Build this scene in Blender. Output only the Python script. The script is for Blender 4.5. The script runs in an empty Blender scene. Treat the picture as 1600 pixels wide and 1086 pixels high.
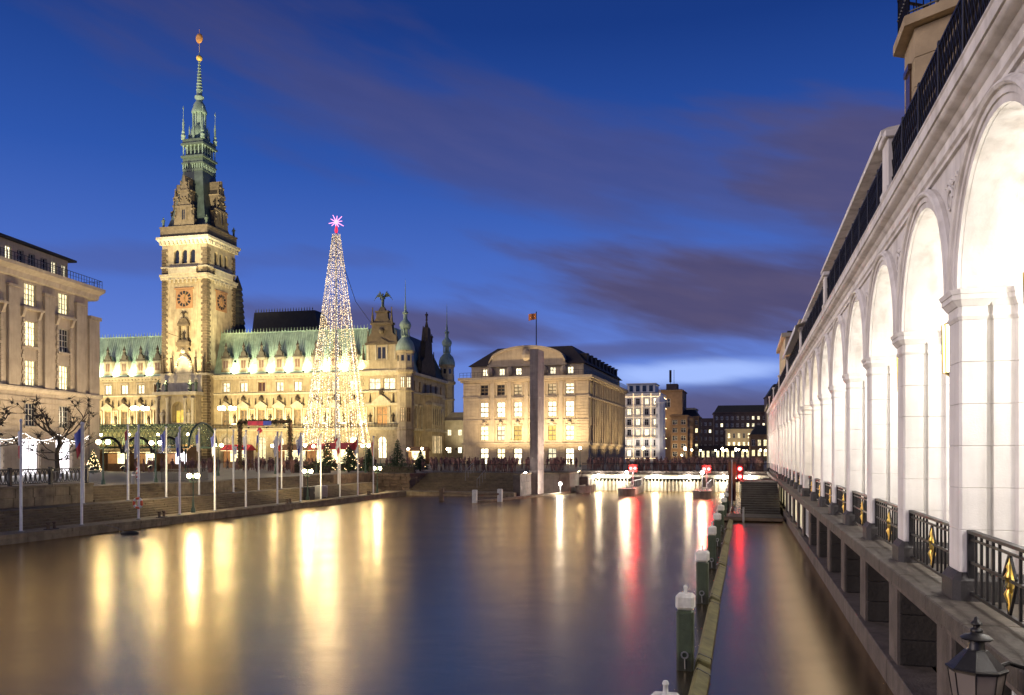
import bpy, math, random
from mathutils import Vector, Matrix
from math import sin, cos, pi, radians, atan2, sqrt

scene = bpy.context.scene
COL = scene.collection
rng = random.Random(11)

# ------------------------------------------------------------------ camera
cam_data = bpy.data.cameras.new('camera')
cam = bpy.data.objects.new('camera', cam_data)
COL.objects.link(cam)
cam.location = (0.0, 0.0, 4.7)
cam.rotation_euler = (radians(90), 0, 0)
cam_data.sensor_width = 36.0
cam_data.lens = 28.9
cam_data.shift_y = 0.1037
cam_data.clip_start = 0.1
cam_data.clip_end = 3000.0
scene.camera = cam

# ------------------------------------------------------------------ view and render settings
scene.view_settings.view_transform = 'Standard'
scene.view_settings.look = 'None'
scene.view_settings.exposure = 0.0
scene.view_settings.gamma = 1.0
scene.cycles.use_denoising = True
scene.cycles.max_bounces = 5
scene.cycles.diffuse_bounces = 2
scene.cycles.glossy_bounces = 2
scene.cycles.transmission_bounces = 4
scene.cycles.transparent_max_bounces = 8
scene.cycles.sample_clamp_indirect = 12.0
scene.cycles.sample_clamp_direct = 0.0
scene.cycles.use_adaptive_sampling = True
scene.cycles.adaptive_threshold = 0.02

# ------------------------------------------------------------------ world: dusk sky with streaky cloud
world = bpy.data.worlds.new('World')
scene.world = world
world.use_nodes = True
WT = world.node_tree
for n in list(WT.nodes): WT.nodes.remove(n)
def wn(t, **k):
    n = WT.nodes.new(t)
    for a, b in k.items(): setattr(n, a, b)
    return n
def wl(a, b): WT.links.new(a, b)
def wmath(op, a, b=None, c=None, clamp=False):
    n = wn('ShaderNodeMath', operation=op, use_clamp=clamp)
    for i, v in enumerate((a, b, c)):
        if v is None: continue
        if isinstance(v, (int, float)): n.inputs[i].default_value = v
        else: wl(v, n.inputs[i])
    return n.outputs[0]
wtc = wn('ShaderNodeTexCoord')
wsep = wn('ShaderNodeSeparateXYZ'); wl(wtc.outputs['Generated'], wsep.inputs[0])
dx_, dy_, dz_ = wsep.outputs
az = wmath('ARCTAN2', dx_, dy_)
el = wmath('ARCSINE', dz_)
ramp = wn('ShaderNodeValToRGB')
wl(dz_, ramp.inputs[0])
cr = ramp.color_ramp
cr.elements[0].position = 0.0; cr.elements[0].color = (0.085, 0.12, 0.36, 1)
cr.elements[1].position = 1.0; cr.elements[1].color = (0.005, 0.013, 0.07, 1)
for p, c in ((0.06, (0.150, 0.245, 0.64)), (0.13, (0.115, 0.205, 0.63)), (0.20, (0.070, 0.152, 0.54)), (0.32, (0.026, 0.088, 0.39)), (0.46, (0.009, 0.040, 0.215)), (0.65, (0.008, 0.025, 0.13))):
    e = cr.elements.new(p); e.color = (*c, 1)
sky = wn('ShaderNodeTexSky', sky_type='NISHITA')
sky.sun_disc = False; sky.sun_elevation = radians(-4.0); sky.sun_rotation = radians(300)
# cloud coordinates: sky plane, streaks run towards the far side of the canal
cmb = wn('ShaderNodeCombineXYZ')
wl(wmath('MULTIPLY', az, 3.2), cmb.inputs[0])
wl(wmath('MULTIPLY', wmath('ADD', el, wmath('MULTIPLY', az, 0.25)), 15.0), cmb.inputs[1])
nz = wn('ShaderNodeTexNoise'); nz.inputs['Scale'].default_value = 1.15; nz.inputs['Detail'].default_value = 5; nz.inputs['Roughness'].default_value = 0.5
wl(cmb.outputs[0], nz.inputs['Vector'])
nzf = nz.outputs[0]
nz2 = wn('ShaderNodeTexNoise'); nz2.inputs['Scale'].default_value = 3.1; nz2.inputs['Detail'].default_value = 4
wl(cmb.outputs[0], nz2.inputs['Vector'])
def bank(a0, e0, sa, se, tilt, amp, rough=0.9):
    a = wmath('SUBTRACT', az, radians(a0)); e = wmath('SUBTRACT', el, radians(e0))
    t = radians(tilt)
    p = wmath('ADD', wmath('MULTIPLY', a, cos(t)), wmath('MULTIPLY', e, sin(t)))
    q = wmath('SUBTRACT', wmath('MULTIPLY', e, cos(t)), wmath('MULTIPLY', a, sin(t)))
    d = wmath('SQRT', wmath('ADD', wmath('POWER', wmath('ABSOLUTE', wmath('DIVIDE', p, radians(sa))), 2.0),
                            wmath('POWER', wmath('ABSOLUTE', wmath('DIVIDE', q, radians(se))), 2.0)))
    d = wmath('ADD', d, wmath('MULTIPLY', wmath('SUBTRACT', nzf, 0.5), rough * 2.2))
    d = wmath('ADD', d, wmath('MULTIPLY', wmath('SUBTRACT', nz2.outputs[0], 0.5), rough * 0.7))
    m = wn('ShaderNodeMapRange', interpolation_type='SMOOTHSTEP')
    wl(d, m.inputs[0]); m.inputs[1].default_value = 1.15; m.inputs[2].default_value = 0.25
    m.inputs[3].default_value = 0.0; m.inputs[4].default_value = amp
    return m.outputs[0]
mask = None
for b in ((16, 10.6, 18, 4.4, -6, 0.97, 0.85), (25, 17.0, 16, 5.0, -12, 0.85, 0.9), (2, 20, 36, 4.8, -14, 0.52, 0.8), (-6, 8.8, 15, 1.7, -3, 0.85, 0.7),
          (14, 3.2, 14, 1.9, 0, 0.85, 0.5), (5, 7.1, 14, 0.8, 2, 0.6, 0.8), (30, 10.0, 18, 4, 0, 0.6, 0.8), (-26, 12, 20, 1.2, 4, 0.3, 0.9), (60, 14, 26, 5, 0, 0.6, 0.9), (-75, 15, 28, 5, 0, 0.6, 0.9), (170, 14, 50, 6, 0, 0.6, 0.9)):
    m = bank(*b)
    mask = m if mask is None else wmath('MAXIMUM', mask, m)
cloud = wn('ShaderNodeMixRGB', blend_type='MIX')
cmix = wn('ShaderNodeMixRGB', blend_type='MIX'); wl(nz2.outputs[0], cmix.inputs[0])
cmix.inputs[1].default_value = (0.055, 0.055, 0.150, 1); cmix.inputs[2].default_value = (0.110, 0.088, 0.165, 1)
wl(mask, cloud.inputs[0]); wl(ramp.outputs[0], cloud.inputs[1]); wl(cmix.outputs[0], cloud.inputs[2])
# bright gap low over the street
gap = bank(13, 5.5, 9, 0.95, 2, 0.95, 0.7)
gmix = wn('ShaderNodeMixRGB', blend_type='MIX'); wl(gap, gmix.inputs[0]); wl(cloud.outputs[0], gmix.inputs[1]); gmix.inputs[2].default_value = (0.36, 0.50, 0.95, 1)
addn = wn('ShaderNodeMixRGB', blend_type='ADD'); addn.inputs[0].default_value = 0.01
wl(gmix.outputs[0], addn.inputs[1]); wl(sky.outputs[0], addn.inputs[2])
bg = wn('ShaderNodeBackground'); bg.inputs[1].default_value = 1.07
wl(addn.outputs[0], bg.inputs[0])
wo = wn('ShaderNodeOutputWorld'); wl(bg.outputs[0], wo.inputs[0])

# ------------------------------------------------------------------ fill added for the arcade front in place of street lamps: one wide sun
fill_sun_d = bpy.data.lights.new('sun', 'SUN'); fill_sun_d.energy = 2.0; fill_sun_d.angle = radians(35); fill_sun_d.color = (1.0, 0.86, 0.78)
sun = bpy.data.objects.new('sun', fill_sun_d); COL.objects.link(sun)
sun.rotation_euler = Vector((0.93, 0.16, -0.34)).to_track_quat('-Z', 'Y').to_euler()

# ------------------------------------------------------------------ helpers: meshes
class MB:
    def __init__(self): self.v = []; self.f = []
    def add(self, vs, fs):
        o = len(self.v); self.v += [tuple(p) for p in vs]; self.f += [tuple(i + o for i in f) for f in fs]
        return self
    def box(self, x0, x1, y0, y1, z0, z1):
        return self.add([(x0,y0,z0),(x1,y0,z0),(x1,y1,z0),(x0,y1,z0),(x0,y0,z1),(x1,y0,z1),(x1,y1,z1),(x0,y1,z1)],
                        [(3,2,1,0),(4,5,6,7),(0,1,5,4),(1,2,6,5),(2,3,7,6),(3,0,4,7)])
    def cbox(self, x0, x1, y0, y1, z0, z1, c=0.02):
        # box with chamfered edges
        vs = []; 
        for z, e in ((z0, c), (z0 + c, 0), (z1 - c, 0), (z1, c)):
            vs += [(x0+c, y0+e, z), (x1-c, y0+e, z), (x1-e, y0+c, z), (x1-e, y1-c, z), (x1-c, y1-e, z), (x0+c, y1-e, z), (x0+e, y1-c, z), (x0+e, y0+c, z)]
        return self.rings(vs, 8)
    def rings(self, vs, n, cap=True):
        m = len(vs) // n; fs = []
        for k in range(m - 1):
            for i in range(n):
                j = (i + 1) % n
                fs.append((k*n+i, k*n+j, (k+1)*n+j, (k+1)*n+i))
        if cap:
            fs.append(tuple(range(n - 1, -1, -1))); fs.append(tuple((m-1)*n + i for i in range(n)))
        return self.add(vs, fs)
    def prism(self, poly, z0, z1):
        return self.rings([(x, y, z0) for x, y in poly] + [(x, y, z1) for x, y in poly], len(poly))
    def prism_y(self, poly, y0, y1):      # polygon in x,z pushed along y
        return self.rings([(x, y0, z) for x, z in poly] + [(x, y1, z) for x, z in poly], len(poly))
    def prism_x(self, poly, x0, x1):      # polygon in y,z pushed along x
        return self.rings([(x0, y, z) for y, z in poly] + [(x1, y, z) for y, z in poly], len(poly))
    def frustum(self, cx, cy, w0, d0, z0, w1, d1, z1):
        a = [(cx-w0/2,cy-d0/2,z0),(cx+w0/2,cy-d0/2,z0),(cx+w0/2,cy+d0/2,z0),(cx-w0/2,cy+d0/2,z0)]
        b = [(cx-w1/2,cy-d1/2,z1),(cx+w1/2,cy-d1/2,z1),(cx+w1/2,cy+d1/2,z1),(cx-w1/2,cy+d1/2,z1)]
        return self.rings(a + b, 4)
    def lathe(self, prof, n=12, cx=0, cy=0, cz=0, ph=0.0):
        vs = []
        for r, z in prof:
            vs += [(cx + r*cos(2*pi*i/n + ph), cy + r*sin(2*pi*i/n + ph), cz + z) for i in range(n)]
        return self.rings(vs, n)
    def tube(self, pts, r, n=6, cap=True):
        pts = [Vector(p) for p in pts]; m = len(pts)
        rs = r if isinstance(r, (list, tuple)) else [r] * m
        vs = []; up = None
        for i, p in enumerate(pts):
            t = (pts[min(i+1, m-1)] - pts[max(i-1, 0)])
            if t.length < 1e-9: t = Vector((0,0,1))
            t.normalize()
            if up is None or abs(t.dot(up)) > 0.98:
                up = Vector((0,0,1)) if abs(t.z) < 0.9 else Vector((1,0,0))
            a = t.cross(up).normalized(); b = a.cross(t).normalized(); up = b
            vs += [tuple(p + a*(rs[i]*cos(2*pi*k/n)) + b*(rs[i]*sin(2*pi*k/n))) for k in range(n)]
        return self.rings(vs, n, cap)
    def bar(self, p, q, w, h=None):       # square bar between two points
        h = h or w
        p = Vector(p); q = Vector(q); t = (q - p).normalized()
        up = Vector((0,0,1)) if abs(t.z) < 0.95 else Vector((0,1,0))
        a = t.cross(up).normalized() * (w/2); b = a.cross(t).normalized() * (h/2)
        vs = [p-a-b, p+a-b, p+a+b, p-a+b, q-a-b, q+a-b, q+a+b, q-a+b]
        return self.rings(vs, 4)
    def ball(self, c, r, n=8, m=5, sz=1.0):
        vs = []
        for k in range(1, m):
            t = pi * k / m
            vs += [(c[0] + r*sin(t)*cos(2*pi*i/n), c[1] + r*sin(t)*sin(2*pi*i/n), c[2] - sz*r*cos(t)) for i in range(n)]
        return self.rings(vs, n)
    def octa(self, c, r):
        x, y, z = c
        return self.add([(x+r,y,z),(x-r,y,z),(x,y+r,z),(x,y-r,z),(x,y,z+r),(x,y,z-r)],
                        [(0,2,4),(2,1,4),(1,3,4),(3,0,4),(2,0,5),(1,2,5),(3,1,5),(0,3,5)])
    def quad(self, a, b, c, d): return self.add([a, b, c, d], [(0,1,2,3)])
    def wall(self, x0, x1, z0, z1, y, ops, depth=0.3):
        xs = sorted({x0, x1, *[o[0] for o in ops], *[o[1] for o in ops]}); zs = sorted({z0, z1, *[o[2] for o in ops], *[o[3] for o in ops]})
        xs = [x for x in xs if x0 <= x <= x1]; zs = [z for z in zs if z0 <= z <= z1]
        idx = {}
        def vi(x, z):
            if (x, z) not in idx: idx[(x, z)] = len(self.v); self.v.append((x, y, z))
            return idx[(x, z)]
        for i in range(len(xs)-1):
            for k in range(len(zs)-1):
                mx = (xs[i]+xs[i+1])/2; mz = (zs[k]+zs[k+1])/2
                if any(o[0] < mx < o[1] and o[2] < mz < o[3] for o in ops): continue
                self.f.append((vi(xs[i],zs[k]), vi(xs[i+1],zs[k]), vi(xs[i+1],zs[k+1]), vi(xs[i],zs[k+1])))
        for a, b, c, d in ops:
            self.quad((a,y,c),(a,y+depth,c),(a,y+depth,d),(a,y,d)); self.quad((b,y,c),(b,y,d),(b,y+depth,d),(b,y+depth,c))
            self.quad((a,y,c),(b,y,c),(b,y+depth,c),(a,y+depth,c)); self.quad((a,y,d),(a,y+depth,d),(b,y+depth,d),(b,y,d))
        return self
    def arch_fill(self, x0, x1, ztop, y0, y1, n=8):   # fills the corners above a round arch inside a square opening
        r = (x1 - x0)/2; cx = (x0 + x1)/2; zs = ztop - r
        for s in (-1, 1):
            arc = [(cx + s*r*cos(pi/2*i/n), zs + r*sin(pi/2*i/n)) for i in range(n+1)]
            for i in range(n):
                (xa, za), (xb, zb) = arc[i], arc[i+1]
                self.quad((xa,y0,za),(xb,y0,zb),(xb,y0,ztop),(xa,y0,ztop)); self.quad((xa,y0,za),(xa,y1,za),(xb,y1,zb),(xb,y0,zb))
        return self
    def xf(self, M):
        self.v = [tuple(M @ Vector(p)) for p in self.v]; return self
    def shift(self, x, y, z):
        self.v = [(a+x, b+y, c+z) for a, b, c in self.v]; return self
    def join(self, o): return self.add(o.v, o.f)
    def mesh(self, name, mat, smooth=None):
        me = bpy.data.meshes.new(name); me.from_pydata(self.v, [], self.f)
        if isinstance(mat, str): mat = MATS[mat]
        me.materials.append(mat)
        if smooth is not None:
            me.shade_smooth(); me.set_sharp_from_angle(angle=radians(smooth))
        me.update(); return me

def obj(name, mb, mat=None, parent=None, loc=(0,0,0), rot=0.0, smooth=None, kind=None, label=None, scale=None):
    me = mb if isinstance(mb, bpy.types.Mesh) else mb.mesh(name, mat, smooth)
    o = bpy.data.objects.new(name, me); COL.objects.link(o)
    o.location = loc
    o.rotation_euler = rot if isinstance(rot, (tuple, list)) else (0, 0, rot)
    if scale: o.scale = scale
    if parent: o.parent = parent
    if kind: o['kind'] = kind
    if label: o['label'] = label
    return o
def thing(name, label, cat, loc=(0,0,0), rot=0.0, group=None):
    o = bpy.data.objects.new(name, None); COL.objects.link(o); o.empty_display_size = 0.3
    o.location = loc; o.rotation_euler = (0, 0, rot)
    o['label'] = label; o['category'] = cat
    if group: o['group'] = group
    return o
def tag(o, label, cat, group=None):
    o['label'] = label; o['category'] = cat
    if group: o['group'] = group
    return o
def copy_tree(o, parent=None):
    c = o.copy(); COL.objects.link(c); c.parent = parent
    for ch in o.children: copy_tree(ch, c)
    return c
def point_light(parent, loc, power, color, radius=0.12, name='bulb_light'):
    d = bpy.data.lights.new(name, 'POINT'); d.energy = power; d.color = color; d.shadow_soft_size = radius
    o = bpy.data.objects.new(name, d); COL.objects.link(o); o.location = loc; o.parent = parent
    return o
def spot_light(parent, loc, target, power, color, size=60, blend=0.6, radius=0.15, name='beam_light'):
    d = bpy.data.lights.new(name, 'SPOT'); d.energy = power; d.color = color; d.spot_size = radians(size); d.spot_blend = blend; d.shadow_soft_size = radius
    o = bpy.data.objects.new(name, d); COL.objects.link(o); o.location = loc; o.parent = parent
    o.rotation_euler = (Vector(target) - Vector(loc)).to_track_quat('-Z', 'Y').to_euler()
    return o

# ------------------------------------------------------------------ materials
MATS = {}
def mk(name):
    m = bpy.data.materials.new(name); m.use_nodes = True; MATS[name] = m
    nt = m.node_tree; b = nt.nodes['Principled BSDF']
    return m, nt, b
def mat(name, col, rough=0.75, var=0.25, scale=2.0, bump=0.15, metal=0.0, col2=None, streak=0.0, bscale=None, spec=0.4):
    m, nt, b = mk(name)
    N = nt.nodes; L = nt.links
    g = N.new('ShaderNodeNewGeometry')
    n1 = N.new('ShaderNodeTexNoise'); n1.inputs['Scale'].default_value = scale; n1.inputs['Detail'].default_value = 6; n1.inputs['Roughness'].default_value = 0.62
    L.new(g.outputs['Position'], n1.inputs['Vector'])
    rm = N.new('ShaderNodeMapRange'); rm.inputs[1].default_value = 0.3; rm.inputs[2].default_value = 0.7; L.new(n1.outputs[0], rm.inputs[0])
    mx = N.new('ShaderNodeMixRGB'); L.new(rm.outputs[0], mx.inputs[0])
    c2 = col2 or tuple(c * (1 - var) for c in col)
    mx.inputs[1].default_value = (*c2, 1); mx.inputs[2].default_value = (*[min(1, c * (1 + var * 0.35)) for c in col], 1)
    out = mx.outputs[0]
    if streak > 0:
        mp = N.new('ShaderNodeMapping'); mp.inputs['Scale'].default_value = (2.6, 2.6, 0.22); L.new(g.outputs['Position'], mp.inputs[0])
        n2 = N.new('ShaderNodeTexNoise'); n2.inputs['Scale'].default_value = 1.2; n2.inputs['Detail'].default_value = 5; L.new(mp.outputs[0], n2.inputs['Vector'])
        r2 = N.new('ShaderNodeMapRange'); r2.inputs[1].default_value = 0.45; r2.inputs[2].default_value = 0.75; r2.inputs[3].default_value = 0; r2.inputs[4].default_value = streak
        L.new(n2.outputs[0], r2.inputs[0])
        m2 = N.new('ShaderNodeMixRGB'); m2.blend_type = 'MULTIPLY'; L.new(r2.outputs[0], m2.inputs[0]); L.new(out, m2.inputs[1]); m2.inputs[2].default_value = (0.42, 0.38, 0.33, 1)
        out = m2.outputs[0]
    L.new(out, b.inputs['Base Color'])
    b.inputs['Roughness'].default_value = rough; b.inputs['Metallic'].default_value = metal; b.inputs['Specular IOR Level'].default_value = spec
    if bump > 0:
        n3 = N.new('ShaderNodeTexNoise'); n3.inputs['Scale'].default_value = bscale or scale * 9; n3.inputs['Detail'].default_value = 4; L.new(g.outputs['Position'], n3.inputs['Vector'])
        bp = N.new('ShaderNodeBump'); bp.inputs['Strength'].default_value = bump; bp.inputs['Distance'].default_value = 0.05
        L.new(n3.outputs[0], bp.inputs['Height']); L.new(bp.outputs[0], b.inputs['Normal'])
    return m
def glow(name, col, strength, sampling='NONE', var=0.0, base=(0.04, 0.04, 0.04), scale=1.3):
    m, nt, b = mk(name); N = nt.nodes; L = nt.links
    b.inputs['Base Color'].default_value = (*base, 1); b.inputs['Roughness'].default_value = 0.3
    b.inputs['Emission Color'].default_value = (*col, 1); b.inputs['Emission Strength'].default_value = strength
    if var > 0:
        oi = N.new('ShaderNodeObjectInfo'); g = N.new('ShaderNodeNewGeometry')
        n1 = N.new('ShaderNodeTexNoise'); n1.inputs['Scale'].default_value = scale; n1.inputs['Detail'].default_value = 5; n1.inputs['Roughness'].default_value = 0.7; L.new(g.outputs['Position'], n1.inputs['Vector'])
        r1 = N.new('ShaderNodeMapRange'); r1.inputs[1].default_value = 0.3; r1.inputs[2].default_value = 0.7; r1.inputs[3].default_value = strength * (1 - var); r1.inputs[4].default_value = strength * (1 + var); L.new(n1.outputs[0], r1.inputs[0])
        r2 = N.new('ShaderNodeMapRange'); r2.inputs[3].default_value = 1 - var * 0.7; r2.inputs[4].default_value = 1 + var * 0.5; L.new(oi.outputs['Random'], r2.inputs[0])
        mu = N.new('ShaderNodeMath'); mu.operation = 'MULTIPLY'; L.new(r1.outputs[0], mu.inputs[0]); L.new(r2.outputs[0], mu.inputs[1])
        L.new(mu.outputs[0], b.inputs['Emission Strength'])
    m.cycles.emission_sampling = sampling
    return m
def glass_dark(name, col=(0.02, 0.022, 0.03), rough=0.08):
    m, nt, b = mk(name); b.inputs['Base Color'].default_value = (*col, 1); b.inputs['Roughness'].default_value = rough; b.inputs['Specular IOR Level'].default_value = 0.7
    return m
def glass_clear(name, tint=(0.8, 0.9, 0.8), mixf=0.72, rough=0.05):
    m, nt, b = mk(name); N = nt.nodes; L = nt.links
    b.inputs['Base Color'].default_value = (tint[0]*0.25, tint[1]*0.25, tint[2]*0.25, 1); b.inputs['Roughness'].default_value = rough
    tr = N.new('ShaderNodeBsdfTransparent'); tr.inputs[0].default_value = (*tint, 1)
    mx = N.new('ShaderNodeMixShader'); mx.inputs[0].default_value = mixf
    L.new(b.outputs[0], mx.inputs[1]); L.new(tr.outputs[0], mx.inputs[2]); L.new(mx.outputs[0], N['Material Output'].inputs[0])
    return m

# arcade
mat('plaster_white', (0.78, 0.73, 0.68), 0.7, 0.16, 1.2, 0.12, streak=0.55, bscale=30)
mat('plaster_vault', (0.82, 0.81, 0.78), 0.8, 0.05, 1.5, 0.06, streak=0.08)
mat('pier_stone', (0.74, 0.70, 0.66), 0.65, 0.14, 1.6, 0.10, streak=0.35, bscale=40)
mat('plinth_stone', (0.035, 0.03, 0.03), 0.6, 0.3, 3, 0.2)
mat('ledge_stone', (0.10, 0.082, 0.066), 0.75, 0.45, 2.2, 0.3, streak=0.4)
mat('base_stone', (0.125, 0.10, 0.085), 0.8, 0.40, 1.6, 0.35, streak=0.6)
mat('base_dark', (0.042, 0.035, 0.03), 0.85, 0.4, 1.6, 0.35, streak=0.6)
mat('iron', (0.018, 0.016, 0.018), 0.45, 0.3, 5, 0.05, metal=0.4)
mat('vane', (0.55, 0.24, 0.06), 0.6, 0.15, 3, 0.0)
mat('gilt', (0.80, 0.52, 0.10), 0.45, 0.1, 3, 0.0, metal=0.2)
mat('gold', (0.75, 0.52, 0.12), 0.3, 0.15, 8, 0.1, metal=1.0)
mat('white_frame', (0.62, 0.60, 0.57), 0.5, 0.15, 4, 0.03)
mat('beige_stone', (0.40, 0.30, 0.18), 0.8, 0.25, 1.5, 0.2, streak=0.25)
mat('lantern_metal', (0.035, 0.032, 0.032), 0.4, 0.4, 6, 0.08, metal=0.5)
mat('cream_render', (0.50, 0.42, 0.28), 0.8, 0.2, 1.0, 0.1, streak=0.2)
# town hall
mat('hall_stone', (0.45, 0.36, 0.225), 0.85, 0.38, 0.55, 0.45, streak=0.6, bscale=3.0)
mat('hall_trim', (0.50, 0.43, 0.31), 0.8, 0.3, 0.9, 0.3, streak=0.4, bscale=4.0)
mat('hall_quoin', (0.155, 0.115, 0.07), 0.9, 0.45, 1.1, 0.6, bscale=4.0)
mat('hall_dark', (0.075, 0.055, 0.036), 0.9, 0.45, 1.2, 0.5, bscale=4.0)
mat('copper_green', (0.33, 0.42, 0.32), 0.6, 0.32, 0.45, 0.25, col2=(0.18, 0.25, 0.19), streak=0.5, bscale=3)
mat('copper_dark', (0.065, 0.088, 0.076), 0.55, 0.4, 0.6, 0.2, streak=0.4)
mat('bronze_green', (0.095, 0.125, 0.085), 0.5, 0.4, 2, 0.2)
mat('roof_dark', (0.022, 0.022, 0.024), 0.7, 0.3, 1, 0.1)
mat('clock_face', (0.33, 0.175, 0.075), 0.6, 0.1, 2, 0.0)
mat('black_paint', (0.012, 0.011, 0.011), 0.6, 0.2, 4, 0.0)
mat('wood_frame', (0.30, 0.20, 0.10), 0.6, 0.2, 3, 0.0)
# other buildings
mat('office_stone', (0.40, 0.325, 0.235), 0.85, 0.22, 0.8, 0.25, streak=0.35, bscale=5)
mat('office_trim', (0.44, 0.36, 0.26), 0.8, 0.2, 0.9, 0.2, streak=0.35)
mat('forum_stone', (0.40, 0.305, 0.195), 0.85, 0.24, 0.7, 0.25, streak=0.35, bscale=5)
mat('forum_trim', (0.36, 0.28, 0.19), 0.85, 0.24, 0.9, 0.2, streak=0.3)
mat('roof_brown', (0.045, 0.033, 0.026), 0.7, 0.35, 1.2, 0.3, streak=0.4)
mat('white_house', (0.70, 0.66, 0.60), 0.8, 0.12, 1.0, 0.1)
mat('brown_brick', (0.20, 0.12, 0.065), 0.85, 0.25, 0.8, 0.2)
mat('dark_brick', (0.06, 0.042, 0.045), 0.9, 0.3, 0.6, 0.2)
mat('grey_concrete', (0.22, 0.20, 0.19), 0.85, 0.25, 0.8, 0.2)
# ground
mat('step_stone', (0.145, 0.108, 0.066), 0.85, 0.45, 1.1, 0.4, streak=0.3)
mat('quay_stone', (0.235, 0.185, 0.12), 0.85, 0.5, 1.3, 0.4, streak=0.5)
mat('paving', (0.17, 0.15, 0.13), 0.7, 0.4, 0.9, 0.3)
mat('rough_rock', (0.16, 0.11, 0.075), 0.9, 0.5, 1.4, 0.8, bscale=3)
mat('asphalt', (0.05, 0.05, 0.052), 0.8, 0.2, 1.5, 0.2)
# objects
mat('white_paint', (0.74, 0.72, 0.68), 0.45, 0.12, 3, 0.0)
mat('pile_green', (0.045, 0.062, 0.035), 0.6, 0.4, 3, 0.25, streak=0.4)
mat('pile_cap', (0.62, 0.60, 0.55), 0.5, 0.25, 5, 0.1, streak=0.5)
mat('boom_wood', (0.16, 0.14, 0.05), 0.7, 0.5, 2.5, 0.4, streak=0.3)
mat('bark', (0.055, 0.042, 0.032), 0.9, 0.4, 4, 0.6)
mat('grey_metal', (0.22, 0.22, 0.23), 0.45, 0.2, 3, 0.05, metal=0.5)
mat('lamp_green', (0.05, 0.085, 0.06), 0.4, 0.2, 4, 0.03, metal=0.3)
mat('stele_stone', (0.235, 0.195, 0.175), 0.8, 0.3, 1.2, 0.25, streak=0.6)
mat('stele_dark', (0.12, 0.085, 0.08), 0.8, 0.3, 1.2, 0.25, streak=0.5)
mat('fir_green', (0.025, 0.055, 0.022), 0.8, 0.4, 4, 0.0)
mat('hedge_green', (0.03, 0.05, 0.02), 0.85, 0.4, 4, 0.0)
mat('buoy_red', (0.70, 0.10, 0.03), 0.5, 0.1, 4, 0.0)
mat('red_cloth', (0.50, 0.05, 0.05), 0.8, 0.2, 3, 0.1)
mat('blue_cloth', (0.14, 0.16, 0.46), 0.8, 0.2, 3, 0.1)
mat('banner_cloth', (0.16, 0.07, 0.035), 0.8, 0.2, 3, 0.1)
mat('white_cloth', (0.72, 0.70, 0.70), 0.8, 0.1, 3, 0.1)
mat('orange_cloth', (0.62, 0.20, 0.05), 0.8, 0.2, 3, 0.1)
mat('yellow_cloth', (0.7, 0.5, 0.08), 0.8, 0.2, 3, 0.1)
mat('coat_dark', (0.26, 0.13, 0.10), 0.9, 0.5, 1.1, 0.0, col2=(0.012, 0.012, 0.022))
mat('wood_stall', (0.20, 0.11, 0.05), 0.8, 0.3, 3, 0.2)
mat('jetty_wood', (0.13, 0.09, 0.06), 0.8, 0.4, 2, 0.3)
mat('gate_pale', (0.55, 0.50, 0.38), 0.7, 0.3, 2, 0.15, streak=0.5)
# glass and light
glass_dark('glass_night', (0.018, 0.02, 0.028))
glass_dark('glass_brown', (0.07, 0.035, 0.02), 0.15)
glass_clear('vault_glass', (0.80, 0.88, 0.76), 0.80)
glass_clear('lantern_glass', (0.95, 0.80, 0.70), 0.30, 0.45)
glow('lit_warm', (1.0, 0.86, 0.46), 2.2, var=0.75, scale=1.5)
glow('lit_pale', (1.0, 0.89, 0.58), 2.0, var=0.7, scale=1.5)
glow('lit_yellow', (1.0, 0.66, 0.10), 1.0, var=0.4)
glow('lit_orange', (1.0, 0.42, 0.08), 0.8, var=0.5)
glow('lit_bright', (1.0, 0.90, 0.60), 3.2, var=0.5, scale=1.5)
glow('lit_dim', (1.0, 0.72, 0.36), 0.55, var=0.7)
glow('lit_white', (1.0, 0.93, 0.98), 3.6, var=0.3)
glow('lit_hall', (1.0, 0.56, 0.16), 0.33, var=0.9)
glow('lamp_globe', (1.0, 0.80, 0.44), 60.0)
glow('lamp_white', (1.0, 0.94, 0.85), 110.0)
glow('flood_lens', (1.0, 0.86, 0.52), 6.0)
glow('bulb_warm', (1.0, 0.70, 0.34), 5.5)
glow('bulb_white', (1.0, 0.93, 0.86), 4.5)
glow('star_pink', (1.0, 0.36, 0.72), 2.2)
glow('star_red', (1.0, 0.03, 0.08), 1.3)
glow('signal_red', (1.0, 0.02, 0.02), 60.0)
glow('sign_red', (1.0, 0.05, 0.08), 0.4, var=0.5)
glow('sign_blue', (0.15, 0.2, 0.9), 0.3, var=0.4)
glow('lantern_lit', (1.0, 0.86, 0.58), 5.0)
glow('strip_light', (1.0, 0.93, 0.78), 12.0)

# ------------------------------------------------------------------ canal frame: x across (arcade side positive), y along the water
ALPHA = radians(15.73)
CA, SA = cos(ALPHA), sin(ALPHA)
def K(x, y, z=0.0): return Vector((x*CA + y*SA, -x*SA + y*CA, z))
KR = -ALPHA
Z_SQ = 2.4          # market square level; water is 0
# ================================================================== SETTING
def setting(name, loc=(0,0,0), rot=0.0):
    o = bpy.data.objects.new(name, None); COL.objects.link(o); o.location = loc; o.rotation_euler = (0,0,rot); o['kind'] = 'structure'
    return o
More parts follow.
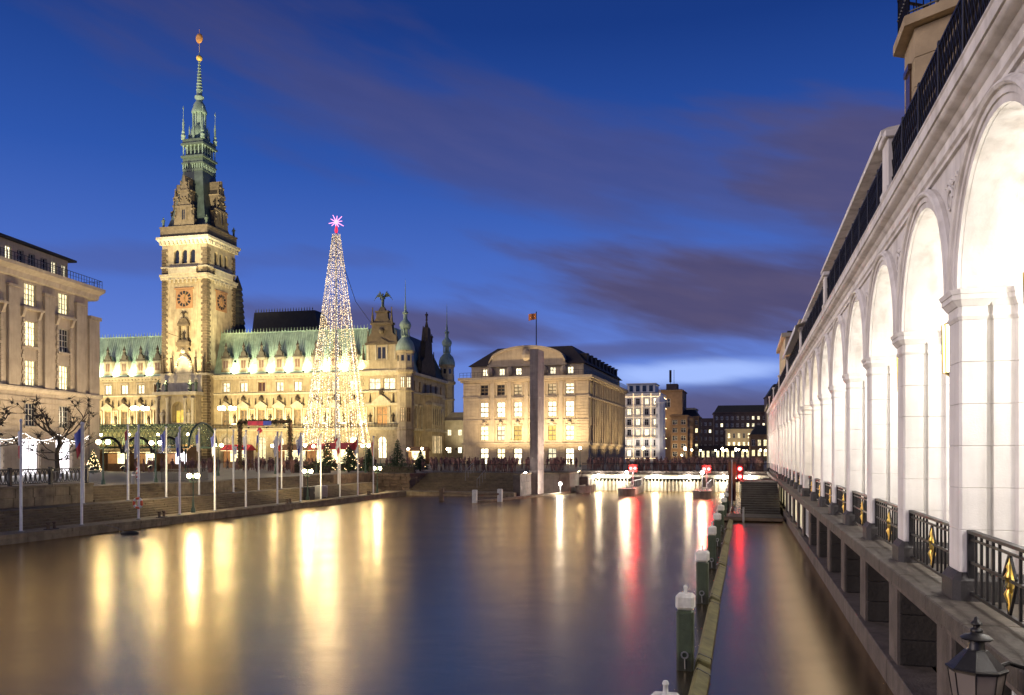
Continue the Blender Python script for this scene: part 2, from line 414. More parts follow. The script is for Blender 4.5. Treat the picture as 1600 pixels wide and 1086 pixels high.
# water: smoothed by a long exposure, low ripples
m, nt, b = mk('water')
b.inputs['Base Color'].default_value = (0.010, 0.011, 0.014, 1); b.inputs['Roughness'].default_value = 0.17; b.inputs['IOR'].default_value = 1.33
b.inputs['Specular IOR Level'].default_value = 0.62
g = nt.nodes.new('ShaderNodeNewGeometry')
mp = nt.nodes.new('ShaderNodeMapping'); mp.inputs['Rotation'].default_value = (0, 0, ALPHA); mp.inputs['Scale'].default_value = (0.55, 1.0, 1.0)
nt.links.new(g.outputs['Position'], mp.inputs[0])
n1 = nt.nodes.new('ShaderNodeTexNoise'); n1.inputs['Scale'].default_value = 1.6; n1.inputs['Detail'].default_value = 4
n2 = nt.nodes.new('ShaderNodeTexNoise'); n2.inputs['Scale'].default_value = 0.35; n2.inputs['Detail'].default_value = 2
nt.links.new(mp.outputs[0], n1.inputs['Vector']); nt.links.new(mp.outputs[0], n2.inputs['Vector'])
ad = nt.nodes.new('ShaderNodeMath'); ad.operation = 'MULTIPLY_ADD'; nt.links.new(n2.outputs[0], ad.inputs[0]); ad.inputs[1].default_value = 1.5; nt.links.new(n1.outputs[0], ad.inputs[2])
rr = nt.nodes.new('ShaderNodeMapRange'); rr.inputs[1].default_value = 0.9; rr.inputs[2].default_value = 1.7; rr.inputs[3].default_value = 0.225; rr.inputs[4].default_value = 0.262; nt.links.new(ad.outputs[0], rr.inputs[0]); nt.links.new(rr.outputs[0], b.inputs['Roughness'])
n4 = nt.nodes.new('ShaderNodeTexNoise'); n4.inputs['Scale'].default_value = 9.0; n4.inputs['Detail'].default_value = 3; nt.links.new(mp.outputs[0], n4.inputs['Vector'])
ad2 = nt.nodes.new('ShaderNodeMath'); ad2.operation = 'MULTIPLY_ADD'; nt.links.new(n4.outputs[0], ad2.inputs[0]); ad2.inputs[1].default_value = 0.45; nt.links.new(ad.outputs[0], ad2.inputs[2])
bp = nt.nodes.new('ShaderNodeBump'); bp.inputs['Strength'].default_value = 0.09; bp.inputs['Distance'].default_value = 0.05; nt.links.new(ad2.outputs[0], bp.inputs['Height'])
nt.links.new(bp.outputs[0], b.inputs['Normal'])
gls = nt.nodes.new('ShaderNodeBsdfGlossy'); nt.links.new(bp.outputs[0], gls.inputs['Normal']); gls.inputs['Color'].default_value = (0.80, 0.62, 0.36, 1); nt.links.new(rr.outputs[0], gls.inputs['Roughness'])
mxw = nt.nodes.new('ShaderNodeMixShader'); mxw.inputs[0].default_value = 0.52
nt.links.new(b.outputs[0], mxw.inputs[1]); nt.links.new(gls.outputs[0], mxw.inputs[2]); nt.links.new(mxw.outputs[0], nt.nodes['Material Output'].inputs[0])
b.inputs['Specular Tint'].default_value = (1.0, 0.82, 0.50, 1)
w = MB(); w.quad((-44.5, -40, 0), (4.5, -40, 0), (4.5, 150, 0), (-44.5, 150, 0))
obj('water', w, 'water', None, (0,0,0), KR, kind='structure')
bed = MB(); bed.quad((-900, -400, -2.0), (900, -400, -2.0), (900, 1400, -2.0), (-900, 1400, -2.0))
obj('canal_bed', bed, 'base_dark', None, (0,0,0), KR, kind='structure')

gr = MB()
for a in ((-900, -44.2, -300, 1400), (-44.2, -20, 96, 1400), (-20, 3.6, 112.5, 1400), (3.6, 900, -300, 1400)):
    gr.quad((a[0], a[2], Z_SQ), (a[1], a[2], Z_SQ), (a[1], a[3], Z_SQ), (a[0], a[3], Z_SQ))
obj('ground', gr, 'paving', None, (0,0,0), KR, kind='structure')

# quay edge along the square: coping stones
quay = setting('quay', (0,0,0), KR)
core = MB().box(-39.5, -36.66, 10, 86, -2, 0.30); obj('quay_core', core, 'quay_stone', quay)
y = 10.0
while y < 85.9:
    L = min(rng.uniform(2.0, 2.9), 86 - y)
    dz = rng.uniform(-0.012, 0.012)
    q = MB().cbox(-38.40, -36.60 + rng.uniform(-0.02, 0.02), y, y + L - 0.015, 0.30, 0.50 + dz, 0.02); obj('coping_stone', q, 'quay_stone', quay)
    y += L
# wall stones below the coping, facing the water
for row in range(1):
    y = 10.0
    while y < 85.9:
        L = min(rng.uniform(1.4, 2.3), 86 - y)
        q = MB().cbox(-36.9, -36.62 + rng.uniform(-0.015, 0.015), y, y + L - 0.02, -0.9, 0.285, 0.02); obj('wall_stone', q, 'quay_stone', quay)
        y += L
# long flights of steps between quay and square
def flight(name, x_lo, x_hi, z_lo, z_hi, n, y0, y1, matn='step_stone', rise_dir=-1):
    root = setting(name, (0,0,0), KR)
    run = (x_hi - x_lo) / n; rise = (z_hi - z_lo) / n
    for i in range(n):
        a = x_lo + i*run; y = y0
        while y < y1 - 0.05:
            L = min(rng.uniform(3.2, 5.0), y1 - y)
            if y1 - y - L < 0.8: L = y1 - y
            dz = rng.uniform(-0.01, 0.01)
            q = MB().cbox(min(a, x_hi - (0.02)), max(a, x_hi - 0.02), y, y + L - 0.02, z_lo + i*rise + (0.005 if i else -0.5), z_lo + (i+1)*rise + dz, 0.015) if False else MB().cbox(min(a + run*1.6, a), max(a + run*1.6, a), y, y + L - 0.02, z_lo + i*rise - 0.02, z_lo + (i+1)*rise + dz, 0.015)
            obj('step', q, matn, root); y += L
    # solid core underneath
    poly = [(x_lo, z_lo - 2.4)]
    for i in range(n): poly += [(x_lo + i*run + 0.3*run, z_lo + i*rise - 0.03), (x_lo + (i+1)*run + 0.3*run, z_lo + i*rise - 0.03)]
    poly += [(x_hi + 0.3*run, z_lo - 2.4)]
    c = MB().rings([(x, y0, z) for x, z in poly] + [(x, y1, z) for x, z in poly], len(poly)); obj('step_core', c, matn, root)
    return root
flight('quay_steps', -38.4, -40.3, 0.5, 1.45, 7, 10, 84)
land = setting('landing', (0,0,0), KR)
obj('landing_core', MB().box(-44.2, -40.55, 10, 86, -1.5, 1.39), 'quay_stone', land)
y = 10.0
while y < 85.5:
    L = min(2.4, 86 - y); obj('landing_slab', MB().cbox(-41.98, -40.32, y, y + L - 0.015, 1.39, 1.455 + rng.uniform(-0.006, 0.006), 0.012), 'quay_stone', land); y += L
flight('square_steps', -42.0, -44.2, 1.45, Z_SQ, 6, 45.6, 53.8)
flight('square_steps', -42.0, -44.2, 1.45, Z_SQ, 6, 61.3, 79.0)
# terrace walls with coping, of dressed blocks
def block_wall(name, label, x, y0, y1, z0, z1, matn, courses=2, th=2.3, cop=True):
    t = thing(name, label, 'wall', K(x, y0, z0), KR)
    L = y1 - y0; H = z1 - z0 - (0.16 if cop else 0)
    obj('wall_core', MB().box(-th, -0.05, 0, L, -0.2, H), matn, t)
    for c in range(courses):
        y = 0.0
        while y < L - 0.02:
            l = min(rng.uniform(1.1, 1.9), L - y)
            if L - y - l < 0.5: l = L - y
            obj('stone_block', MB().cbox(-0.35, rng.uniform(-0.01, 0.02), y + 0.01, y + l - 0.01, H*c/courses + 0.01, H*(c+1)/courses - 0.01, 0.02), matn, t); y += l
    if cop:
        y = 0.0
        while y < L - 0.02:
            l = min(2.0, L - y); obj('coping', MB().cbox(-th, 0.08, y, y + l - 0.012, H + 0.005, H + 0.16, 0.02), 'quay_stone', t); y += l
    return t
block_wall('terrace_wall', 'long low stone terrace wall carrying the dark oval balustrade below the bare trees', -42.0, 12, 45.5, 1.45, 2.75, 'quay_stone')
block_wall('terrace_wall', 'short stone wall block between the two flights of steps to the square', -42.0, 53.85, 61.25, 1.45, 2.42, 'quay_stone')
block_wall('rubble_wall', 'rough pale rock wall at the far end of the quay steps', -42.0, 79.05, 90.4, 1.45, 2.45, 'rough_rock', 3, cop=False)

# rock bank closing the gap between the flight and the corner steps
rb = thing('rock_bank', 'rough pale rock bank rounding the quay corner below the firs', 'rock wall', K(-44.2, 88.45, 0.4), KR)
obj('bank_core', MB().box(0, 6.95, 0.2, 7.6, -2, 1.98), 'rough_rock', rb)
rgk = random.Random(31)
for c in range(5):
    x = -0.1
    while x < 6.9:
        l = min(rgk.uniform(0.5, 1.1), 7.0 - x)
        obj('rock', MB().cbox(x + 0.02, x + l - 0.02, rgk.uniform(-0.18, 0.02), 0.6, c*0.4 + 0.01, c*0.4 + 0.39, 0.07), 'rough_rock', rb); x += l
for c in range(5):
    for j in range(8): obj('rock', MB().cbox(6.5, 6.95 + rgk.uniform(-0.02, 0.12), 0.15 + j*0.93, 1.04 + j*0.93, c*0.4 + 0.01, c*0.4 + 0.39, 0.07), 'rough_rock', rb)
obj('bank_top', MB().box(-0.1, 7.0, 0.1, 7.6, 1.99, 2.0), 'paving', rb)

# corner steps facing the camera beyond the quay
cs = setting('corner_steps', (0,0,0), KR)
obj('platform_stone', MB().cbox(-42.0, -24.0, 86.02, 88.4, -2, 0.46, 0.03), 'quay_stone', cs)
n = 11
for i in range(n):
    ya = 88.4 + i*0.55
    for (xa, xb) in ((-37.2, -33.0), (-33.0, -28.6), (-28.6, -24.02)):
        obj('step', MB().cbox(xa, xb - 0.02, ya, ya + 0.9, 0.46 + i*0.177 - 0.03, 0.46 + (i+1)*0.177 + rng.uniform(-0.01, 0.01), 0.015), 'step_stone', cs)
obj('step_core', MB().rings([(x, y, z) for x in (-37.2, -24.02) for y, z in ((88.7, -2), (88.7, 0.4), (94.4, 2.2), (96, 2.2), (96, -2))], 5), 'step_stone', cs)
block_wall('wing_wall', 'sloping dark stone wing wall beside the corner steps at the water', -23.6, 87.0, 96.5, 0.0, 2.5, 'base_stone', 3, th=0.8)
t = block_wall('abutment_wall', 'pale stone bridge abutment wall behind the tall stele', -20.0, 96.5, 104, 0.0, 2.45, 'base_stone', 3, th=4.0)
# front wall of the abutment facing the camera
t = thing('abutment_wall', 'stone retaining wall facing the water behind the tall stele base', 'wall', K(-23.6, 96.4, 0), KR)
obj('wall_core', MB().box(0, 3.6, 0.1, 1.2, -1, 2.3), 'base_stone', t)
for c in range(4):
    for i in range(3):
        obj('stone_block', MB().cbox(i*1.2 + 0.01, i*1.2 + 1.19, -0.02 + rng.uniform(-0.01, 0.01), 0.3, c*0.57 + 0.01, c*0.57 + 0.56, 0.02), 'base_stone', t)
obj('coping', MB().cbox(-0.05, 3.65, -0.1, 1.2, 2.29, 2.45, 0.02), 'quay_stone', t)

# steps and landing against the arcade
st = setting('arcade_steps', (0,0,0), KR)
for i in range(14):
    ya = 63.0 + i*0.42
    obj('step', MB().cbox(-0.2, 2.6, ya, ya + 0.7, 0.25 + i*0.155 - 0.03, 0.25 + (i+1)*0.155, 0.015), 'base_dark', st)
obj('step_core', MB().rings([(x, y, z) for x in (-0.2, 2.6) for y, z in ((63.2, -2), (63.2, 0.3), (69.2, 2.2), (74, 2.2), (74, -2))], 5), 'base_dark', st)
obj('top_slab', MB().cbox(-0.3, 2.6, 68.95, 74.0, 2.26, 2.44, 0.03), 'ledge_stone', st)
po = thing('pontoon', 'low dark floating landing stage in front of the stone steps beside the arcade', 'pontoon', K(-0.6, 58.6, 0), KR)
obj('deck', MB().cbox(-1.2, 3.2, 0, 3.6, 0.08, 0.30, 0.03), 'jetty_wood', po)
for i in range(9): obj('plank', MB().cbox(-1.2, 3.2, 0.02 + i*0.4, 0.38 + i*0.4, 0.305, 0.34, 0.01), 'base_dark', po)
for x in (-1.05, 0.6): obj('post', MB().lathe([(0.07, -0.6), (0.07, 1.0), (0.05, 1.03)], 8, x, -0.1, 0.0), 'grey_metal', po)

# ================================================================== BRIDGE with sluices
br = thing('sluice_bridge', 'low stone bridge with lit white beam and sluice gates closing the basin', 'bridge', K(0, 104, 0), KR)
obj('deck', MB().box(-20.0, 3.0, 0.3, 8.6, 1.75, Z_SQ), 'base_stone', br)
obj('fascia', MB().box(-20.0, 3.0, 0.0, 0.29, 1.62, 2.05), 'gate_pale', br)
for i in range(15): obj('coping', MB().cbox(-20.0 + i*1.533, -20.0 + (i+1)*1.533 - 0.015, -0.1, 0.5, 2.405, 2.55, 0.02), 'base_stone', br)
for xa, xb in ((-20.0, -18.9), (-13.6, -12.2), (-4.9, -3.5), (1.9, 3.0)):
    p = obj('bridge_pier', MB().cbox(xa, xb, -1.4, 8.2, -2, 1.74, 0.05), 'base_stone', br)
for xa, xb in ((-18.9, -13.6), (-12.2, -4.9), (-3.5, 1.9)):
    gt = obj('sluice_gate', MB().box(xa, xb, 0.6, 0.75, -0.5, 1.2), 'gate_pale', br)
    k = int((xb - xa)/0.42)
    for i in range(k):
        x = xa + 0.2 + i*(xb - xa - 0.3)/(k-1)
        obj('gate_rib', MB().box(x - 0.07, x + 0.07, 0.42, 0.59, -0.3, 1.45), 'gate_pale', gt)
    obj('strip_lamp', MB().box(xa + 0.3, xb - 0.3, -0.12, -0.02, 1.66, 1.74), 'strip_light', br)
    for fx in (0.22, 0.78):
        x = xa + (xb - xa)*fx
        point_light(br, (x, -0.45, 1.45), 260, (1.0, 0.92, 0.75), 0.2)
        obj('bulkhead_lamp', MB().ball((x, -0.3, 1.85), 0.24, 10, 7), 'lamp_white', br, smooth=60)
rail = obj('bridge_railing', MB().box(-20, 3.0, 0.10, 0.18, 3.45, 3.52).box(-20, 3.0, 0.11, 0.17, 2.65, 2.70), 'iron', br)
bal = MB().box(-0.018, 0.018, 0.12, 0.155, 2.56, 3.45).mesh('baluster', 'iron')
for i in range(150):
    obj('baluster', bal, None, rail, (-20 + 0.08 + i*0.1535, 0, 0))
# ================================================================== ARCADE
# arcade frame: x towards the camera end, y into the building, z up; x = -s where s is the distance along the water
AR = thing('arcade_building', 'long white arcade with round arches on tall square piers beside the water', 'building', K(3.08, 0, 0), -ALPHA - pi/2)
PITCH, S0, K0, K1 = 4.43, 13.85, -2, 21
ZL, ZC0, ZI, ZE = 2.53, 6.68, 7.12, 9.26       # ledge, capital foot, impost top, entablature foot
PW = 0.67; RAD = (PITCH - PW)/2
def sx(k): return -(S0 + PITCH*k)
def poly_offset(poly, d):
    n = len(poly); out = []
    for i in range(n):
        p0 = Vector(poly[i-1]); p1 = Vector(poly[i]); p2 = Vector(poly[(i+1) % n])
        a = (p1-p0).normalized(); b_ = (p2-p1).normalized()
        na = Vector((a.y, -a.x)); nb = Vector((b_.y, -b_.x))
        m_ = (na + nb); m_ = m_ / max(m_.dot(na), 0.25)
        out.append((p1.x + m_.x*d, p1.y + m_.y*d))
    return out
h = PW/2; c = 0.035
_cr = [(h-c+c*sin(a), c-c*cos(a)) for a in (0, pi/2)]
PIER = [(-x, y) for x, y in _cr[::-1]] + _cr + [(h,0.36),(h-0.10,0.385),(h-0.10,0.44),(h-0.03,0.46),(h-0.03,0.74),(h+0.04,0.765),(h+0.04,1.06),(-h-0.04,1.06),(-h-0.04,0.765),(-h+0.03,0.74),(-h+0.03,0.46),(-h+0.10,0.44),(-h+0.10,0.385),(-h,0.36)]
def course(z0, z1, off=0.0, e=0.006):
    mb = MB(); P = poly_offset(PIER, off); Q = poly_offset(PIER, off - e); n = len(P)
    return mb.rings([(x,y,z0) for x,y in Q] + [(x,y,z0+e) for x,y in P] + [(x,y,z1-e) for x,y in P] + [(x,y,z1) for x,y in Q], n)
NB = 6; zb0 = ZL + 0.42; bh = (ZC0 - zb0)/NB
block_mesh = course(0.003, bh - 0.003).mesh('stone_block', 'pier_stone', 40)
core_mesh = MB().prism(poly_offset(PIER, -0.012), ZL + 0.05, ZC0 + 0.3).mesh('pier_core', 'pier_stone')
cap = MB()
for za, zb, oa, ob in ((0.0, 0.05, 0.0, 0.025), (0.05, 0.09, 0.025, 0.025), (0.09, 0.20, 0.01, 0.015), (0.20, 0.29, 0.03, 0.09), (0.29, 0.37, 0.10, 0.10), (0.37, 0.44, 0.115, 0.135)):
    A = poly_offset(PIER, oa); B = poly_offset(PIER, ob); cap.rings([(x,y,ZC0+za+0.001) for x,y in A] + [(x,y,ZC0+zb) for x,y in B], len(A))
cap_mesh = cap.mesh('capital', 'pier_stone', 30)
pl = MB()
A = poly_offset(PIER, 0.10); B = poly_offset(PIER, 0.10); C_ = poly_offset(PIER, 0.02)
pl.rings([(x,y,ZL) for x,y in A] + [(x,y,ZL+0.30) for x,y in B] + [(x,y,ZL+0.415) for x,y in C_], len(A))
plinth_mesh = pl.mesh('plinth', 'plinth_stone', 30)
# arch: spandrel wall, soffit and vault of one bay, centred on the bay
NA = 28
def arch_mesh():
    mb = MB(); zc = ZI
    pts = [(-PITCH/2, zc), (-RAD-0.001, zc)] + [(-RAD*cos(pi*i/NA), zc + RAD*sin(pi*i/NA)) for i in range(NA+1)] + [(RAD+0.001, zc), (PITCH/2, zc)]
    for i in range(len(pts)-1):
        (xa, za), (xb, zb) = pts[i], pts[i+1]
        mb.quad((xa, 0.02, za), (xb, 0.02, zb), (xb, 0.02, ZE), (xa, 0.02, ZE))
        if 2 <= i < len(pts)-3: mb.quad((xa, 0.02, za), (xa, 0.95, za), (xb, 0.95, zb), (xb, 0.02, zb))
    return mb.mesh('arch', 'plaster_white', 40)
def vault_mesh():
    mb = MB(); R2 = RAD + 0.07
    for i in range(NA):
        a, b_ = pi*i/NA, pi*(i+1)/NA
        xa, za, xb, zb = -R2*cos(a), ZI + R2*sin(a), -R2*cos(b_), ZI + R2*sin(b_)
        mb.quad((xa, 0.95, za), (xa, 4.2, za), (xb, 4.2, zb), (xb, 0.95, zb))
        xa2, za2, xb2, zb2 = -RAD*cos(a), ZI + RAD*sin(a), -RAD*cos(b_), ZI + RAD*sin(b_)
        mb.quad((xa, 0.95, za), (xb, 0.95, zb), (xb2, 0.95, zb2), (xa2, 0.95, za2))
    for s in (-1, 1): mb.quad((s*R2, 0.95, ZI), (s*R2, 4.2, ZI), (s*PITCH/2, 4.2, ZI), (s*PITCH/2, 0.95, ZI))
    return mb.mesh('vault', 'plaster_vault', 40)
def ring_sweep(prof, n=NA, cap_=True):     # prof: closed list of (radius, y)
    mb = MB(); m_ = len(prof); vs = []
    for i in range(n+1):
        a = pi*i/n
        vs += [(-r*cos(a), y, ZI + r*sin(a)) for r, y in prof]
    return mb.rings(vs, m_)
arv = ring_sweep([(RAD+0.001, 0.015), (RAD+0.001, -0.035), (RAD+0.10, -0.035), (RAD+0.105, -0.06), (RAD+0.19, -0.06), (RAD+0.20, -0.10), (RAD+0.235, -0.125), (RAD+0.27, -0.11), (RAD+0.285, -0.07), (RAD+0.31, -0.05), (RAD+0.31, 0.015)])
arv_mesh = arv.mesh('archivolt', 'plaster_white', 35)
am, vm = arch_mesh(), vault_mesh()
# spandrel relief: a torch with two scrolls
rel = MB()
rel.lathe([(0.012, 0.0), (0.035, 0.05), (0.03, 0.5), (0.05, 0.62), (0.03, 0.68), (0.07, 0.80), (0.02, 0.98), (0.005, 1.05)], 8, 0, 0.0, 0)
for s in (-1, 1):
    pts = []
    for i in range(26):
        a = i/25*3.6*pi; r = 0.24*(1 - i/25*0.82)
        pts.append((s*(0.30 - r*cos(a)*1.0), 0.0, 1.0 + r*sin(a)*0.9))
    rel.tube(pts, [0.035*(1 - i/30) for i in range(26)], 6)
    rel.tube([(s*0.05, 0, 0.25), (s*0.16, 0, 0.45), (s*0.14, 0, 0.62), (s*0.06, 0, 0.72)], [0.03, 0.04, 0.03, 0.01], 6)
    for i in range(5): rel.ball((s*(0.10 + 0.11*i), 0, 1.24 + 0.05*sin(i*1.9)), 0.05, 6, 4)
rel_mesh = rel.mesh('spandrel_relief', 'plaster_white', 50)
# lower railing of one bay
RL = PITCH - PW - 0.06
fr = MB()
for s in (-1, 1): fr.box(s*RL/2 - 0.045, s*RL/2 + 0.045, -0.045, 0.045, 0.05, 1.04)
fr.box(-RL/2, RL/2, -0.05, 0.05, 1.00, 1.045); fr.box(-RL/2, RL/2, -0.025, 0.025, 0.10, 0.145); fr.box(-RL/2, RL/2, -0.022, 0.022, 0.56, 0.60); fr.box(-RL/2, RL/2, -0.022, 0.022, 0.90, 0.93)
for s in (-1, 1):
    fr.bar((s*0.25, 0, 0.54), (0, 0, 0.12), 0.03); fr.bar((s*0.25, 0, 0.62), (0, 0, 0.92), 0.03); fr.bar((s*0.25, 0, 0.53), (s*0.25, 0, 0.63), 0.03)
fr_mesh = fr.mesh('railing', 'iron')
bar_mesh = MB().cbox(-0.018, 0.018, -0.018, 0.018, 0.12, 1.0, 0.004).mesh('baluster', 'iron')
orn = MB().lathe([(0.005, 0.16), (0.03, 0.22), (0.02, 0.27), (0.07, 0.40), (0.035, 0.47), (0.06, 0.50), (0.03, 0.55), (0.07, 0.62), (0.03, 0.70), (0.045, 0.74), (0.015, 0.82), (0.004, 0.90)], 10)
for s in (-1, 1): orn.tube([(s*0.03, 0, 0.42), (s*0.11, 0, 0.50), (s*0.10, 0, 0.60), (s*0.03, 0, 0.66)], [0.02, 0.026, 0.022, 0.01], 6)
orn_mesh = orn.mesh('gilt_ornament', 'gold', 50)
xs_bar = [s*(0.42 + 0.285*i) for s in (-1, 1) for i in range(5)]
# hanging lantern
hl = MB().tube([(0,0,2.2),(0,0,0.62)], 0.018, 6).lathe([(0.02,0.66),(0.12,0.60),(0.06,0.52),(0.17,0.46),(0.22,0.42)], 8).lathe([(0.20,-0.42),(0.12,-0.48),(0.05,-0.54),(0.08,-0.60),(0.03,-0.68),(0.005,-0.75)], 8)
for i in range(8):
    a = 2*pi*(i+0.0)/8; hl.bar((0.215*cos(a), 0.215*sin(a), 0.43), (0.195*cos(a), 0.195*sin(a), -0.43), 0.02)
hl_mesh = hl.mesh('hanging_lantern', 'gold', 40)
hg_mesh = MB().lathe([(0.19, -0.42), (0.205, 0.42)], 8).mesh('lantern_glass', 'lantern_lit')
# base wall of one bay (below the ledge)
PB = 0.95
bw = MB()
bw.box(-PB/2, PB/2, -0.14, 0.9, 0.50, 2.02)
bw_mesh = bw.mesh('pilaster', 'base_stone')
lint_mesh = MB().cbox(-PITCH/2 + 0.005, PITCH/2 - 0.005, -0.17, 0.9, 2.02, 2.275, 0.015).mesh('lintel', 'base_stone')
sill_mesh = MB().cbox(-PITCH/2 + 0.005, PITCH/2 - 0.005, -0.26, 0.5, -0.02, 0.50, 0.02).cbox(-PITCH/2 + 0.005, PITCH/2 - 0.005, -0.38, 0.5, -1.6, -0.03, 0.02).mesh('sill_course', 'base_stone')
rec = MB()
ow = (PITCH - PB)/2
rec.quad((-ow, 0.75, 0.5), (ow, 0.75, 0.5), (ow, 0.75, 2.02), (-ow, 0.75, 2.02))
for i in range(3):
    for s in (-1, 1): rec.cbox(*(sorted((s*ow, s*(ow - 0.05)))), -0.10, 0.75, 0.52 + i*0.5, 1.0 + i*0.5, 0.01)
rec_mesh = rec.mesh('recess', 'base_dark')
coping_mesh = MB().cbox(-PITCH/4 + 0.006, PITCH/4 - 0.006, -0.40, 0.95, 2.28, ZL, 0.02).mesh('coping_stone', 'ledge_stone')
wf = MB()
for x in (-1.45, -0.5, 0.5, 1.45): wf.box(x - 0.05, x + 0.05, 0.58, 0.68, 0.62, 1.98)
for z in (0.62, 1.90): wf.box(-1.5, 1.5, 0.585, 0.675, z, z + 0.08)
wf_mesh = wf.mesh('basement_window', 'white_frame')
wp_mesh = {k: MB().box(-1.45, 1.45, 0.63, 0.65, 0.66, 1.95).mesh('pane', k) for k in ('glass_night', 'lit_warm')}
# shopfront of one bay on the back wall
sf = MB()
for x in (-1.6, -0.55, 0.55, 1.6): sf.box(x - 0.05, x + 0.05, 4.02, 4.14, ZL, 5.9)
for z in (ZL + 0.02, 3.0, 5.0, 5.85): sf.box(-1.65, 1.65, 4.03, 4.13, z, z + 0.09)
sf_mesh = sf.mesh('shopfront', 'wood_frame')
sp_mesh = MB().box(-1.6, 1.6, 4.10, 4.12, ZL + 0.1, 5.85).mesh('pane', 'lit_pale')

for k in range(K0, K1 + 1):
    x = sx(k)
    wide = (k % 7 == 0 and k > 0)
    p = obj('pier', core_mesh, None, AR, (x, 0, 0))
    if wide: p.scale = (1.5, 1.0, 1.0); p.location.y = -0.12
    obj('plinth', plinth_mesh, None, p); obj('capital', cap_mesh, None, p)
    for i in range(NB): obj('stone_block', block_mesh, None, p, (0, 0, zb0 + i*bh))
    if wide:   # the pilaster goes on up to the cornice
        obj('pilaster_strip', MB().cbox(-0.36, 0.36, 0.0, 0.4, ZI + 0.01, ZE + 0.02, 0.03), 'plaster_white', p)
    obj('pilaster', bw_mesh, None, AR, (x, 0, 0))
    if k > 0 and not wide: obj('spandrel_relief', rel_mesh, None, AR, (x, -0.005, ZI + 0.55), scale=(0.85, 0.55, 0.95))
    elif not wide: obj('spandrel_relief', rel_mesh, None, AR, (x, -0.005, ZI + 0.55), scale=(0.85, 0.55, 0.95))
    if k == K1: break
    xm = x - PITCH/2
    a = obj('arch', am, None, AR, (xm, 0, 0)); obj('archivolt', arv_mesh, None, a); obj('vault', vm, None, a)
    r = obj('railing', fr_mesh, None, AR, (xm, 0.14, ZL))
    for xb in xs_bar: obj('baluster', bar_mesh, None, r, (xb, 0, 0))
    obj('gilt_ornament', orn_mesh, None, r)
    obj('lintel', lint_mesh, None, AR, (xm, 0, 0)); obj('sill_course', sill_mesh, None, AR, (xm, 0, 0)); obj('recess', rec_mesh, None, AR, (xm, 0, 0))
    for s in (-0.25, 0.25): obj('coping_stone', coping_mesh, None, AR, (xm + s*PITCH, 0, rng.uniform(-0.004, 0.004)))
    deep = 0.0 if k < 6 else -0.62
    wv = obj('basement_window', wf_mesh, None, AR, (xm, deep, 0))
    obj('pane', wp_mesh['lit_warm' if 7 <= k <= 14 else 'glass_night'], None, wv)
    s_ = obj('shopfront', sf_mesh, None, AR, (xm, 0, 0)); obj('pane', sp_mesh, None, s_)
X0, X1 = sx(K1) - 0.4, sx(K0) + 0.5
obj('floor_slab', MB().box(X0, X1, 0.96, 4.2, ZL - 0.2, ZL - 0.005), 'paving', AR)
obj('rear_wall', MB().box(X0, X1, 4.2, 4.5, 0, 10.0), 'plaster_vault', AR)
obj('end_wall', MB().box(X0 - 0.5, X0, 0.0, 4.2, 0, ZE), 'plaster_white', AR)
# entablature: one moulded profile
ent = [(0.03, ZE-0.005), (-0.03, ZE-0.005), (-0.03, ZE+0.06), (-0.07, ZE+0.09), (-0.07, ZE+0.13), (-0.05, ZE+0.14), (-0.05, ZE+0.28), (-0.09, ZE+0.30), (-0.12, ZE+0.34), (-0.13, ZE+0.37), (-0.23, ZE+0.39), (-0.27, ZE+0.43),
       (-0.28, ZE+0.455), (-0.25, ZE+0.46), (-0.25, ZE+0.48), (-0.30, ZE+0.485), (-0.30, ZE+0.66), (-0.32, ZE+0.68), (-0.32, ZE+0.70), (4.3, ZE+0.71), (4.3, ZE-0.005)]
obj('entablature', MB().prism_x(ent, X0 - 0.5, X1), 'plaster_white', AR, smooth=35)
# balcony railing: lattice panels between posts, pedestals every three bays
PL = PITCH/3; lat = MB(); HB = 0.98
lat.box(-PL/2, PL/2, -0.022, 0.022, HB - 0.03, HB + 0.01); lat.box(-PL/2, PL/2, -0.018, 0.018, 0.05, 0.085)
def clip_seg(x0, z0, dx, dz, xa, xb, za, zb):
    t0, t1 = -9e9, 9e9
    for p, d, lo, hi in ((x0, dx, xa, xb), (z0, dz, za, zb)):
        t_a, t_b = sorted(((lo - p)/d, (hi - p)/d)); t0 = max(t0, t_a); t1 = min(t1, t_b)
    return (t0, t1) if t1 - t0 > 0.05 else None
for s in (-1, 1):
    i = -14
    while i < 15:
        cl = clip_seg(i*0.17, 0.5, 0.5, s*1.0, -PL/2 + 0.02, PL/2 - 0.02, 0.085, HB - 0.03)
        if cl: lat.bar((i*0.17 + 0.5*cl[0], s*0.008, 0.5 + s*cl[0]), (i*0.17 + 0.5*cl[1], s*0.008, 0.5 + s*cl[1]), 0.02, 0.022)
        i += 1
for i in range(9): lat.bar((-PL/2 + 0.08 + i*0.165, 0, 0.085), (-PL/2 + 0.08 + i*0.165, 0, HB - 0.03), 0.018)
lat_mesh = lat.mesh('balcony_railing', 'iron')
post_mesh = MB().cbox(-0.035, 0.035, -0.03, 0.03, 0.0, HB + 0.06, 0.006).mesh('railing_post', 'iron')
ped_mesh = MB().cbox(-0.40, 0.40, -0.33, 0.30, 0.0, 0.12, 0.015).cbox(-0.34, 0.34, -0.29, 0.25, 0.12, 1.08, 0.015).cbox(-0.42, 0.42, -0.36, 0.32, 1.08, 1.22, 0.02).mesh('pedestal', 'plaster_white')
ZT = ZE + 0.70
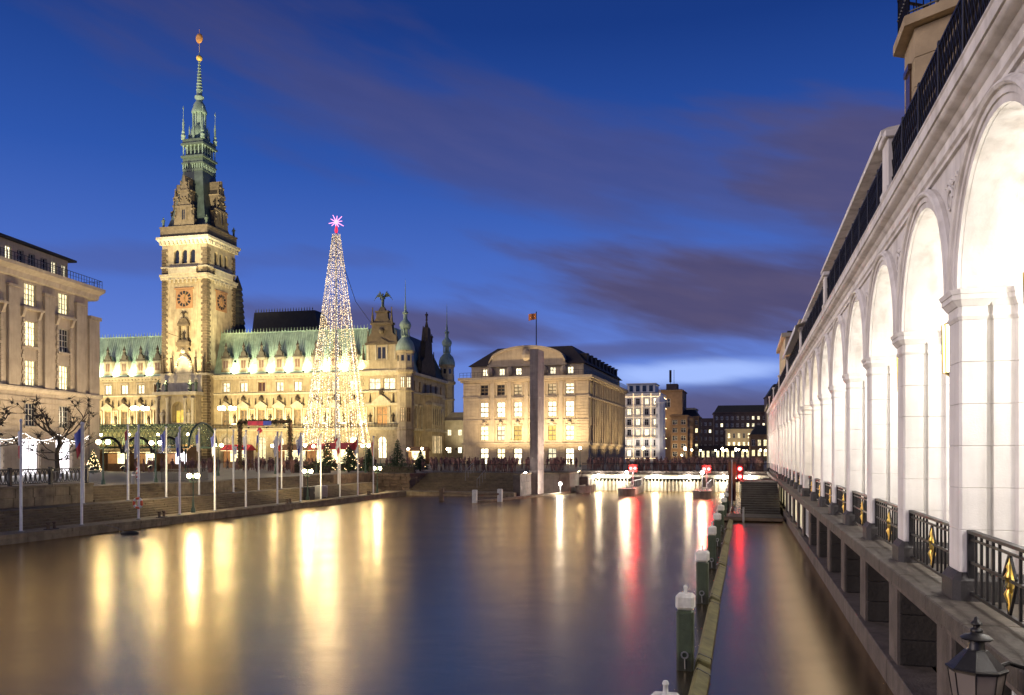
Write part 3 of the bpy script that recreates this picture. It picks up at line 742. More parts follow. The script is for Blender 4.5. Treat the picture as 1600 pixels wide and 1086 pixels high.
for k in range(K0, K1):
    for j in range(3):
        xm = sx(k) - PL*(j + 0.5)
        if (k - 1) % 3 == 0 and j == 0: obj('pedestal', ped_mesh, None, AR, (sx(k), 0.0, ZT + 0.005))
        rl = obj('balcony_railing', lat_mesh, None, AR, (xm, -0.20, ZT)); obj('railing_post', post_mesh, None, rl, (-PL/2, 0, 0))
# ---- hanging lanterns: things of their own
for k in range(K0, K1):
    x = sx(k) - PITCH/2
    s = -x
    n_ = k - K0
    nums = 'first second third fourth fifth sixth seventh eighth ninth tenth eleventh twelfth thirteenth fourteenth fifteenth sixteenth seventeenth eighteenth nineteenth twentieth twenty-first twenty-second twenty-third twenty-fourth'.split()
    lab = f'lit gilt lantern hanging in the {nums[n_]} arcade arch, counted from the camera end'
    lt = thing('hanging_lantern', lab, 'lantern', K(3.08 + 0.52, s, 6.55), 0.2, 'lanterns hanging in the arcade')
    obj('lantern_frame', hl_mesh, None, lt); obj('lantern_glass', hg_mesh, None, lt)
    pw = 440 if k < 6 else 360
    point_light(lt, (CA*2.0, -SA*2.0, 0.3), pw, (1.0, 0.97, 0.93) if k < 5 else (1.0, 0.91, 0.76), 0.3)

# ---- houses standing on the arcade, behind its balcony
H1 = thing('corner_house', 'tall beige ashlar house with bay window rising above the balcony railing', 'house', K(3.08, 0, ZT), -ALPHA - pi/2)
xa, xb, yf = -20.7, -4.0, 1.15
obj('wall_core', MB().box(xa + 0.05, xb, yf + 0.05, yf + 5, -0.05, 17), 'beige_stone', H1)
z = 0.0; row = 0
while z < 9.0:
    x = xa; hh = 0.62
    while x < -8.5:
        l = 1.25 if (row % 2 == 0 or x > xa) else 0.7
        cxm = x + l/2
        if True:
            obj('stone_block', MB().cbox(x + 0.006, x + l - 0.006, yf - 0.02, yf + 0.2, z + 0.006, z + hh - 0.006, 0.012), 'beige_stone', H1)
        x += l
    z += hh; row += 1
bay = [(xa + 0.1, yf - 0.03), (xa + 0.55, yf - 0.75), (xa + 1.7, yf - 0.75), (xa + 2.2, yf - 0.03)]
z = 0.0
while z < 3.7:
    obj('bay_block', MB().prism(bay, z + 0.006, z + 0.61), 'beige_stone', H1); z += 0.62
bw_ = obj('bay_window', MB().box(xa + 0.9, xa + 1.35, yf - 0.79, yf - 0.755, 1.2, 3.0).box(xa + 0.86, xa + 1.39, yf - 0.83, yf - 0.756, 3.0, 3.12), 'glass_brown', H1)
obj('balcony_slab', MB().prism(poly_offset([(a, b_) for a, b_ in bay], 0.22), 3.74, 3.95), 'beige_stone', H1)
bb = poly_offset(bay, 0.12)
bm = MB()
for i in range(3):
    p, q = bb[i], bb[i+1]
    bm.bar((p[0], p[1], 4.95), (q[0], q[1], 4.95), 0.05); bm.bar((p[0], p[1], 4.05), (q[0], q[1], 4.05), 0.03)
    n = max(3, int(((q[0]-p[0])**2 + (q[1]-p[1])**2)**.5/0.13))
    for j in range(n+1):
        f = j/n; X_ = p[0] + (q[0]-p[0])*f; Y_ = p[1] + (q[1]-p[1])*f
        bm.bar((X_, Y_, 3.95), (X_, Y_, 4.95), 0.022); bm.ball((X_, Y_, 4.5), 0.035, 5, 3)
obj('bay_railing', bm, 'iron', H1)
for z in (7.5, 10.5, 13.5):
    w_ = obj('window', MB().box(xa + 3.0, xa + 3.9, yf - 0.05, yf - 0.025, z - 6.0, z - 4.0), 'glass_night', H1)
H2 = thing('attic_storey', 'white set-back attic storey with long overhanging eaves above the arcade balcony', 'house', K(3.08, 0, ZT), -ALPHA - pi/2)
def attic(xa, xb, zt, over):
    ops = []; x = xa + 1.2
    while x < xb - 2.0: ops.append((x, x + 1.3, 0.5, zt - 0.5)); x += 2.6
    obj('wall', MB().wall(xa, xb, 0, zt, 1.2, ops, 0.25).box(xa, xb, 1.46, 5, 0, zt - 0.02), 'plaster_white', H2)
    for o in ops:
        wv = obj('window', MB().box(o[0], o[1], 1.36, 1.42, o[2], o[2]+0.08).box(o[0], o[1], 1.36, 1.42, o[3]-0.08, o[3]).box((o[0]+o[1])/2-0.04, (o[0]+o[1])/2+0.04, 1.36, 1.42, o[2], o[3]), 'white_frame', H2)
        obj('pane', MB().box(o[0], o[1], 1.43, 1.45, o[2], o[3]), 'glass_night', wv)
    e = obj('eaves', MB().prism_x([(-over, zt + 0.02), (-over, zt + 0.16), (-over + 0.15, zt + 0.22), (5.2, zt + 0.9), (5.2, zt + 0.02)], xa, xb), 'plaster_white', H2)
    x = xa + 0.6
    while x < xb: obj('bracket', MB().prism_x([(1.19, zt - 0.45), (1.19, zt + 0.0), (-over + 0.25, zt + 0.0), (0.4, zt - 0.12)], x - 0.08, x + 0.08), 'plaster_white', e); x += 1.1
attic(-36.5, -20.9, 2.16, -0.02)
attic(-60.0, -36.55, 1.95, -0.02)
# scalloped awning over the balcony further along
aw = thing('awning', 'pale striped awning with scalloped edge over the arcade balcony', 'awning', K(3.08, 0, ZT), -ALPHA - pi/2)
pts = []
xa, xb = -58.0, -44.0
obj('cloth', MB().quad((xa, 1.1, 1.9), (xb, 1.1, 1.9), (xb, -0.55, 1.25), (xa, -0.55, 1.25)).box(xa, xb, 1.05, 1.15, 1.88, 1.95), 'white_cloth', aw)
n = 28
for i in range(n):
    x = xa + (xb - xa)*i/n; wd = (xb - xa)/n
    obj('valance', MB().rings([(x + wd*0.5 + wd*0.48*cos(pi + pi*j/6), y, 1.25 - 0.28*sin(pi*j/6)) for y in (-0.57, -0.55) for j in range(7)], 7), 'white_cloth', aw)
def simple_house(name, label, cat, loc, rot, w_, d_, h_, wallm, rows, cols, roof='flat', lit=0.2, litm='lit_warm', roofm='roof_dark', winw=1.1, winh=1.6, side_cols=0, zb=0.9, group=None, frames='white_frame', cornice=True, side='r', seed=1):
    rg = random.Random(seed)
    t = thing(name, label, cat, loc, rot, group)
    fl = (h_ - zb - 0.6)/rows
    ops = []
    for r_ in range(rows):
        for c_ in range(cols):
            x = (c_ + 0.5)*w_/cols; z = zb + r_*fl + (fl - winh)/2
            ops.append((x - winw/2, x + winw/2, z, z + winh))
    obj('wall', MB().wall(0, w_, 0, h_, 0, ops, 0.25), wallm, t)
    sops = []
    for r_ in range(rows):
        for c_ in range(side_cols):
            x = (c_ + 0.5)*d_/side_cols; z = zb + r_*fl + (fl - winh)/2
            sops.append((x - winw/2, x + winw/2, z, z + winh))
    sw = MB().wall(0, d_, 0, h_, 0, sops, 0.25)
    MR = Matrix.Translation((w_, 0, 0)) @ Matrix.Rotation(pi/2, 4, 'Z') if side == 'r' else Matrix.Translation((0, d_, 0)) @ Matrix.Rotation(-pi/2, 4, 'Z')
    obj('side_wall', sw.xf(MR), wallm, t)
    core = MB().box(0.3, w_ - 0.3, 0.3, d_ - 0.0, 0, h_ - 0.05)
    core.box(*((-0.0, 0.29) if side == 'r' else (w_ - 0.29, w_)), 0.3, d_, 0, h_ - 0.02)
    obj('core', core, wallm, t)
    def addw(o, M_):
        lm = litm if rg.random() < lit else 'glass_night'
        a, b_, c_, d2 = o; mx = (a+b_)/2; mz = c_ + (d2-c_)*0.62
        f = MB().box(a, b_, 0.14, 0.2, c_, c_+0.07).box(a, b_, 0.14, 0.2, d2-0.07, d2).box(a, a+0.07, 0.14, 0.2, c_+0.07, d2-0.07).box(b_-0.07, b_, 0.14, 0.2, c_+0.07, d2-0.07).box(mx-0.04, mx+0.04, 0.14, 0.2, c_+0.07, d2-0.07).box(a+0.07, b_-0.07, 0.145, 0.195, mz, mz+0.06)
        wv = obj('window', f.xf(M_), frames, t); obj('pane', MB().box(a, b_, 0.21, 0.24, c_, d2).xf(M_), lm, wv)
    for o in ops: addw(o, Matrix.Identity(4))
    for o in sops: addw(o, MR)
    if cornice: obj('cornice', MB().box(-0.35, w_ + 0.35, -0.35, d_, h_ - 0.0, h_ + 0.4), wallm, t)
    zt = h_ + (0.4 if cornice else 0.0)
    if roof == 'flat': obj('roof', MB().box(0.2, w_-0.2, 0.2, d_-0.2, zt, zt + 0.25), roofm, t)
    else:
        rh = roof; obj('roof', MB().rings([(0,0,zt),(w_,0,zt),(w_,d_,zt),(0,d_,zt),(rh*.6,rh*.6,zt+rh),(w_-rh*.6,rh*.6,zt+rh),(w_-rh*.6,d_-rh*.6,zt+rh),(rh*.6,d_-rh*.6,zt+rh)], 4), roofm, t)
    return t
RA = -ALPHA - pi/2
# houses on top of the arcade further along: x runs towards the camera
simple_house('town_house', 'tall beige house with balconies at the far end of the arcade', 'house', K(3.08 + 1.0, 102, ZT), RA, 14, 8, 6.6, 'cream_render', 2, 5, 'flat', 0.35, 'lit_warm', side='r', side_cols=3, zb=0.6, seed=3)
simple_house('town_house', 'lower beige house between the awning and the tall far house', 'house', K(3.08 + 1.2, 86, ZT), RA, 22, 8, 4.2, 'cream_render', 1, 7, 'flat', 0.3, 'lit_warm', side='r', side_cols=3, zb=0.6, seed=4)
simple_house('town_house', 'pale corner house beyond the arcade end with dark roof', 'house', K(3.6, 138, Z_SQ), RA, 24, 10, 9.0, 'cream_render', 3, 7, 2.5, 0.4, 'lit_warm', side='r', side_cols=4, seed=5)
# ================================================================== TOWN HALL
# local frame: x along the facade, y back, origin at the centre of the tower front, ground level
HR = -radians(13.0)
HALL_ORIGIN = Vector((-81.9, 205.5, 0.0))
TH = thing('town_hall', 'floodlit sandstone town hall with green copper roofs and tall clock tower', 'building', HALL_ORIGIN, HR)
def hallpt(x, y, z): return HALL_ORIGIN + Matrix.Rotation(HR, 3, 'Z') @ Vector((x, y, z))
ZG = Z_SQ
FY = 3.0                      # wing facade plane
Z1, Z2, ZV = 10.85, 19.8, 24.2
HALF = 58.0
def statue_mb(h=2.0, wings=False, arm=True):
    s = h/2.0; mb = MB()
    mb.lathe([(0.28*s,0),(0.30*s,0.06*s),(0.22*s,0.25*s),(0.20*s,0.6*s),(0.24*s,0.95*s),(0.20*s,1.1*s),(0.27*s,1.35*s),(0.25*s,1.5*s),(0.09*s,1.62*s),(0.08*s,1.68*s)], 8)
    mb.ball((0,0,1.80*s), 0.14*s, 8, 6, 1.2)
    for d in (-1, 1):
        mb.tube([(d*0.24*s,0,1.5*s),(d*0.36*s,-0.05*s,1.2*s),(d*0.22*s,-0.25*s,1.05*s)] if arm else [(d*0.24*s,0,1.5*s),(d*0.42*s,0,1.8*s),(d*0.5*s,-0.05*s,2.15*s)], [0.09*s,0.075*s,0.06*s], 6)
        if wings:
            for j in range(5): mb.tube([(d*0.12*s,0.12*s,1.45*s),(d*(0.5+0.12*j)*s,0.2*s,(2.15-0.14*j)*s),(d*(0.62+0.20*j)*s,0.22*s,(2.35-0.34*j)*s)], [0.06*s,0.09*s,0.02*s], 5)
    return mb
stat_mesh = statue_mb(2.2).mesh('statue', 'hall_dark', 60)
bronze_stat = statue_mb(2.6).mesh('statue', 'bronze_green', 60)
arch_cache = {}
def hall_window(x, z0, w_, h_, y, lm, parent=TH, M_=None, cross=0.62, arched=False, name='window', fm='wood_frame'):
    M_ = M_ or Matrix.Identity(4)
    f = MB(); t_ = 0.11
    f.box(x-w_/2, x+w_/2, y, y+0.1, z0, z0+t_).box(x-w_/2, x-w_/2+t_, y, y+0.1, z0+t_, z0+h_).box(x+w_/2-t_, x+w_/2, y, y+0.1, z0+t_, z0+h_).box(x-w_/2+t_, x+w_/2-t_, y, y+0.1, z0+h_-t_, z0+h_)
    f.box(x-0.09, x+0.09, y-0.02, y+0.1, z0+t_, z0+h_-t_)
    if cross: f.box(x-w_/2+t_, x+w_/2-t_, y-0.01, y+0.09, z0+h_*cross, z0+h_*cross+0.12)
    o = obj(name, f.xf(M_), fm, parent); obj('pane', MB().box(x-w_/2+0.02, x+w_/2-0.02, y+0.11, y+0.13, z0+0.02, z0+h_-0.02).xf(M_), lm, o)
    return o
CEN = [s*(9.8 + 4.9*k) for s in (-1, 1) for k in range(8)]
CEN = [c_ for c_ in CEN if c_ > -42]
hr = random.Random(5)
# ---- wings
for (xa, xb) in ((-46.0, -6.3), (6.3, 46.3)):
    cs_ = [c_ for c_ in CEN if xa < c_ < xb]
    ops = []
    for c_ in cs_:
        ops += [(c_-1.0, c_+1.0, 20.15, 22.45), (c_-0.95, c_+0.95, 11.6, 15.6), (c_-1.1, c_+1.1, 3.4, 8.9)]
    wl_ = MB().wall(xa, xb, ZG, ZV, FY, ops, 0.45)
    for c_ in cs_: wl_.arch_fill(c_-1.1, c_+1.1, 8.9, FY, FY+0.45)
    obj('wing_wall', wl_, 'hall_stone', TH)
    # courses: rusticated ground floor bands, string courses, balcony
    for i in range(10):
        z = 3.1 + i*0.72; spans = []
        px_ = xa
        for c_ in sorted(cs_):
            if z < 8.9 + 0.3: spans.append((px_, c_ - 1.35)); px_ = c_ + 1.35
        spans.append((px_, xb)); mb = MB()
        for a, b_ in spans: mb.box(a, b_, FY-0.14, FY-0.003, z, z+0.56)
        obj('rustic_course', mb, 'hall_stone', TH, kind='stuff')
    vous = MB()
    for c_ in cs_:
        for j in range(11):
            a0 = pi*(j+0.08)/11; a1 = pi*(j+0.92)/11; r0 = 1.12; r1 = 2.05 if j % 2 else 1.8
            P = [(c_ + r0*cos(a0), 7.8 + r0*sin(a0)), (c_ + r1*cos(a0), 7.8 + r1*sin(a0)), (c_ + r1*cos(a1), 7.8 + r1*sin(a1)), (c_ + r0*cos(a1), 7.8 + r0*sin(a1))]
            vous.prism_y(P, FY-0.20, FY-0.005)
    obj('voussoirs', vous, 'hall_trim', TH, kind='stuff')
    obj('string_course', MB().prism_x([(FY-0.003,10.3),(FY-0.25,10.35),(FY-0.25,10.55),(FY-0.9,10.75),(FY-0.9,10.95),(FY-0.003,10.95)], xa, xb), 'hall_trim', TH)
    bal_ = MB().box(xa, xb, FY-0.85, FY-0.75, 11.75, 11.85)
    x = xa + 0.2
    while x < xb: bal_.box(x-0.05, x+0.05, FY-0.83, FY-0.77, 10.95, 11.75); x += 0.36
    obj('balcony_railing', bal_, 'iron', TH, kind='stuff')
    obj('string_course', MB().prism_x([(FY-0.003,19.35),(FY-0.18,19.4),(FY-0.3,19.65),(FY-0.3,19.8),(FY-0.003,19.85)], xa, xb), 'hall_trim', TH)
    obj('eaves_cornice', MB().prism_x([(FY-0.003,23.3),(FY-0.15,23.35),(FY-0.2,23.75),(FY-0.75,24.1),(FY-0.8,24.45),(FY-0.003,24.5)], xa, xb), 'hall_trim', TH)
    br_ = MB(); x = xa + 0.5
    while x < xb: br_.box(x-0.12, x+0.12, FY-0.55, FY-0.2, 23.55, 23.95); x += 0.98
    obj('cornice_brackets', br_, 'hall_trim', TH, kind='stuff')
    # roof
    obj('roof', MB().prism_x([(FY-0.5,24.52),(FY+0.9,27.2),(FY+3.4,35.2),(FY+14,35.2),(FY+16,24.52)], xa-0.6 if xa < 0 else xa-0.3, xb+0.4), 'copper_green', TH)
    seam = MB(); x = xa
    while x < xb: seam.bar((x, FY+0.86, 27.2), (x, FY+3.36, 35.2), 0.07, 0.08); x += 0.62
    obj('roof_seams', seam, 'copper_green', TH, kind='stuff')
    cre = MB().box(xa, xb, FY+3.3, FY+3.5, 35.2, 35.45); x = xa
    while x < xb: cre.lathe([(0.09,35.4),(0.16,35.7),(0.05,35.85),(0.08,36.0),(0.01,36.45)], 5, x, FY+3.4); x += 0.85
    obj('ridge_crest', cre, 'copper_green', TH, kind='stuff')
    for c_ in cs_:
        up = 'lit_pale' if (hr.random() < 0.45) else 'glass_brown'
        if abs(c_ - 14.7) < 0.1 or abs(c_ - 29.4) < 0.1: up = 'lit_pale'
        if c_ < 0: up = 'lit_pale' if c_ < -12 else 'glass_brown'
        hall_window(c_, 20.15, 2.0, 2.3, FY+0.2, up, cross=0)
        hall_window(c_, 11.6, 1.9, 4.0, FY+0.2, 'lit_hall', cross=0.55)
        hall_window(c_, 3.4, 2.2, 5.5, FY+0.25, hr.choice(('glass_brown', 'lit_dim', 'lit_warm')), cross=0.7)
        # pediment with shield and obelisks
        pd = MB().box(c_-1.55, c_+1.55, FY-0.45, FY-0.004, 16.0, 16.4)
        pd.prism_y([(c_-1.75,16.41),(c_+1.75,16.41),(c_+1.75,16.55),(c_,17.75),(c_-1.75,16.55)], FY-0.6, FY-0.004)
        obj('pediment', pd, 'hall_trim', TH)
        sh = MB().ball((c_, FY-0.35, 18.35), 0.55, 8, 6, 1.2).ball((c_, FY-0.3, 19.0), 0.25, 6, 4).ball((c_-0.5, FY-0.25, 18.1), 0.25, 6, 4).ball((c_+0.5, FY-0.25, 18.1), 0.25, 6, 4)
        for s in (-1, 1): sh.frustum(c_+s*1.55, FY-0.3, 0.34, 0.34, 16.6, 0.1, 0.1, 18.3).ball((c_+s*1.55, FY-0.3, 18.35), 0.13, 5, 4)
        obj('shield', sh, 'hall_dark', TH)
        # surround
        obj('window_surround', MB().box(c_-1.3, c_-0.97, FY-0.22, FY-0.004, 11.3, 16.0).box(c_+0.97, c_+1.3, FY-0.22, FY-0.004, 11.3, 16.0), 'hall_trim', TH)
        obj('window_surround', MB().box(c_-1.2, c_-1.02, FY-0.12, FY-0.004, 20.0, 22.6).box(c_+1.02, c_+1.2, FY-0.12, FY-0.004, 20.0, 22.6).box(c_-1.2, c_+1.2, FY-0.14, FY-0.004, 22.6, 22.9), 'hall_trim', TH)
    # niches with statues between the windows
    for c_ in sorted(cs_)[:-1]:
        xm = c_ + 2.45
        n_ = obj('statue', stat_mesh, None, TH, (xm, FY-0.35, 12.3))
        obj('niche', MB().box(xm-0.75, xm-0.55, FY-0.3, FY-0.004, 12.0, 15.6).box(xm+0.55, xm+0.75, FY-0.3, FY-0.004, 12.0, 15.6).box(xm-0.8, xm+0.8, FY-0.4, FY-0.004, 15.6, 15.9).box(xm-0.8, xm+0.8, FY-0.6, FY-0.004, 11.9, 12.25), 'hall_trim', TH)
# ---- dormers: one built, then copied
def dormer(x):
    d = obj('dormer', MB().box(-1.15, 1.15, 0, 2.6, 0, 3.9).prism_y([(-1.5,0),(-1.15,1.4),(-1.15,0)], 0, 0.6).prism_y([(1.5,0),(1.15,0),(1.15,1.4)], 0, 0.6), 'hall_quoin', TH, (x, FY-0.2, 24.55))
    obj('dormer_window', MB().box(-0.62, -0.1, -0.03, -0.003, 1.5, 3.4).box(0.1, 0.62, -0.03, -0.003, 1.5, 3.4), 'glass_brown', d)
    g_ = MB().box(-1.35, 1.35, -0.2, 2.6, 3.9, 4.2).prism_y([(-1.2,4.2),(1.2,4.2),(0.75,4.75),(0.7,5.3),(0.25,5.9),(0.22,6.5),(-0.22,6.5),(-0.25,5.9),(-0.7,5.3),(-0.75,4.75)], -0.12, 0.5)
    g_.ball((0, 0.1, 6.9), 0.42, 6, 5, 1.2).lathe([(0.16,7.2),(0.22,7.5),(0.05,8.0)], 6, 0, 0.1)
    for s in (-1, 1): g_.lathe([(0.12,4.2),(0.18,4.5),(0.08,4.8),(0.02,5.6)], 6, s*1.15, 0.0)
    obj('dormer_gable', g_, 'hall_dark', d)
    obj('dormer_roof', MB().prism_y([(-1.1,4.2),(1.1,4.2),(0,5.6)], 0.5, 3.2), 'copper_green', d)
    return d
d0 = None
for c_ in CEN:
    if d0 is None: d0 = dormer(c_)
    else:
        d = copy_tree(d0, TH); d.location = (c_, FY-0.2, 24.55)
# ---- end pavilion with gable
PX0, PX1, PC = 46.3, 57.2, 51.9
ops = [(PC-3.3, PC-0.4, 20.0, 22.7), (PC+0.4, PC+3.3, 20.0, 22.7), (PC-1.3, PC+1.3, 11.6, 15.9), (PC-1.1, PC+1.1, 3.6, 8.8)]
pw_ = MB().wall(PX0, PX1, ZG, ZV, FY-1.2, ops, 0.5).arch_fill(PC-1.1, PC+1.1, 8.8, FY-1.2, FY-0.7)
pw_.quad((PX0, FY-1.2, ZG), (PX0, FY+0.2, ZG), (PX0, FY+0.2, ZV), (PX0, FY-1.2, ZV))
obj('pavilion_wall', pw_, 'hall_stone', TH)
py = FY - 1.2
hall_window(PC-1.85, 20.0, 2.9, 2.7, py+0.2, 'lit_pale', cross=0.6); hall_window(PC+1.85, 20.0, 2.9, 2.7, py+0.2, 'lit_pale', cross=0.6)
hall_window(PC, 11.6, 2.6, 4.3, py+0.2, 'lit_orange', cross=0.55); hall_window(PC, 3.6, 2.2, 5.2, py+0.25, 'lit_pale', cross=0.7)
obj('pediment', MB().box(PC-5.2, PC+5.2, py-0.5, py-0.004, 16.2, 16.7).prism_y([(PC-2.4,16.71),(PC+2.4,16.71),(PC+2.4,16.9),(PC,18.8),(PC-2.4,16.9)], py-0.7, py-0.004), 'hall_trim', TH)
for s in (-1, 1):
    obj('statue', stat_mesh, None, TH, (PC+s*2.9, py-0.35, 12.3)); obj('niche', MB().box(PC+s*2.9-1.0, PC+s*2.9-0.7, py-0.3, py-0.004, 12.0, 15.8).box(PC+s*2.9+0.7, PC+s*2.9+1.0, py-0.3, py-0.004, 12.0, 15.8).box(PC+s*2.9-1.0, PC+s*2.9+1.0, py-0.5, py-0.004, 11.6, 12.2), 'hall_trim', TH)
    for xx in (2.9, 4.9): obj('obelisk', MB().frustum(PC+s*xx, py-0.3, 0.45, 0.45, 16.9, 0.12, 0.12, 19.0), 'hall_dark', TH)
obj('shield', MB().ball((PC, py-0.3, 19.3), 0.7, 8, 6, 1.2), 'hall_dark', TH)
for z_, dz in ((10.3, 0.7), (19.3, 0.4)): obj('string_course', MB().box(PX0-0.2, PX1+0.2, py-0.55, py-0.004, z_, z_+dz), 'hall_trim', TH)
balp = MB().box(PC-4.6, PC+4.6, py-0.9, py-0.8, 11.8, 11.9)
for i in range(26): balp.box(PC-4.55+i*0.364-0.05, PC-4.55+i*0.364+0.05, py-0.88, py-0.82, 11.0, 11.8)
obj('balcony_railing', balp, 'iron', TH, kind='stuff'); obj('balcony_slab', MB().box(PC-4.8, PC+4.8, py-1.0, py-0.56, 10.7, 11.0), 'hall_trim', TH)
obj('eaves_cornice', MB().prism_x([(py-0.003,23.3),(py-0.2,23.4),(py-0.75,24.1),(py-0.8,24.5),(py+4,24.5),(py+4,23.3)], PX0-0.3, PX1+0.6), 'hall_trim', TH)
qm = MB()
for i in range(30):
    w_ = 1.3 if i % 2 else 0.95; z = 3.0 + i*0.7
    if z < 23: qm.box(PX1-w_, PX1+0.06, py-0.14, py-0.004, z, z+0.55).box(PX0-0.06, PX0+w_, py-0.14, py-0.004, z, z+0.55)
for i in range(10):
    z = 3.1 + i*0.72
    for a, b_ in ((PX0+1.4, PC-1.4), (PC+1.4, PX1-1.4)) if z < 9 else ((PX0+1.4, PX1-1.4),): qm.box(a, b_, py-0.12, py-0.004, z, z+0.56)
obj('quoins', qm, 'hall_stone', TH, kind='stuff')
gb = obj('gable', MB().box(PC-5.3, PC+5.3, py-0.3, py+1.5, 24.52, 27.0).box(PC-3.9, PC+3.9, py-0.2, py+1.4, 27.0, 30.6), 'hall_stone', TH)
obj('gable_window', MB().box(PC-0.95, PC-0.15, py-0.24, py-0.205, 27.3, 30.0).box(PC+0.15, PC+0.95, py-0.24, py-0.205, 27.3, 30.0), 'glass_night', gb)
obj('gable_columns', MB().box(PC-3.6,PC-3.2,py-0.45,py-0.21,27.0,30.6).box(PC-1.6,PC-1.2,py-0.45,py-0.21,27.0,30.6).box(PC+1.2,PC+1.6,py-0.45,py-0.21,27.0,30.6).box(PC+3.2,PC+3.6,py-0.45,py-0.21,27.0,30.6), 'hall_trim', gb, kind='stuff')
g2 = MB().box(PC-4.2, PC+4.2, py-0.5, py+1.4, 30.6, 31.1).prism_y([(PC-1.7,31.11),(PC+1.7,31.11),(PC,32.2)], py-0.5, py+0.5)
g2.prism_y([(PC-3.9,31.1),(PC+3.9,31.1),(PC+3.5,32.6),(PC+2.7,33.4),(PC+2.5,35.4),(PC-2.5,35.4),(PC-2.7,33.4),(PC-3.5,32.6)], py-0.15, py+1.3)
g2.box(PC-2.8, PC+2.8, py-0.4, py+1.3, 35.4, 35.9).prism_y([(PC-2.3,35.9),(PC+2.3,35.9),(PC+1.5,37.0),(PC+1.4,38.3),(PC-1.4,38.3),(PC-1.5,37.0)], py-0.1, py+1.2).box(PC-1.7, PC+1.7, py-0.3, py+1.2, 38.3, 38.7).frustum(PC, py+0.5, 1.8, 1.4, 38.7, 0.9, 0.9, 39.6)
g2.ball((PC, py-0.25, 33.9), 0.75, 10, 6)
for s in (-1, 1):
    for xx, za, hh in ((4.8, 27.0, 3.4), (3.6, 31.1, 2.6), (2.4, 35.9, 3.4)): g2.frustum(PC+s*xx, py, 0.6, 0.6, za, 0.12, 0.12, za+hh).ball((PC+s*xx, py, za+hh+0.1), 0.2, 6, 4)
obj('gable_top', g2, 'hall_quoin', gb)
obj('statue', statue_mb(3.4, wings=True).mesh('statue', 'bronze_green', 60), None, TH, (PC, py+0.5, 39.6), label='green bronze winged figure on the gable top')
for s in (-1, 1): obj('statue', stat_mesh, None, TH, (PC+s*4.7, py-0.1, 27.0))
obj('pavilion_roof', MB().prism_x([(py+0.6,24.52),(py+5.0,35.4),(py+14,35.4),(py+18,24.52)], PX0+0.3, PX1-4), 'copper_green', TH)
obj('pavilion_hip', MB().rings([(PX1-4.02,py+0.6,24.52),(PX1-4.02,py+18,24.52),(PX1-4.02,py+14,35.4),(PX1-4.02,py+5,35.4),(PX1+0.3,py+0.8,24.5),(PX1+0.3,py+18,24.5),(PX1-3.9,py+13,35.3),(PX1-3.9,py+5,35.3)], 4), 'copper_green', TH)
# ---- end facade running back from the corner
EX = PX1 + 0.6; EL = 33.0
ME = Matrix.Translation((EX, py, 0)) @ Matrix.Rotation(pi/2, 4, 'Z')      # local x -> back
ops = []
ecs = [6.0, 10.2, 14.4, 18.6, 22.8, 27.0]
for c_ in ecs: ops += [(c_-0.75, c_+0.75, 20.0, 22.6), (c_-0.7, c_+0.7, 11.6, 15.6), (c_-0.7, c_+0.7, 4.6, 9.0)]
obj('end_wall', MB().wall(0, EL, ZG, ZV, 0, ops, 0.45).xf(ME), 'hall_stone', TH)
for j, c_ in enumerate(ecs):
    hall_window(c_, 20.0, 1.5, 2.6, 0.2, 'glass_brown', M_=ME, cross=0); hall_window(c_, 11.6, 1.4, 4.0, 0.2, 'lit_dim' if j % 2 else 'glass_brown', M_=ME); hall_window(c_, 4.6, 1.4, 4.4, 0.2, 'lit_dim', M_=ME, cross=0.7)
    obj('window_surround', MB().box(c_-1.1, c_-0.8, -0.35, -0.004, 10.9, 16.3).box(c_+0.8, c_+1.1, -0.35, -0.004, 10.9, 16.3).box(c_-1.3, c_+1.3, -0.5, -0.004, 16.3, 16.8).xf(ME), 'hall_trim', TH)
for z_, dz, ov in ((10.3, 0.6, 0.6), (19.3, 0.4, 0.4), (23.7, 0.7, 0.9)): obj('string_course', MB().box(-0.3, EL+0.3, -ov, -0.003, z_, z_+dz).xf(ME), 'hall_trim', TH)
rc = MB()
for i in range(10): rc.box(2.0, EL, -0.12, -0.003, 3.1+i*0.72, 3.1+i*0.72+0.55) if False else [rc.box(a, b_, -0.12, -0.003, 3.1+i*0.72, 3.65+i*0.72) for a, b_ in zip([2.2]+[c_+0.8 for c_ in ecs], [c_-0.8 for c_ in ecs]+[EL])]
obj('rustic_course', rc.xf(ME), 'hall_stone', TH, kind='stuff')
bayp = [(11.0, -0.003), (12.2, -2.4), (20.8, -2.4), (22.0, -0.003)]
by = obj('bay_front', MB().rings([(x, y, z) for z in (ZG, 19.2) for x, y in bayp], 4).xf(ME), 'hall_stone', TH)
for i in range(5):
    x = 13.2 + i*1.65
    obj('bay_window', MB().box(x-0.5, x+0.5, -2.46, -2.41, 4.8, 9.2).xf(ME), 'lit_dim', by); obj('bay_window', MB().box(x-0.5, x+0.5, -2.46, -2.41, 12.0, 16.0).xf(ME), 'glass_brown', by)
    obj('bay_column', MB().lathe([(0.28,10.9),(0.22,11.3),(0.2,16.2),(0.32,16.8)], 8, x-0.82, -2.55).xf(ME), 'hall_trim', by)
obj('bay_cornice', MB().box(11.5, 21.5, -2.8, -0.1, 10.2, 10.9).box(11.5, 21.5, -2.8, -0.1, 16.8, 17.5).box(11.3, 21.7, -2.9, -0.1, 19.2, 19.8).xf(ME), 'hall_trim', by)
eg = MB().prism_y([(10.5,24.4),(22.5,24.4),(21.5,28),(19.5,29.0),(19,33),(17.6,33.8),(17.2,37),(15.8,37),(15.4,33.8),(14,33),(13.5,29),(11.5,28)], -0.2, 1.2)
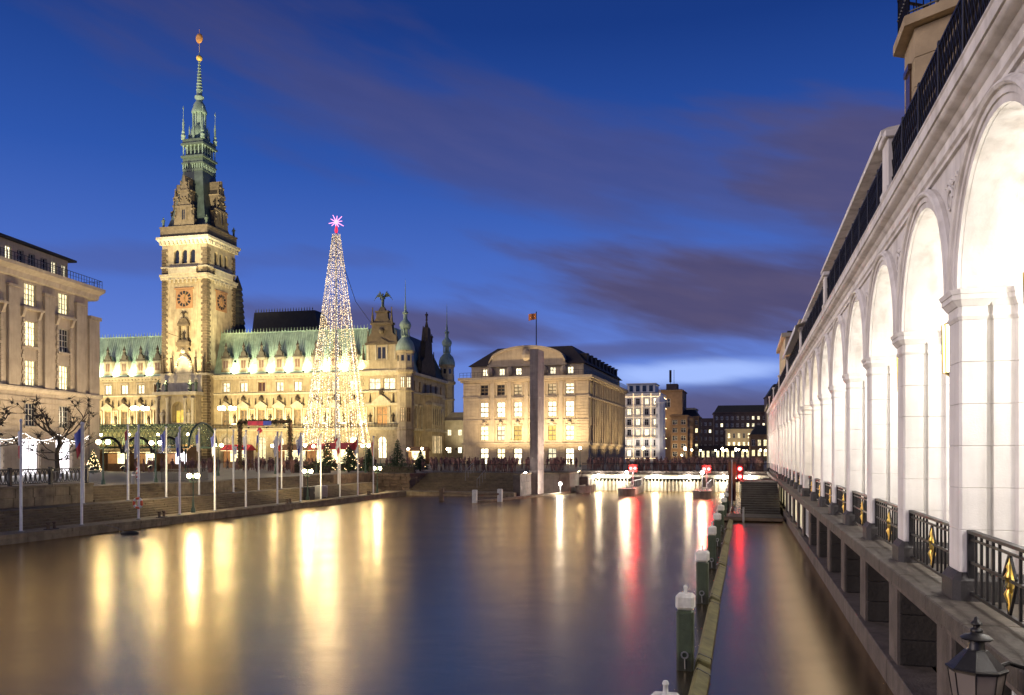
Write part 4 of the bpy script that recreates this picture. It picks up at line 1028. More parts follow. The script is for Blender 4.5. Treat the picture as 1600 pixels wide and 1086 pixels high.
for x, za, hh in ((10.8,24.4,7), (22.2,24.4,7), (13.8,33,4), (19.2,33,4), (16.5,37,2)): eg.frustum(x, 0.4, 0.8, 0.8, za, 0.14, 0.14, za+hh)
obj('end_gable', eg.xf(ME), 'hall_dark', TH)
obj('statue', stat_mesh, None, TH, tuple(ME @ Vector((16.5, 0.4, 38.8)))); obj('statue', stat_mesh, None, TH, tuple(ME @ Vector((19.4, 0.0, 33.5))))
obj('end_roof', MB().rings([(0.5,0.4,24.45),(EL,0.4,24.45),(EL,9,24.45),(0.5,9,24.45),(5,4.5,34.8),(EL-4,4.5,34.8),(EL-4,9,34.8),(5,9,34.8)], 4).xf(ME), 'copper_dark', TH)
# corner turrets
def turret(x, y, z0=ZG, r=2.0, zt=24.4, lit=True):
    t = obj('corner_turret', MB().lathe([(r, z0), (r, 10.2), (r+0.25, 10.4), (r+0.25, 10.9), (r, 11.0), (r, 19.3), (r+0.2, 19.4), (r+0.2, 19.8), (r, 19.9), (r, 23.6), (r+0.4, 23.9), (r+0.45, 24.5), (r+0.1, 24.7), (r-0.05, 28.4), (r+0.25, 28.7), (r+0.25, 29.1)], 8, x, y, 0, pi/8), 'hall_stone', TH)
    tw = MB()
    for i in range(8):
        a = 2*pi*i/8 + pi/4 if False else 2*pi*i/8
        cx, cy = x + (r*0.925)*cos(a), y + (r*0.925)*sin(a)
        tw.add([(cx - 0.35*sin(a) + 0.02*cos(a), cy + 0.35*cos(a) + 0.02*sin(a), z) for z in (25.4, 27.9)] + [(cx + 0.35*sin(a) + 0.02*cos(a), cy - 0.35*cos(a) + 0.02*sin(a), z) for z in (27.9, 25.4)], [(0, 1, 2, 3)])
    obj('turret_window', tw, 'glass_night', t)
    if lit:
        for zz, hh, lm in ((20.2, 2.6, 'lit_pale'), (12.2, 3.4, 'lit_dim')):
            for a in (-pi/2, -pi/4):
                Ma = Matrix.Translation((x, y, 0)) @ Matrix.Rotation(a + pi/2, 4, 'Z')
                hall_window(0, zz, 1.0, hh, -r*0.925 - 0.13, lm if a == -pi/2 or zz > 20 else 'glass_brown', M_=Ma, parent=t, cross=0.6, name='turret_window')
    dm = obj('turret_dome', MB().lathe([(r+0.3,29.1),(r+0.25,30.0),(r-0.15,31.2),(r-0.9,32.0),(0.95,32.3),(0.95,32.5),(1.15,32.6)], 12, x, y), 'copper_green', t, smooth=40)
    l_ = MB().lathe([(0.75,32.6),(0.7,34.3)], 8, x, y)
    for i in range(8): l_.lathe([(0.11,32.6),(0.11,34.3)], 5, x + cos(2*pi*i/8), y + sin(2*pi*i/8))
    l_.lathe([(1.2,34.3),(1.25,34.6),(1.45,35.1),(1.3,35.7),(0.7,36.3),(0.5,36.6),(0.45,37.8),(0.75,37.95),(0.6,38.3),(0.3,38.5),(0.28,39.4),(0.12,40.5),(0.06,44.8),(0.01,46.2)], 10, x, y)
    obj('turret_spire', l_, 'copper_green', t, smooth=40)
    return t
turret(PX1 + 0.35, py + 0.6); turret(EX - 0.2, py + EL, lit=False)
# ---- tower
W = 12.57; HW = W/2; DY = 0.0
TW = obj('tower', MB().wall(-HW, HW, ZG, 57.0, DY, [(-1.3, 1.3, 4.0, 9.4), (-1.9, 1.9, 12.6, 18.0), (-3.0, -1.5, 52.3, 55.8), (-0.75, 0.75, 52.3, 55.8), (1.5, 3.0, 52.3, 55.8)], 0.8)
    .arch_fill(-1.9, 1.9, 18.0, DY, DY+0.8).arch_fill(-3.0, -1.5, 55.8, DY, DY+0.8).arch_fill(-0.75, 0.75, 55.8, DY, DY+0.8).arch_fill(1.5, 3.0, 55.8, DY, DY+0.8), 'hall_stone', TH)
MS = Matrix.Translation((HW, 0, 0)) @ Matrix.Rotation(pi/2, 4, 'Z')
side_ops = [(HW-3.0, HW-1.5, 52.3, 55.8), (HW-0.75, HW+0.75, 52.3, 55.8), (HW+1.5, HW+3.0, 52.3, 55.8)]
sw = MB().wall(0, W, ZG, 57.0, 0, side_ops, 0.8)
for o in side_ops: sw.arch_fill(o[0], o[1], o[3], 0, 0.8)
obj('tower_side', sw.xf(MS), 'hall_stone', TW)
ML = Matrix.Translation((-HW, W, 0)) @ Matrix.Rotation(-pi/2, 4, 'Z')
obj('tower_side', MB().wall(0, W, ZG, 57.0, 0, [], 0.8).xf(ML), 'hall_stone', TW)
obj('tower_core', MB().box(-HW+0.9, HW-0.9, 0.9, W-0.1, ZG, 57), 'hall_dark', TW)
for Mx in (Matrix.Identity(4), MS @ Matrix.Translation((HW, 0, 0))):
    for x in (-2.25, 0, 2.25): obj('belfry_louvre', MB().box(x-0.72, x+0.72, 0.5, 0.55, 52.3, 55.7).xf(Mx), 'glass_night', TW)
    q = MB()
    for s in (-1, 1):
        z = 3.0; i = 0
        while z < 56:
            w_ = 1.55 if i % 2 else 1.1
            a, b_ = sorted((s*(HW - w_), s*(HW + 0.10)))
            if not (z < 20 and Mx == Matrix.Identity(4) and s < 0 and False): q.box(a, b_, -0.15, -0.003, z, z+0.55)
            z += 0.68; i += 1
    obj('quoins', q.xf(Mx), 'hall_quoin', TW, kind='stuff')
    # bands
    for za, zb, ov in ((24.2, 24.8, 0.45), (48.3, 49.0, 0.45), (49.0, 49.6, 0.7), (51.2, 51.6, 0.35)): obj('tower_band', MB().box(-HW-ov*0.6, HW+ov*0.6, -ov, -0.002, za, zb).xf(Mx), 'hall_trim', TW)
    obj('belfry_balcony', MB().box(-3.9, 3.9, -0.95, -0.71, 49.62, 50.9).box(-4.1, 4.1, -1.05, -0.6, 50.9, 51.15).xf(Mx), 'hall_trim', TW)
    bk = MB()
    for i in range(7): bk.box(-3.6+i*1.2-0.2, -3.6+i*1.2+0.2, -0.75, -0.46, 47.4, 48.3)
    obj('balcony_corbels', bk.xf(Mx), 'hall_trim', TW, kind='stuff')
    dn = MB()
    for i in range(12): dn.box(-6.3+i*1.15-0.22, -6.3+i*1.15+0.22, -0.9, -0.05, 57.0, 57.7)
    obj('cornice_brackets', dn.xf(Mx), 'hall_trim', TW, kind='stuff')
    # clock
    cl = obj('clock', MB().box(-2.35, 2.35, -0.12, -0.003, 41.05, 45.75).box(-2.7, 2.7, -0.25, -0.003, 45.8, 46.2).xf(Mx), 'clock_face', TW, label='square terracotta clock panel with dark roman numeral ring')
    rg_ = MB()
    for i in range(12):
        a = 2*pi*i/12; ca, sa = cos(a), sin(a); zc = 43.4
        P = [(-0.2, 1.2), (0.2, 1.2), (0.36, 1.95), (-0.36, 1.95)]
        rg_.prism_y([(x*ca + r_*sa, zc - x*sa + r_*ca) for x, r_ in P], -0.16, -0.125)
    obj('numeral', rg_.xf(Mx), 'black_paint', cl, kind='stuff')
    obj('clock_hand', MB().prism_y([(-0.1,43.2),(0.1,43.2),(0.75,45.0),(0.55,45.1)], -0.21, -0.17).prism_y([(-0.1,43.5),(0.0,43.35),(0.75,42.2),(0.62,42.1)], -0.25, -0.215).xf(Mx), 'gold', cl)
# tower front ornament: bay with statue and crest below the clock
ot = MB().box(-1.9, 1.9, -0.9, -0.004, 31.6, 32.6).box(-1.5, 1.5, -0.75, -0.004, 32.6, 33.1).prism_y([(-1.9,30.2),(1.9,30.2),(1.4,31.0),(1.9,31.6),(-1.9,31.6),(-1.4,31.0)], -0.6, -0.004)
obj('statue_balcony', ot, 'hall_quoin', TW)
obj('statue_niche', MB().box(-1.3, -1.0, -0.6, -0.004, 33.1, 36.6).box(1.0, 1.3, -0.6, -0.004, 33.1, 36.6).box(-1.6, 1.6, -0.8, -0.004, 36.6, 37.1).prism_y([(-1.6,37.1),(1.6,37.1),(0.9,38.3),(0,38.6),(-0.9,38.3)], -0.7, -0.004), 'hall_quoin', TW)
obj('statue', stat_mesh, None, TW, (0, -0.5, 33.1)); obj('eagle', statue_mb(1.6, wings=True).mesh('eagle', 'hall_dark', 60), None, TW, (0, -0.4, 38.6))
obj('flag_staff', MB().tube([(-0.3,-0.5,33.6),(-3.4,-3.0,34.8)], 0.07, 5), 'hall_dark', TW)
cr_ = MB().prism_y([(-2.5,24.9),(2.5,24.9),(2.2,27.3),(1.2,28.6),(0.7,29.6),(-0.7,29.6),(-1.2,28.6),(-2.2,27.3)], -0.35, -0.004)
for i in range(14): cr_.ball((1.9*cos(pi*i/13), -0.4, 26.6 + 2.4*sin(pi*i/13)), 0.45, 6, 4)
cr_.ball((0, -0.5, 30.3), 0.6, 8, 5, 1.2)
obj('crest', cr_, 'hall_trim', TW)
for x in (-5.6, -3.4, 3.4, 5.6): obj('obelisk', MB().frustum(x, -0.6, 0.6, 0.6, 24.8, 0.2, 0.2, 28.4).ball((x, -0.6, 28.5), 0.3, 6, 4), 'hall_dark', TW)
# portal block in front of the tower base
pt = obj('portal', MB().wall(-6.2, 4.9, ZG, 19.2, -2.6, [(-1.7, 1.7, 12.4, 17.6), (-1.5, 1.5, ZG+0.01, 9.6)], 1.4).arch_fill(-1.7, 1.7, 17.6, -2.6, -1.2).arch_fill(-1.5, 1.5, 9.6, -2.6, -1.2).box(-6.2, -1.9, -2.55, -0.2, ZG, 19.1).box(1.9, 4.9, -2.55, -0.2, ZG, 19.1).box(-1.9, 1.9, -1.0, -0.2, ZG, 19.1).box(-1.69, 1.69, -2.5, -1.1, 9.7, 12.3), 'hall_stone', TH)
obj('portal_door', MB().box(-1.4, 1.4, -1.15, -1.02, ZG, 9.0), 'glass_brown', pt); obj('portal_window', MB().box(-0.1, 1.3, -1.15, -1.02, 12.4, 15.6).box(-1.4,-0.4,-1.12,-1.02,12.4,15.4), 'lit_yellow', pt)
obj('portal_cornice', MB().box(-6.8, 5.5, -3.4, -0.1, 19.2, 20.0).box(-6.5, 5.2, -0.4, -0.12, 20.0, 24.2), 'hall_trim', pt); obj('portal_ledge', MB().box(-6.5, 5.2, -3.1, -0.1, 11.2, 12.0), 'hall_trim', pt)
for x in (-5.6, -2.6, 2.3, 4.4):
    obj('column', MB().lathe([(0.5,12.0),(0.5,12.3),(0.38,12.5),(0.34,17.6),(0.5,18.0),(0.55,18.4)], 10, x, -3.0), 'hall_trim', pt, smooth=40)
for x in (-4.1, 3.35): obj('statue', statue_mb(3.4).mesh('statue', 'hall_trim', 60), None, pt, (x, -3.0, 12.2))
for x in (-5.5, -3.3, 3.4, 5.0): obj('statue', bronze_stat, None, pt, (x, -2.6, 20.0), scale=(1.3, 1.3, 1.15))
# upper cornice and spire
tc = (0, HW)
obj('tower_cornice', MB().frustum(0, HW, W+0.2, W+0.2, 57.0, W+2.0, W+2.0, 58.3).box(-HW-1.1, HW+1.1, HW-HW-1.1, W+1.1, 58.3, 58.9), 'hall_trim', TW)
obj('tower_parapet', MB().box(-HW-0.35, HW+0.35, -0.35, W+0.35, 58.92, 61.2).box(-HW-0.5, HW+0.5, -0.5, W+0.5, 61.2, 61.6), 'hall_quoin', TW)
sp = [(11.0,61.6),(9.3,64.5),(7.6,69.0),(6.3,74.0),(5.6,76.6)]
spm = MB(); vs = []
for w_, z in sp: vs += [(-w_/2, HW-w_/2, z), (w_/2, HW-w_/2, z), (w_/2, HW+w_/2, z), (-w_/2, HW+w_/2, z)]
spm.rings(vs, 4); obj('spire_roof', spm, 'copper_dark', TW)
def tgable():
    g_ = MB().prism_y([(-3.7,61.6),(3.7,61.6),(3.6,63.4),(2.9,63.8),(2.7,66.2),(3.0,66.4),(1.6,68.0),(1.5,71.2),(1.8,71.4),(0.6,73.0),(0.3,75.4),(-0.3,75.4),(-0.6,73.0),(-1.8,71.4),(-1.5,71.2),(-1.6,68.0),(-3.0,66.4),(-2.7,66.2),(-2.9,63.8),(-3.6,63.4)], -0.2, 3.6)
    for s in (-1, 1):
        for x, za, hh in ((3.3,63.4,3.4), (2.3,66.4,3.2), (1.5,71.4,2.4)): g_.frustum(s*x, 0.1, 0.5, 0.5, za, 0.1, 0.1, za+hh).ball((s*x, 0.1, za+hh), 0.2, 5, 4)
        g_.box(s*0.9-0.3, s*0.9+0.3, -0.4, -0.21, 63.0, 66.3)
        for j in range(7): g_.ball((s*(3.4-0.42*j), -0.15, 64.0 + 1.55*j + 0.3*sin(j*2.1)), 0.32, 6, 4, 1.3)
        for j in range(3): g_.ball((s*(0.5+0.55*j), -0.3, 69.0 - 0.6*j), 0.28, 6, 4)
    g_.box(-3.2, 3.2, -0.45, -0.21, 66.3, 66.8).box(-1.9, 1.9, -0.4, -0.21, 70.9, 71.3)
    g_.v = [(x*0.76, y, z - max(0, z - 66)*0.12) for x, y, z in g_.v]
    return g_
for Mx in (Matrix.Identity(4), MS @ Matrix.Translation((HW, 0, 0)), ML @ Matrix.Translation((HW, 0, 0))):
    g_ = obj('tower_gable', tgable().xf(Mx), 'hall_quoin', TW); obj('gable_window', MB().box(-0.55, -0.1, -0.24, -0.205, 63.2, 65.6).box(0.1, 0.55, -0.24, -0.205, 63.2, 65.6).xf(Mx), 'glass_night', g_)
for sx_ in (-1, 1):
    for sy_ in (-1, 1): obj('corner_figure', bronze_stat, None, TW, (sx_*(HW-0.2), HW+sy_*(HW-0.2), 61.6))
gal = MB()
for w_, d_, za, zb in ((6.6, 0, 76.6, 77.2), (6.1, 0, 77.2, 78.4), (7.0, 0, 78.4, 78.8), (6.5, 0, 78.8, 80.0), (7.3, 0, 80.0, 80.5), (4.8, 0, 80.5, 83.2), (7.3, 0, 83.2, 83.7), (6.6, 0, 83.7, 84.8)):
    gal.box(-w_/2, w_/2, HW-w_/2, HW+w_/2, za, zb)
scl = lambda m_, f_: setattr(m_, 'v', [(x*f_, HW + (y - HW)*f_, z) for x, y, z in m_.v]) or m_
obj('gallery', scl(gal, 0.88), 'bronze_green', TW)
gc = MB()
for i in range(6):
    for s in (-1, 1):
        o_ = -3.1 + i*1.24
        gc.lathe([(0.22,80.5),(0.18,80.8),(0.18,82.9),(0.26,83.2)], 6, o_, HW + s*3.1)
        if 0 < i < 5: gc.lathe([(0.22,80.5),(0.18,80.8),(0.18,82.9),(0.26,83.2)], 6, s*3.1, HW + o_)
for i in range(9):
    for s in (-1, 1): gc.box(-3.0+i*0.75-0.1, -3.0+i*0.75+0.1, HW+s*3.3-0.12, HW+s*3.3+0.12, 77.25, 78.38).box(s*3.3-0.12, s*3.3+0.12, HW-3.0+i*0.75-0.1, HW-3.0+i*0.75+0.1, 77.25, 78.38)
obj('gallery_columns', scl(gc, 0.88), 'copper_green', TW, kind='stuff')
pin = MB().lathe([(0.55,84.8),(0.45,85.4),(0.6,85.7),(0.3,86.4),(0.42,86.7),(0.22,87.2),(0.28,89.0),(0.12,89.4),(0.2,89.8),(0.06,90.2),(0.05,92.4),(0.18,92.6),(0.02,93.4)], 8).mesh('pinnacle', 'copper_green', 40)
for s in (-1, 1):
    for q_ in (-1, 1): obj('pinnacle', pin, None, TW, (s*2.75, HW + q_*2.75, 0))
lan = MB().lathe([(2.5,84.8),(2.5,87.0),(2.0,88.6),(1.6,89.0)], 8, 0, HW, 0, pi/8).lathe([(1.25,89.0),(1.25,92.2)], 8, 0, HW, 0, pi/8)
for i in range(8):
    a = 2*pi*i/8; lan.lathe([(0.26,88.4),(0.2,88.8),(0.2,92.0),(0.3,92.3)], 6, 1.75*cos(a), HW+1.75*sin(a))
    lan.lathe([(0.3,84.8),(0.35,86.0),(0.15,86.6),(0.2,87.4),(0.04,88.6)], 6, 2.7*cos(a), HW+2.7*sin(a))
lan.lathe([(2.1,92.2),(2.15,92.7),(1.75,93.6),(1.6,94.4),(0.95,95.3),(0.85,95.6),(1.25,96.1),(1.3,96.5),(0.8,97.0),(0.72,97.6)], 12, 0, HW)
obj('spire_lantern', scl(lan, 0.9), 'copper_green', TW, smooth=40)
prof = []
for i in range(10):
    z = 97.6 + i*0.8; r = 0.72 - i*0.055; prof += [(r, z), (r-0.06, z+0.55), (r+0.10, z+0.6), (r+0.10, z+0.72)]
prof += [(0.12, 105.6), (0.10, 108.0)]
obj('spire_needle', MB().lathe(prof, 10, 0, HW), 'copper_green', TW, smooth=40)
obj('gilt_ball', MB().ball((0, HW, 106.5), 0.78, 12, 8).lathe([(0.06,107.2),(0.05,110.0)], 6, 0, HW), 'gilt', TW, smooth=60)
obj('weather_vane', MB().rings([(x*sc, HW+y, 111.6 + z*sc) for y, sc in ((-0.5, 0.5), (-0.3, 0.85), (0, 1.0), (0.3, 0.85), (0.5, 0.5)) for x, z in [(1.0*cos(2*pi*i/12), 1.3*sin(2*pi*i/12)) for i in range(12)]], 12).lathe([(0.05,110),(0.05,113.9),(0.0,114.2)], 5, 0, HW), 'vane', TW)
# ---- higher roof behind the wings and a dark stair turret behind the tower
obj('rear_roof', MB().rings([(7,17,24),(31,17,24),(31,32,24),(7,32,24),(7,21,43.2),(25,21,43.2),(25,26,43.2),(7,26,43.2)], 4), 'roof_dark', TH)
rcst = MB()
for i in range(22): rcst.lathe([(0.1,43.2),(0.14,43.6),(0.02,44.2)], 5, 7.4+i*0.8, 21.2)
obj('rear_crest', rcst, 'copper_dark', TH, kind='stuff')
obj('stair_turret', MB().lathe([(2.2,24)] + [p for i in range(9) for p in ((2.0-0.12*i, 36+i*1.5), (2.3-0.12*i, 36.2+i*1.5), (2.2-0.12*i, 36.7+i*1.5))] + [(0.1, 52)], 8, 5.9, 14.5), 'roof_dark', TH)
obj('hall_core', MB().box(-46, 57, FY+1, FY+30, ZG, 24.3), 'hall_dark', TH)

# ---- floodlights
def floodlight(label, loc, target, power, color, size, group, radius=0.2, lens='flood_lens', sc=1.0):
    t = thing('floodlight', label, 'floodlight', loc, 0, group)
    d = (Vector(target) - Vector(loc)); q = d.to_track_quat('-Z', 'Y').to_matrix().to_4x4()
    obj('housing', MB().frustum(0, 0, 0.5*sc, 0.4*sc, -0.02, 0.3*sc, 0.25*sc, 0.28*sc).xf(q), 'iron', t)
    obj('lens', MB().box(-0.23*sc, 0.23*sc, -0.18*sc, 0.18*sc, -0.045*sc, -0.025*sc).xf(q), lens, t)
    obj('bracket', MB().box(-0.03, 0.03, -0.03, 0.03, -0.45*sc, 0.0), 'iron', t)
    off = d.normalized()*0.12*sc
    spot_light(t, tuple(off), tuple(off + d), power, color, size, 0.9, radius)
    return t
WARM = (1.0, 0.81, 0.40); WARM2 = (1.0, 0.83, 0.46); GREENW = (0.95, 1.0, 0.66)
gfl = 'floodlights on the town hall'; ordn = 'first second third fourth fifth sixth seventh eighth ninth tenth'.split()
lab_n = {True: 'beside the tower', False: 'along the wing'}
for k, c_ in enumerate(CEN):
    if c_ < -38: continue
    # between the roof dormers, washing the copper roof
    x = c_ + (2.45 if c_ > 0 else -2.45)
    nth = ordn[int(round((abs(c_) - 9.8)/4.9))]; wg = 'light cone side' if c_ > 0 else 'office building side'
    floodlight(f'small roof floodlight after the {nth} dormer from the tower, {wg}', hallpt(x, FY-1.75, 24.75), hallpt(x, FY+1.6, 30.2), 7000, GREENW, 150, gfl, 0.5)
    # balcony level, washing the statues and the first floor
    floodlight(f'small balcony floodlight after the {nth} window from the tower, {wg}', hallpt(x, FY-1.9, 11.3), hallpt(x, FY, 15.2), 1750, WARM2, 125, 'balcony floodlights of the town hall')
for i, x in enumerate((-34, -24, -13, 10.5, 19, 28, 37, 46)):
    floodlight(f'street-level floodlight before the town hall facade, {ordn[i]} counted from the office building', hallpt(x, -22, 5.2), hallpt(x, FY, 18), 35000, WARM, 75, 'square floodlights before the town hall', 0.4)
for x, w_ in ((-4.0, 'away from'), (4.0, 'towards')):
    floodlight(f'strong floodlight on the portal roof end {w_} the light cone', hallpt(x, -4.2, 20.6), hallpt(x*0.4, 0.0, 40), 24000, WARM2, 75, 'tower floodlights', 0.3)
floodlight('far floodlight on the square aimed at the clock tower shaft', hallpt(-2, -46, 5.5), hallpt(0, 0, 44), 230000, WARM2, 34, 'tower floodlights', 0.4)
floodlight('floodlight on the wing roof aimed at the tower side', hallpt(24, -16, 25.5), hallpt(6.3, 6, 50), 75000, WARM, 60, 'tower floodlights', 0.4)
floodlight('far floodlight on the square aimed at the green spire', hallpt(14, -50, 5.5), hallpt(0, 3, 86), 900000, (1.0, 0.90, 0.62), 32, 'spire floodlights', 0.4)
floodlight('floodlight aimed at the corner pavilion gable', hallpt(50, -24, 5.5), hallpt(51, 2, 27), 40000, WARM, 60, 'square floodlights before the town hall', 0.4)
floodlight('low floodlight aimed along the end facade of the town hall', hallpt(78, 4, 5.2), hallpt(58, 18, 14), 6500, WARM, 85, 'square floodlights before the town hall', 0.4)
# ================================================================== OFFICE BUILDING beside the quay
mat('forum_frame', (0.10, 0.07, 0.04), 0.6, 0.1, 3, 0.0)
mat('office_frame', (0.36, 0.33, 0.27), 0.6, 0.1, 3, 0.0)
OF = thing('office_building', 'beige stone office building with lit windows and flat roof terrace behind the bare trees', 'building', (-51.1, 100.8, 0), radians(83.5))
OCS = [-5.9 - 5.55*i for i in range(6)]
ops = []
for c_ in OCS: ops += [(c_-0.95, c_+0.95, 20.8, 23.2), (c_-0.95, c_+0.95, 16.4, 19.1), (c_-0.95, c_+0.95, 12.1, 14.85), (c_-0.95, c_+0.95, 7.7, 10.2), (c_-1.4, c_+1.4, Z_SQ, 6.3)]
obj('wall', MB().wall(-42, -1.45, Z_SQ, 24.0, 0, ops, 0.4).box(-42, -1.5, 0.75, 16, Z_SQ, 24.0), 'office_stone', OF)
obj('corner_bay', MB().prism([(-1.46, -0.25), (0.5, -0.25), (0.75, 0.2), (0.75, 14), (-1.46, 14)], Z_SQ, 21.0).prism([(-1.5, -0.45), (0.65, -0.45), (0.95, 0.2), (0.95, 14), (-1.5, 14)], 21.01, 21.4), 'office_stone', OF)
lits = {(0,0):'lit_warm',(0,1):'lit_warm',(1,0):'glass_night',(1,1):'lit_warm',(2,0):'lit_warm',(2,1):'lit_warm',(3,0):'glass_night',(3,1):'glass_night'}
orr = random.Random(8)
def office_window(x, z0, w_, h_, lm, nx=4, nz=4, parent=OF, y=0.2, fm='office_frame', t_=0.022):
    f = MB().box(x-w_/2, x+w_/2, y, y+0.1, z0, z0+0.08).box(x-w_/2, x+w_/2, y, y+0.1, z0+h_-0.08, z0+h_).box(x-w_/2, x-w_/2+0.08, y, y+0.1, z0+0.08, z0+h_-0.08).box(x+w_/2-0.08, x+w_/2, y, y+0.1, z0+0.08, z0+h_-0.08)
    for i in range(1, nx): f.box(x-w_/2+w_*i/nx-(0.06 if i == nx//2 else t_), x-w_/2+w_*i/nx+(0.06 if i == nx//2 else t_), y+0.01, y+0.09, z0+0.08, z0+h_-0.08)
    for i in range(1, nz): f.box(x-w_/2+0.08, x+w_/2-0.08, y+0.015, y+0.085, z0+h_*i/nz-t_-0.01, z0+h_*i/nz+t_+0.01)
    o = obj('window', f, fm, parent); obj('pane', MB().box(x-w_/2+0.02, x+w_/2-0.02, y+0.11, y+0.13, z0+0.02, z0+h_-0.02), lm, o)
for i, c_ in enumerate(OCS):
    for r_, (za, hh) in enumerate(((20.8, 2.4), (16.4, 2.7), (12.1, 2.75), (7.7, 2.5))):
        office_window(c_, za, 1.9, hh, lits.get((r_, i), orr.choice(('lit_warm', 'glass_night'))))
        obj('window_sill', MB().box(c_-1.15, c_+1.15, -0.22, -0.004, za-0.25, za-0.02), 'office_trim', OF)
    # pilasters, notched surrounds
    obj('pilaster', MB().cbox(c_+1.95, c_+3.6, -0.32, -0.003, 11.9, 22.3, 0.04).cbox(c_+1.85, c_+3.7, -0.42, -0.003, 22.3, 22.6, 0.03), 'office_stone', OF)
    for s in (-1, 1):
        nt_ = MB()
        for j in range(17):
            w_ = 0.42 if j % 2 else 0.28
            a, b_ = sorted((c_ + s*1.0, c_ + s*(1.0 + w_))); nt_.box(a, b_, -0.13, -0.003, 12.0+j*0.43, 12.36+j*0.43)
        obj('window_quoins', nt_, 'office_trim', OF, kind='stuff')
        obj('console', MB().prism_x([(-0.003,19.4),(-0.2,19.5),(-0.45,20.2),(-0.45,20.5),(-0.003,20.5)], c_+s*1.3-0.2, c_+s*1.3+0.2), 'office_trim', OF)
    obj('window_hood', MB().box(c_-1.65, c_+1.65, -0.5, -0.003, 20.28, 20.52), 'office_trim', OF)
    sd = obj('shop_window', MB().box(c_-1.4, c_-1.3, 0.2, 0.3, Z_SQ, 6.3).box(c_+1.3, c_+1.4, 0.2, 0.3, Z_SQ, 6.3).box(c_-0.04, c_+0.04, 0.2, 0.3, Z_SQ, 6.2).box(c_-1.3, c_+1.3, 0.2, 0.3, 5.2, 5.28), 'white_frame', OF); obj('pane', MB().box(c_-1.35, c_+1.35, 0.31, 0.33, Z_SQ, 6.28), 'lit_white', sd)
for i in range(14):
    z = Z_SQ + 0.3 + i*0.64; mb = MB(); p_ = -42
    for c_ in sorted(OCS):
        hw = 1.5 if z < 6.2 else 1.0
        if z < 6.2 or 7.2 < z < 10.3: mb.box(p_, c_-hw, -0.1, -0.003, z, z+0.5); p_ = c_+hw
    mb.box(p_, -1.5, -0.1, -0.003, z, z+0.5); obj('rustic_course', mb, 'office_stone', OF, kind='stuff')
obj('ledge', MB().prism_x([(-0.003,11.3),(-0.25,11.4),(-0.45,11.7),(-0.45,11.88),(-0.003,11.9)], -42, 0.9), 'office_trim', OF)
obj('cornice', MB().prism_x([(0.0,23.4),(-0.35,23.5),(-0.5,24.0),(-1.25,24.4),(-1.3,24.75),(10,24.8),(10,23.4)], -42, 0.1), 'office_trim', OF)
aops = [(c_+d-0.5, c_+d+0.5, 25.3, 27.0) for c_ in OCS for d in (-1.5, 0.3, 2.1)]
obj('attic_wall', MB().wall(-42, -3.2, 24.8, 27.6, 1.4, aops, 0.3).box(-42, -3.2, 1.71, 13, 24.8, 27.6), 'office_stone', OF)
for i, o in enumerate(aops):
    office_window((o[0]+o[1])/2, 25.3, 1.0, 1.7, 'lit_pale' if 0 < i < 4 else 'glass_night', 2, 3, y=1.55)
obj('roof', MB().prism_x([(0.9,27.61),(0.9,27.85),(8,30.5),(14,30.5),(14,27.61)], -42, -2.2), 'roof_dark', OF)
rl = MB().bar((-42, -0.9, 25.75), (0.0, -0.9, 25.75), 0.05).bar((0, -0.9, 25.75), (0, 6, 25.75), 0.05).bar((-42, -0.9, 25.3), (0.0, -0.9, 25.3), 0.03)
x = -42
while x <= 0: rl.bar((x, -0.9, 24.8), (x, -0.9, 25.75), 0.04); x += 0.5
for i in range(12): rl.bar((0, -0.9+i*0.55, 24.8), (0, -0.9+i*0.55, 25.75), 0.04)
obj('terrace_railing', rl, 'iron', OF)
# the building's shop canopy lights: curved strings of small white bulbs
def swag(label, p, q, sag, n=36, r=0.055, matn='bulb_white'):
    t = thing('light_garland', label, 'garland', p, 0, 'light garlands over the shops')
    d = Vector(q) - Vector(p); wire = MB(); bl = MB(); pts = []
    for i in range(n+1):
        f = i/n; pts.append(d*f + Vector((0, 0, -sag*4*f*(1-f))))
    wire.tube(pts, 0.012, 4); obj('cable', wire, 'iron', t)
    for i, c_ in enumerate(pts):
        bl.octa(c_ + Vector((0, 0, -0.07)), r)
        if i % 2: bl.octa(c_ + Vector((0, 0, -0.28 - 0.1*(i % 3))), r)
    obj('bulbs', bl, matn, t, kind='stuff')
    return t
def off(x, y, z): 
    a = radians(83.5); return Vector((-51.1 + x*cos(a) - y*sin(a), 100.8 + x*sin(a) + y*cos(a), z))
for i, lab in enumerate(('next to the building corner', 'above the second shop window', 'above the third shop window', 'above the fourth shop window')):
    c_ = -3.2 - 5.55*i
    swag('swag of small white bulbs ' + lab, off(c_, -1.3, 6.9), off(c_ - 5.2, -1.3, 6.9), 0.7)
for i, c_ in enumerate(OCS[:4]):
    d = bpy.data.lights.new('shop_glow', 'AREA'); d.energy = 260; d.color = (0.93, 0.92, 1.0); d.size = 2.4; d.size_y = 3.2; d.shape = 'RECTANGLE'
    o = bpy.data.objects.new('shop_glow', d); COL.objects.link(o); o.parent = OF; o.location = (c_, -0.05, 4.3); o.rotation_euler = (radians(-90), 0, 0)
for i, c_ in enumerate(OCS[:4]):
    floodlight(f'floodlight on the square washing the office building, {ordn[i]} from its corner', off(c_ + 2.7, -9.0, 3.2), off(c_ + 2.7, 0, 15.5), 5200, (1.0, 0.80, 0.52), 88, 'floodlights before the office building', 0.3)

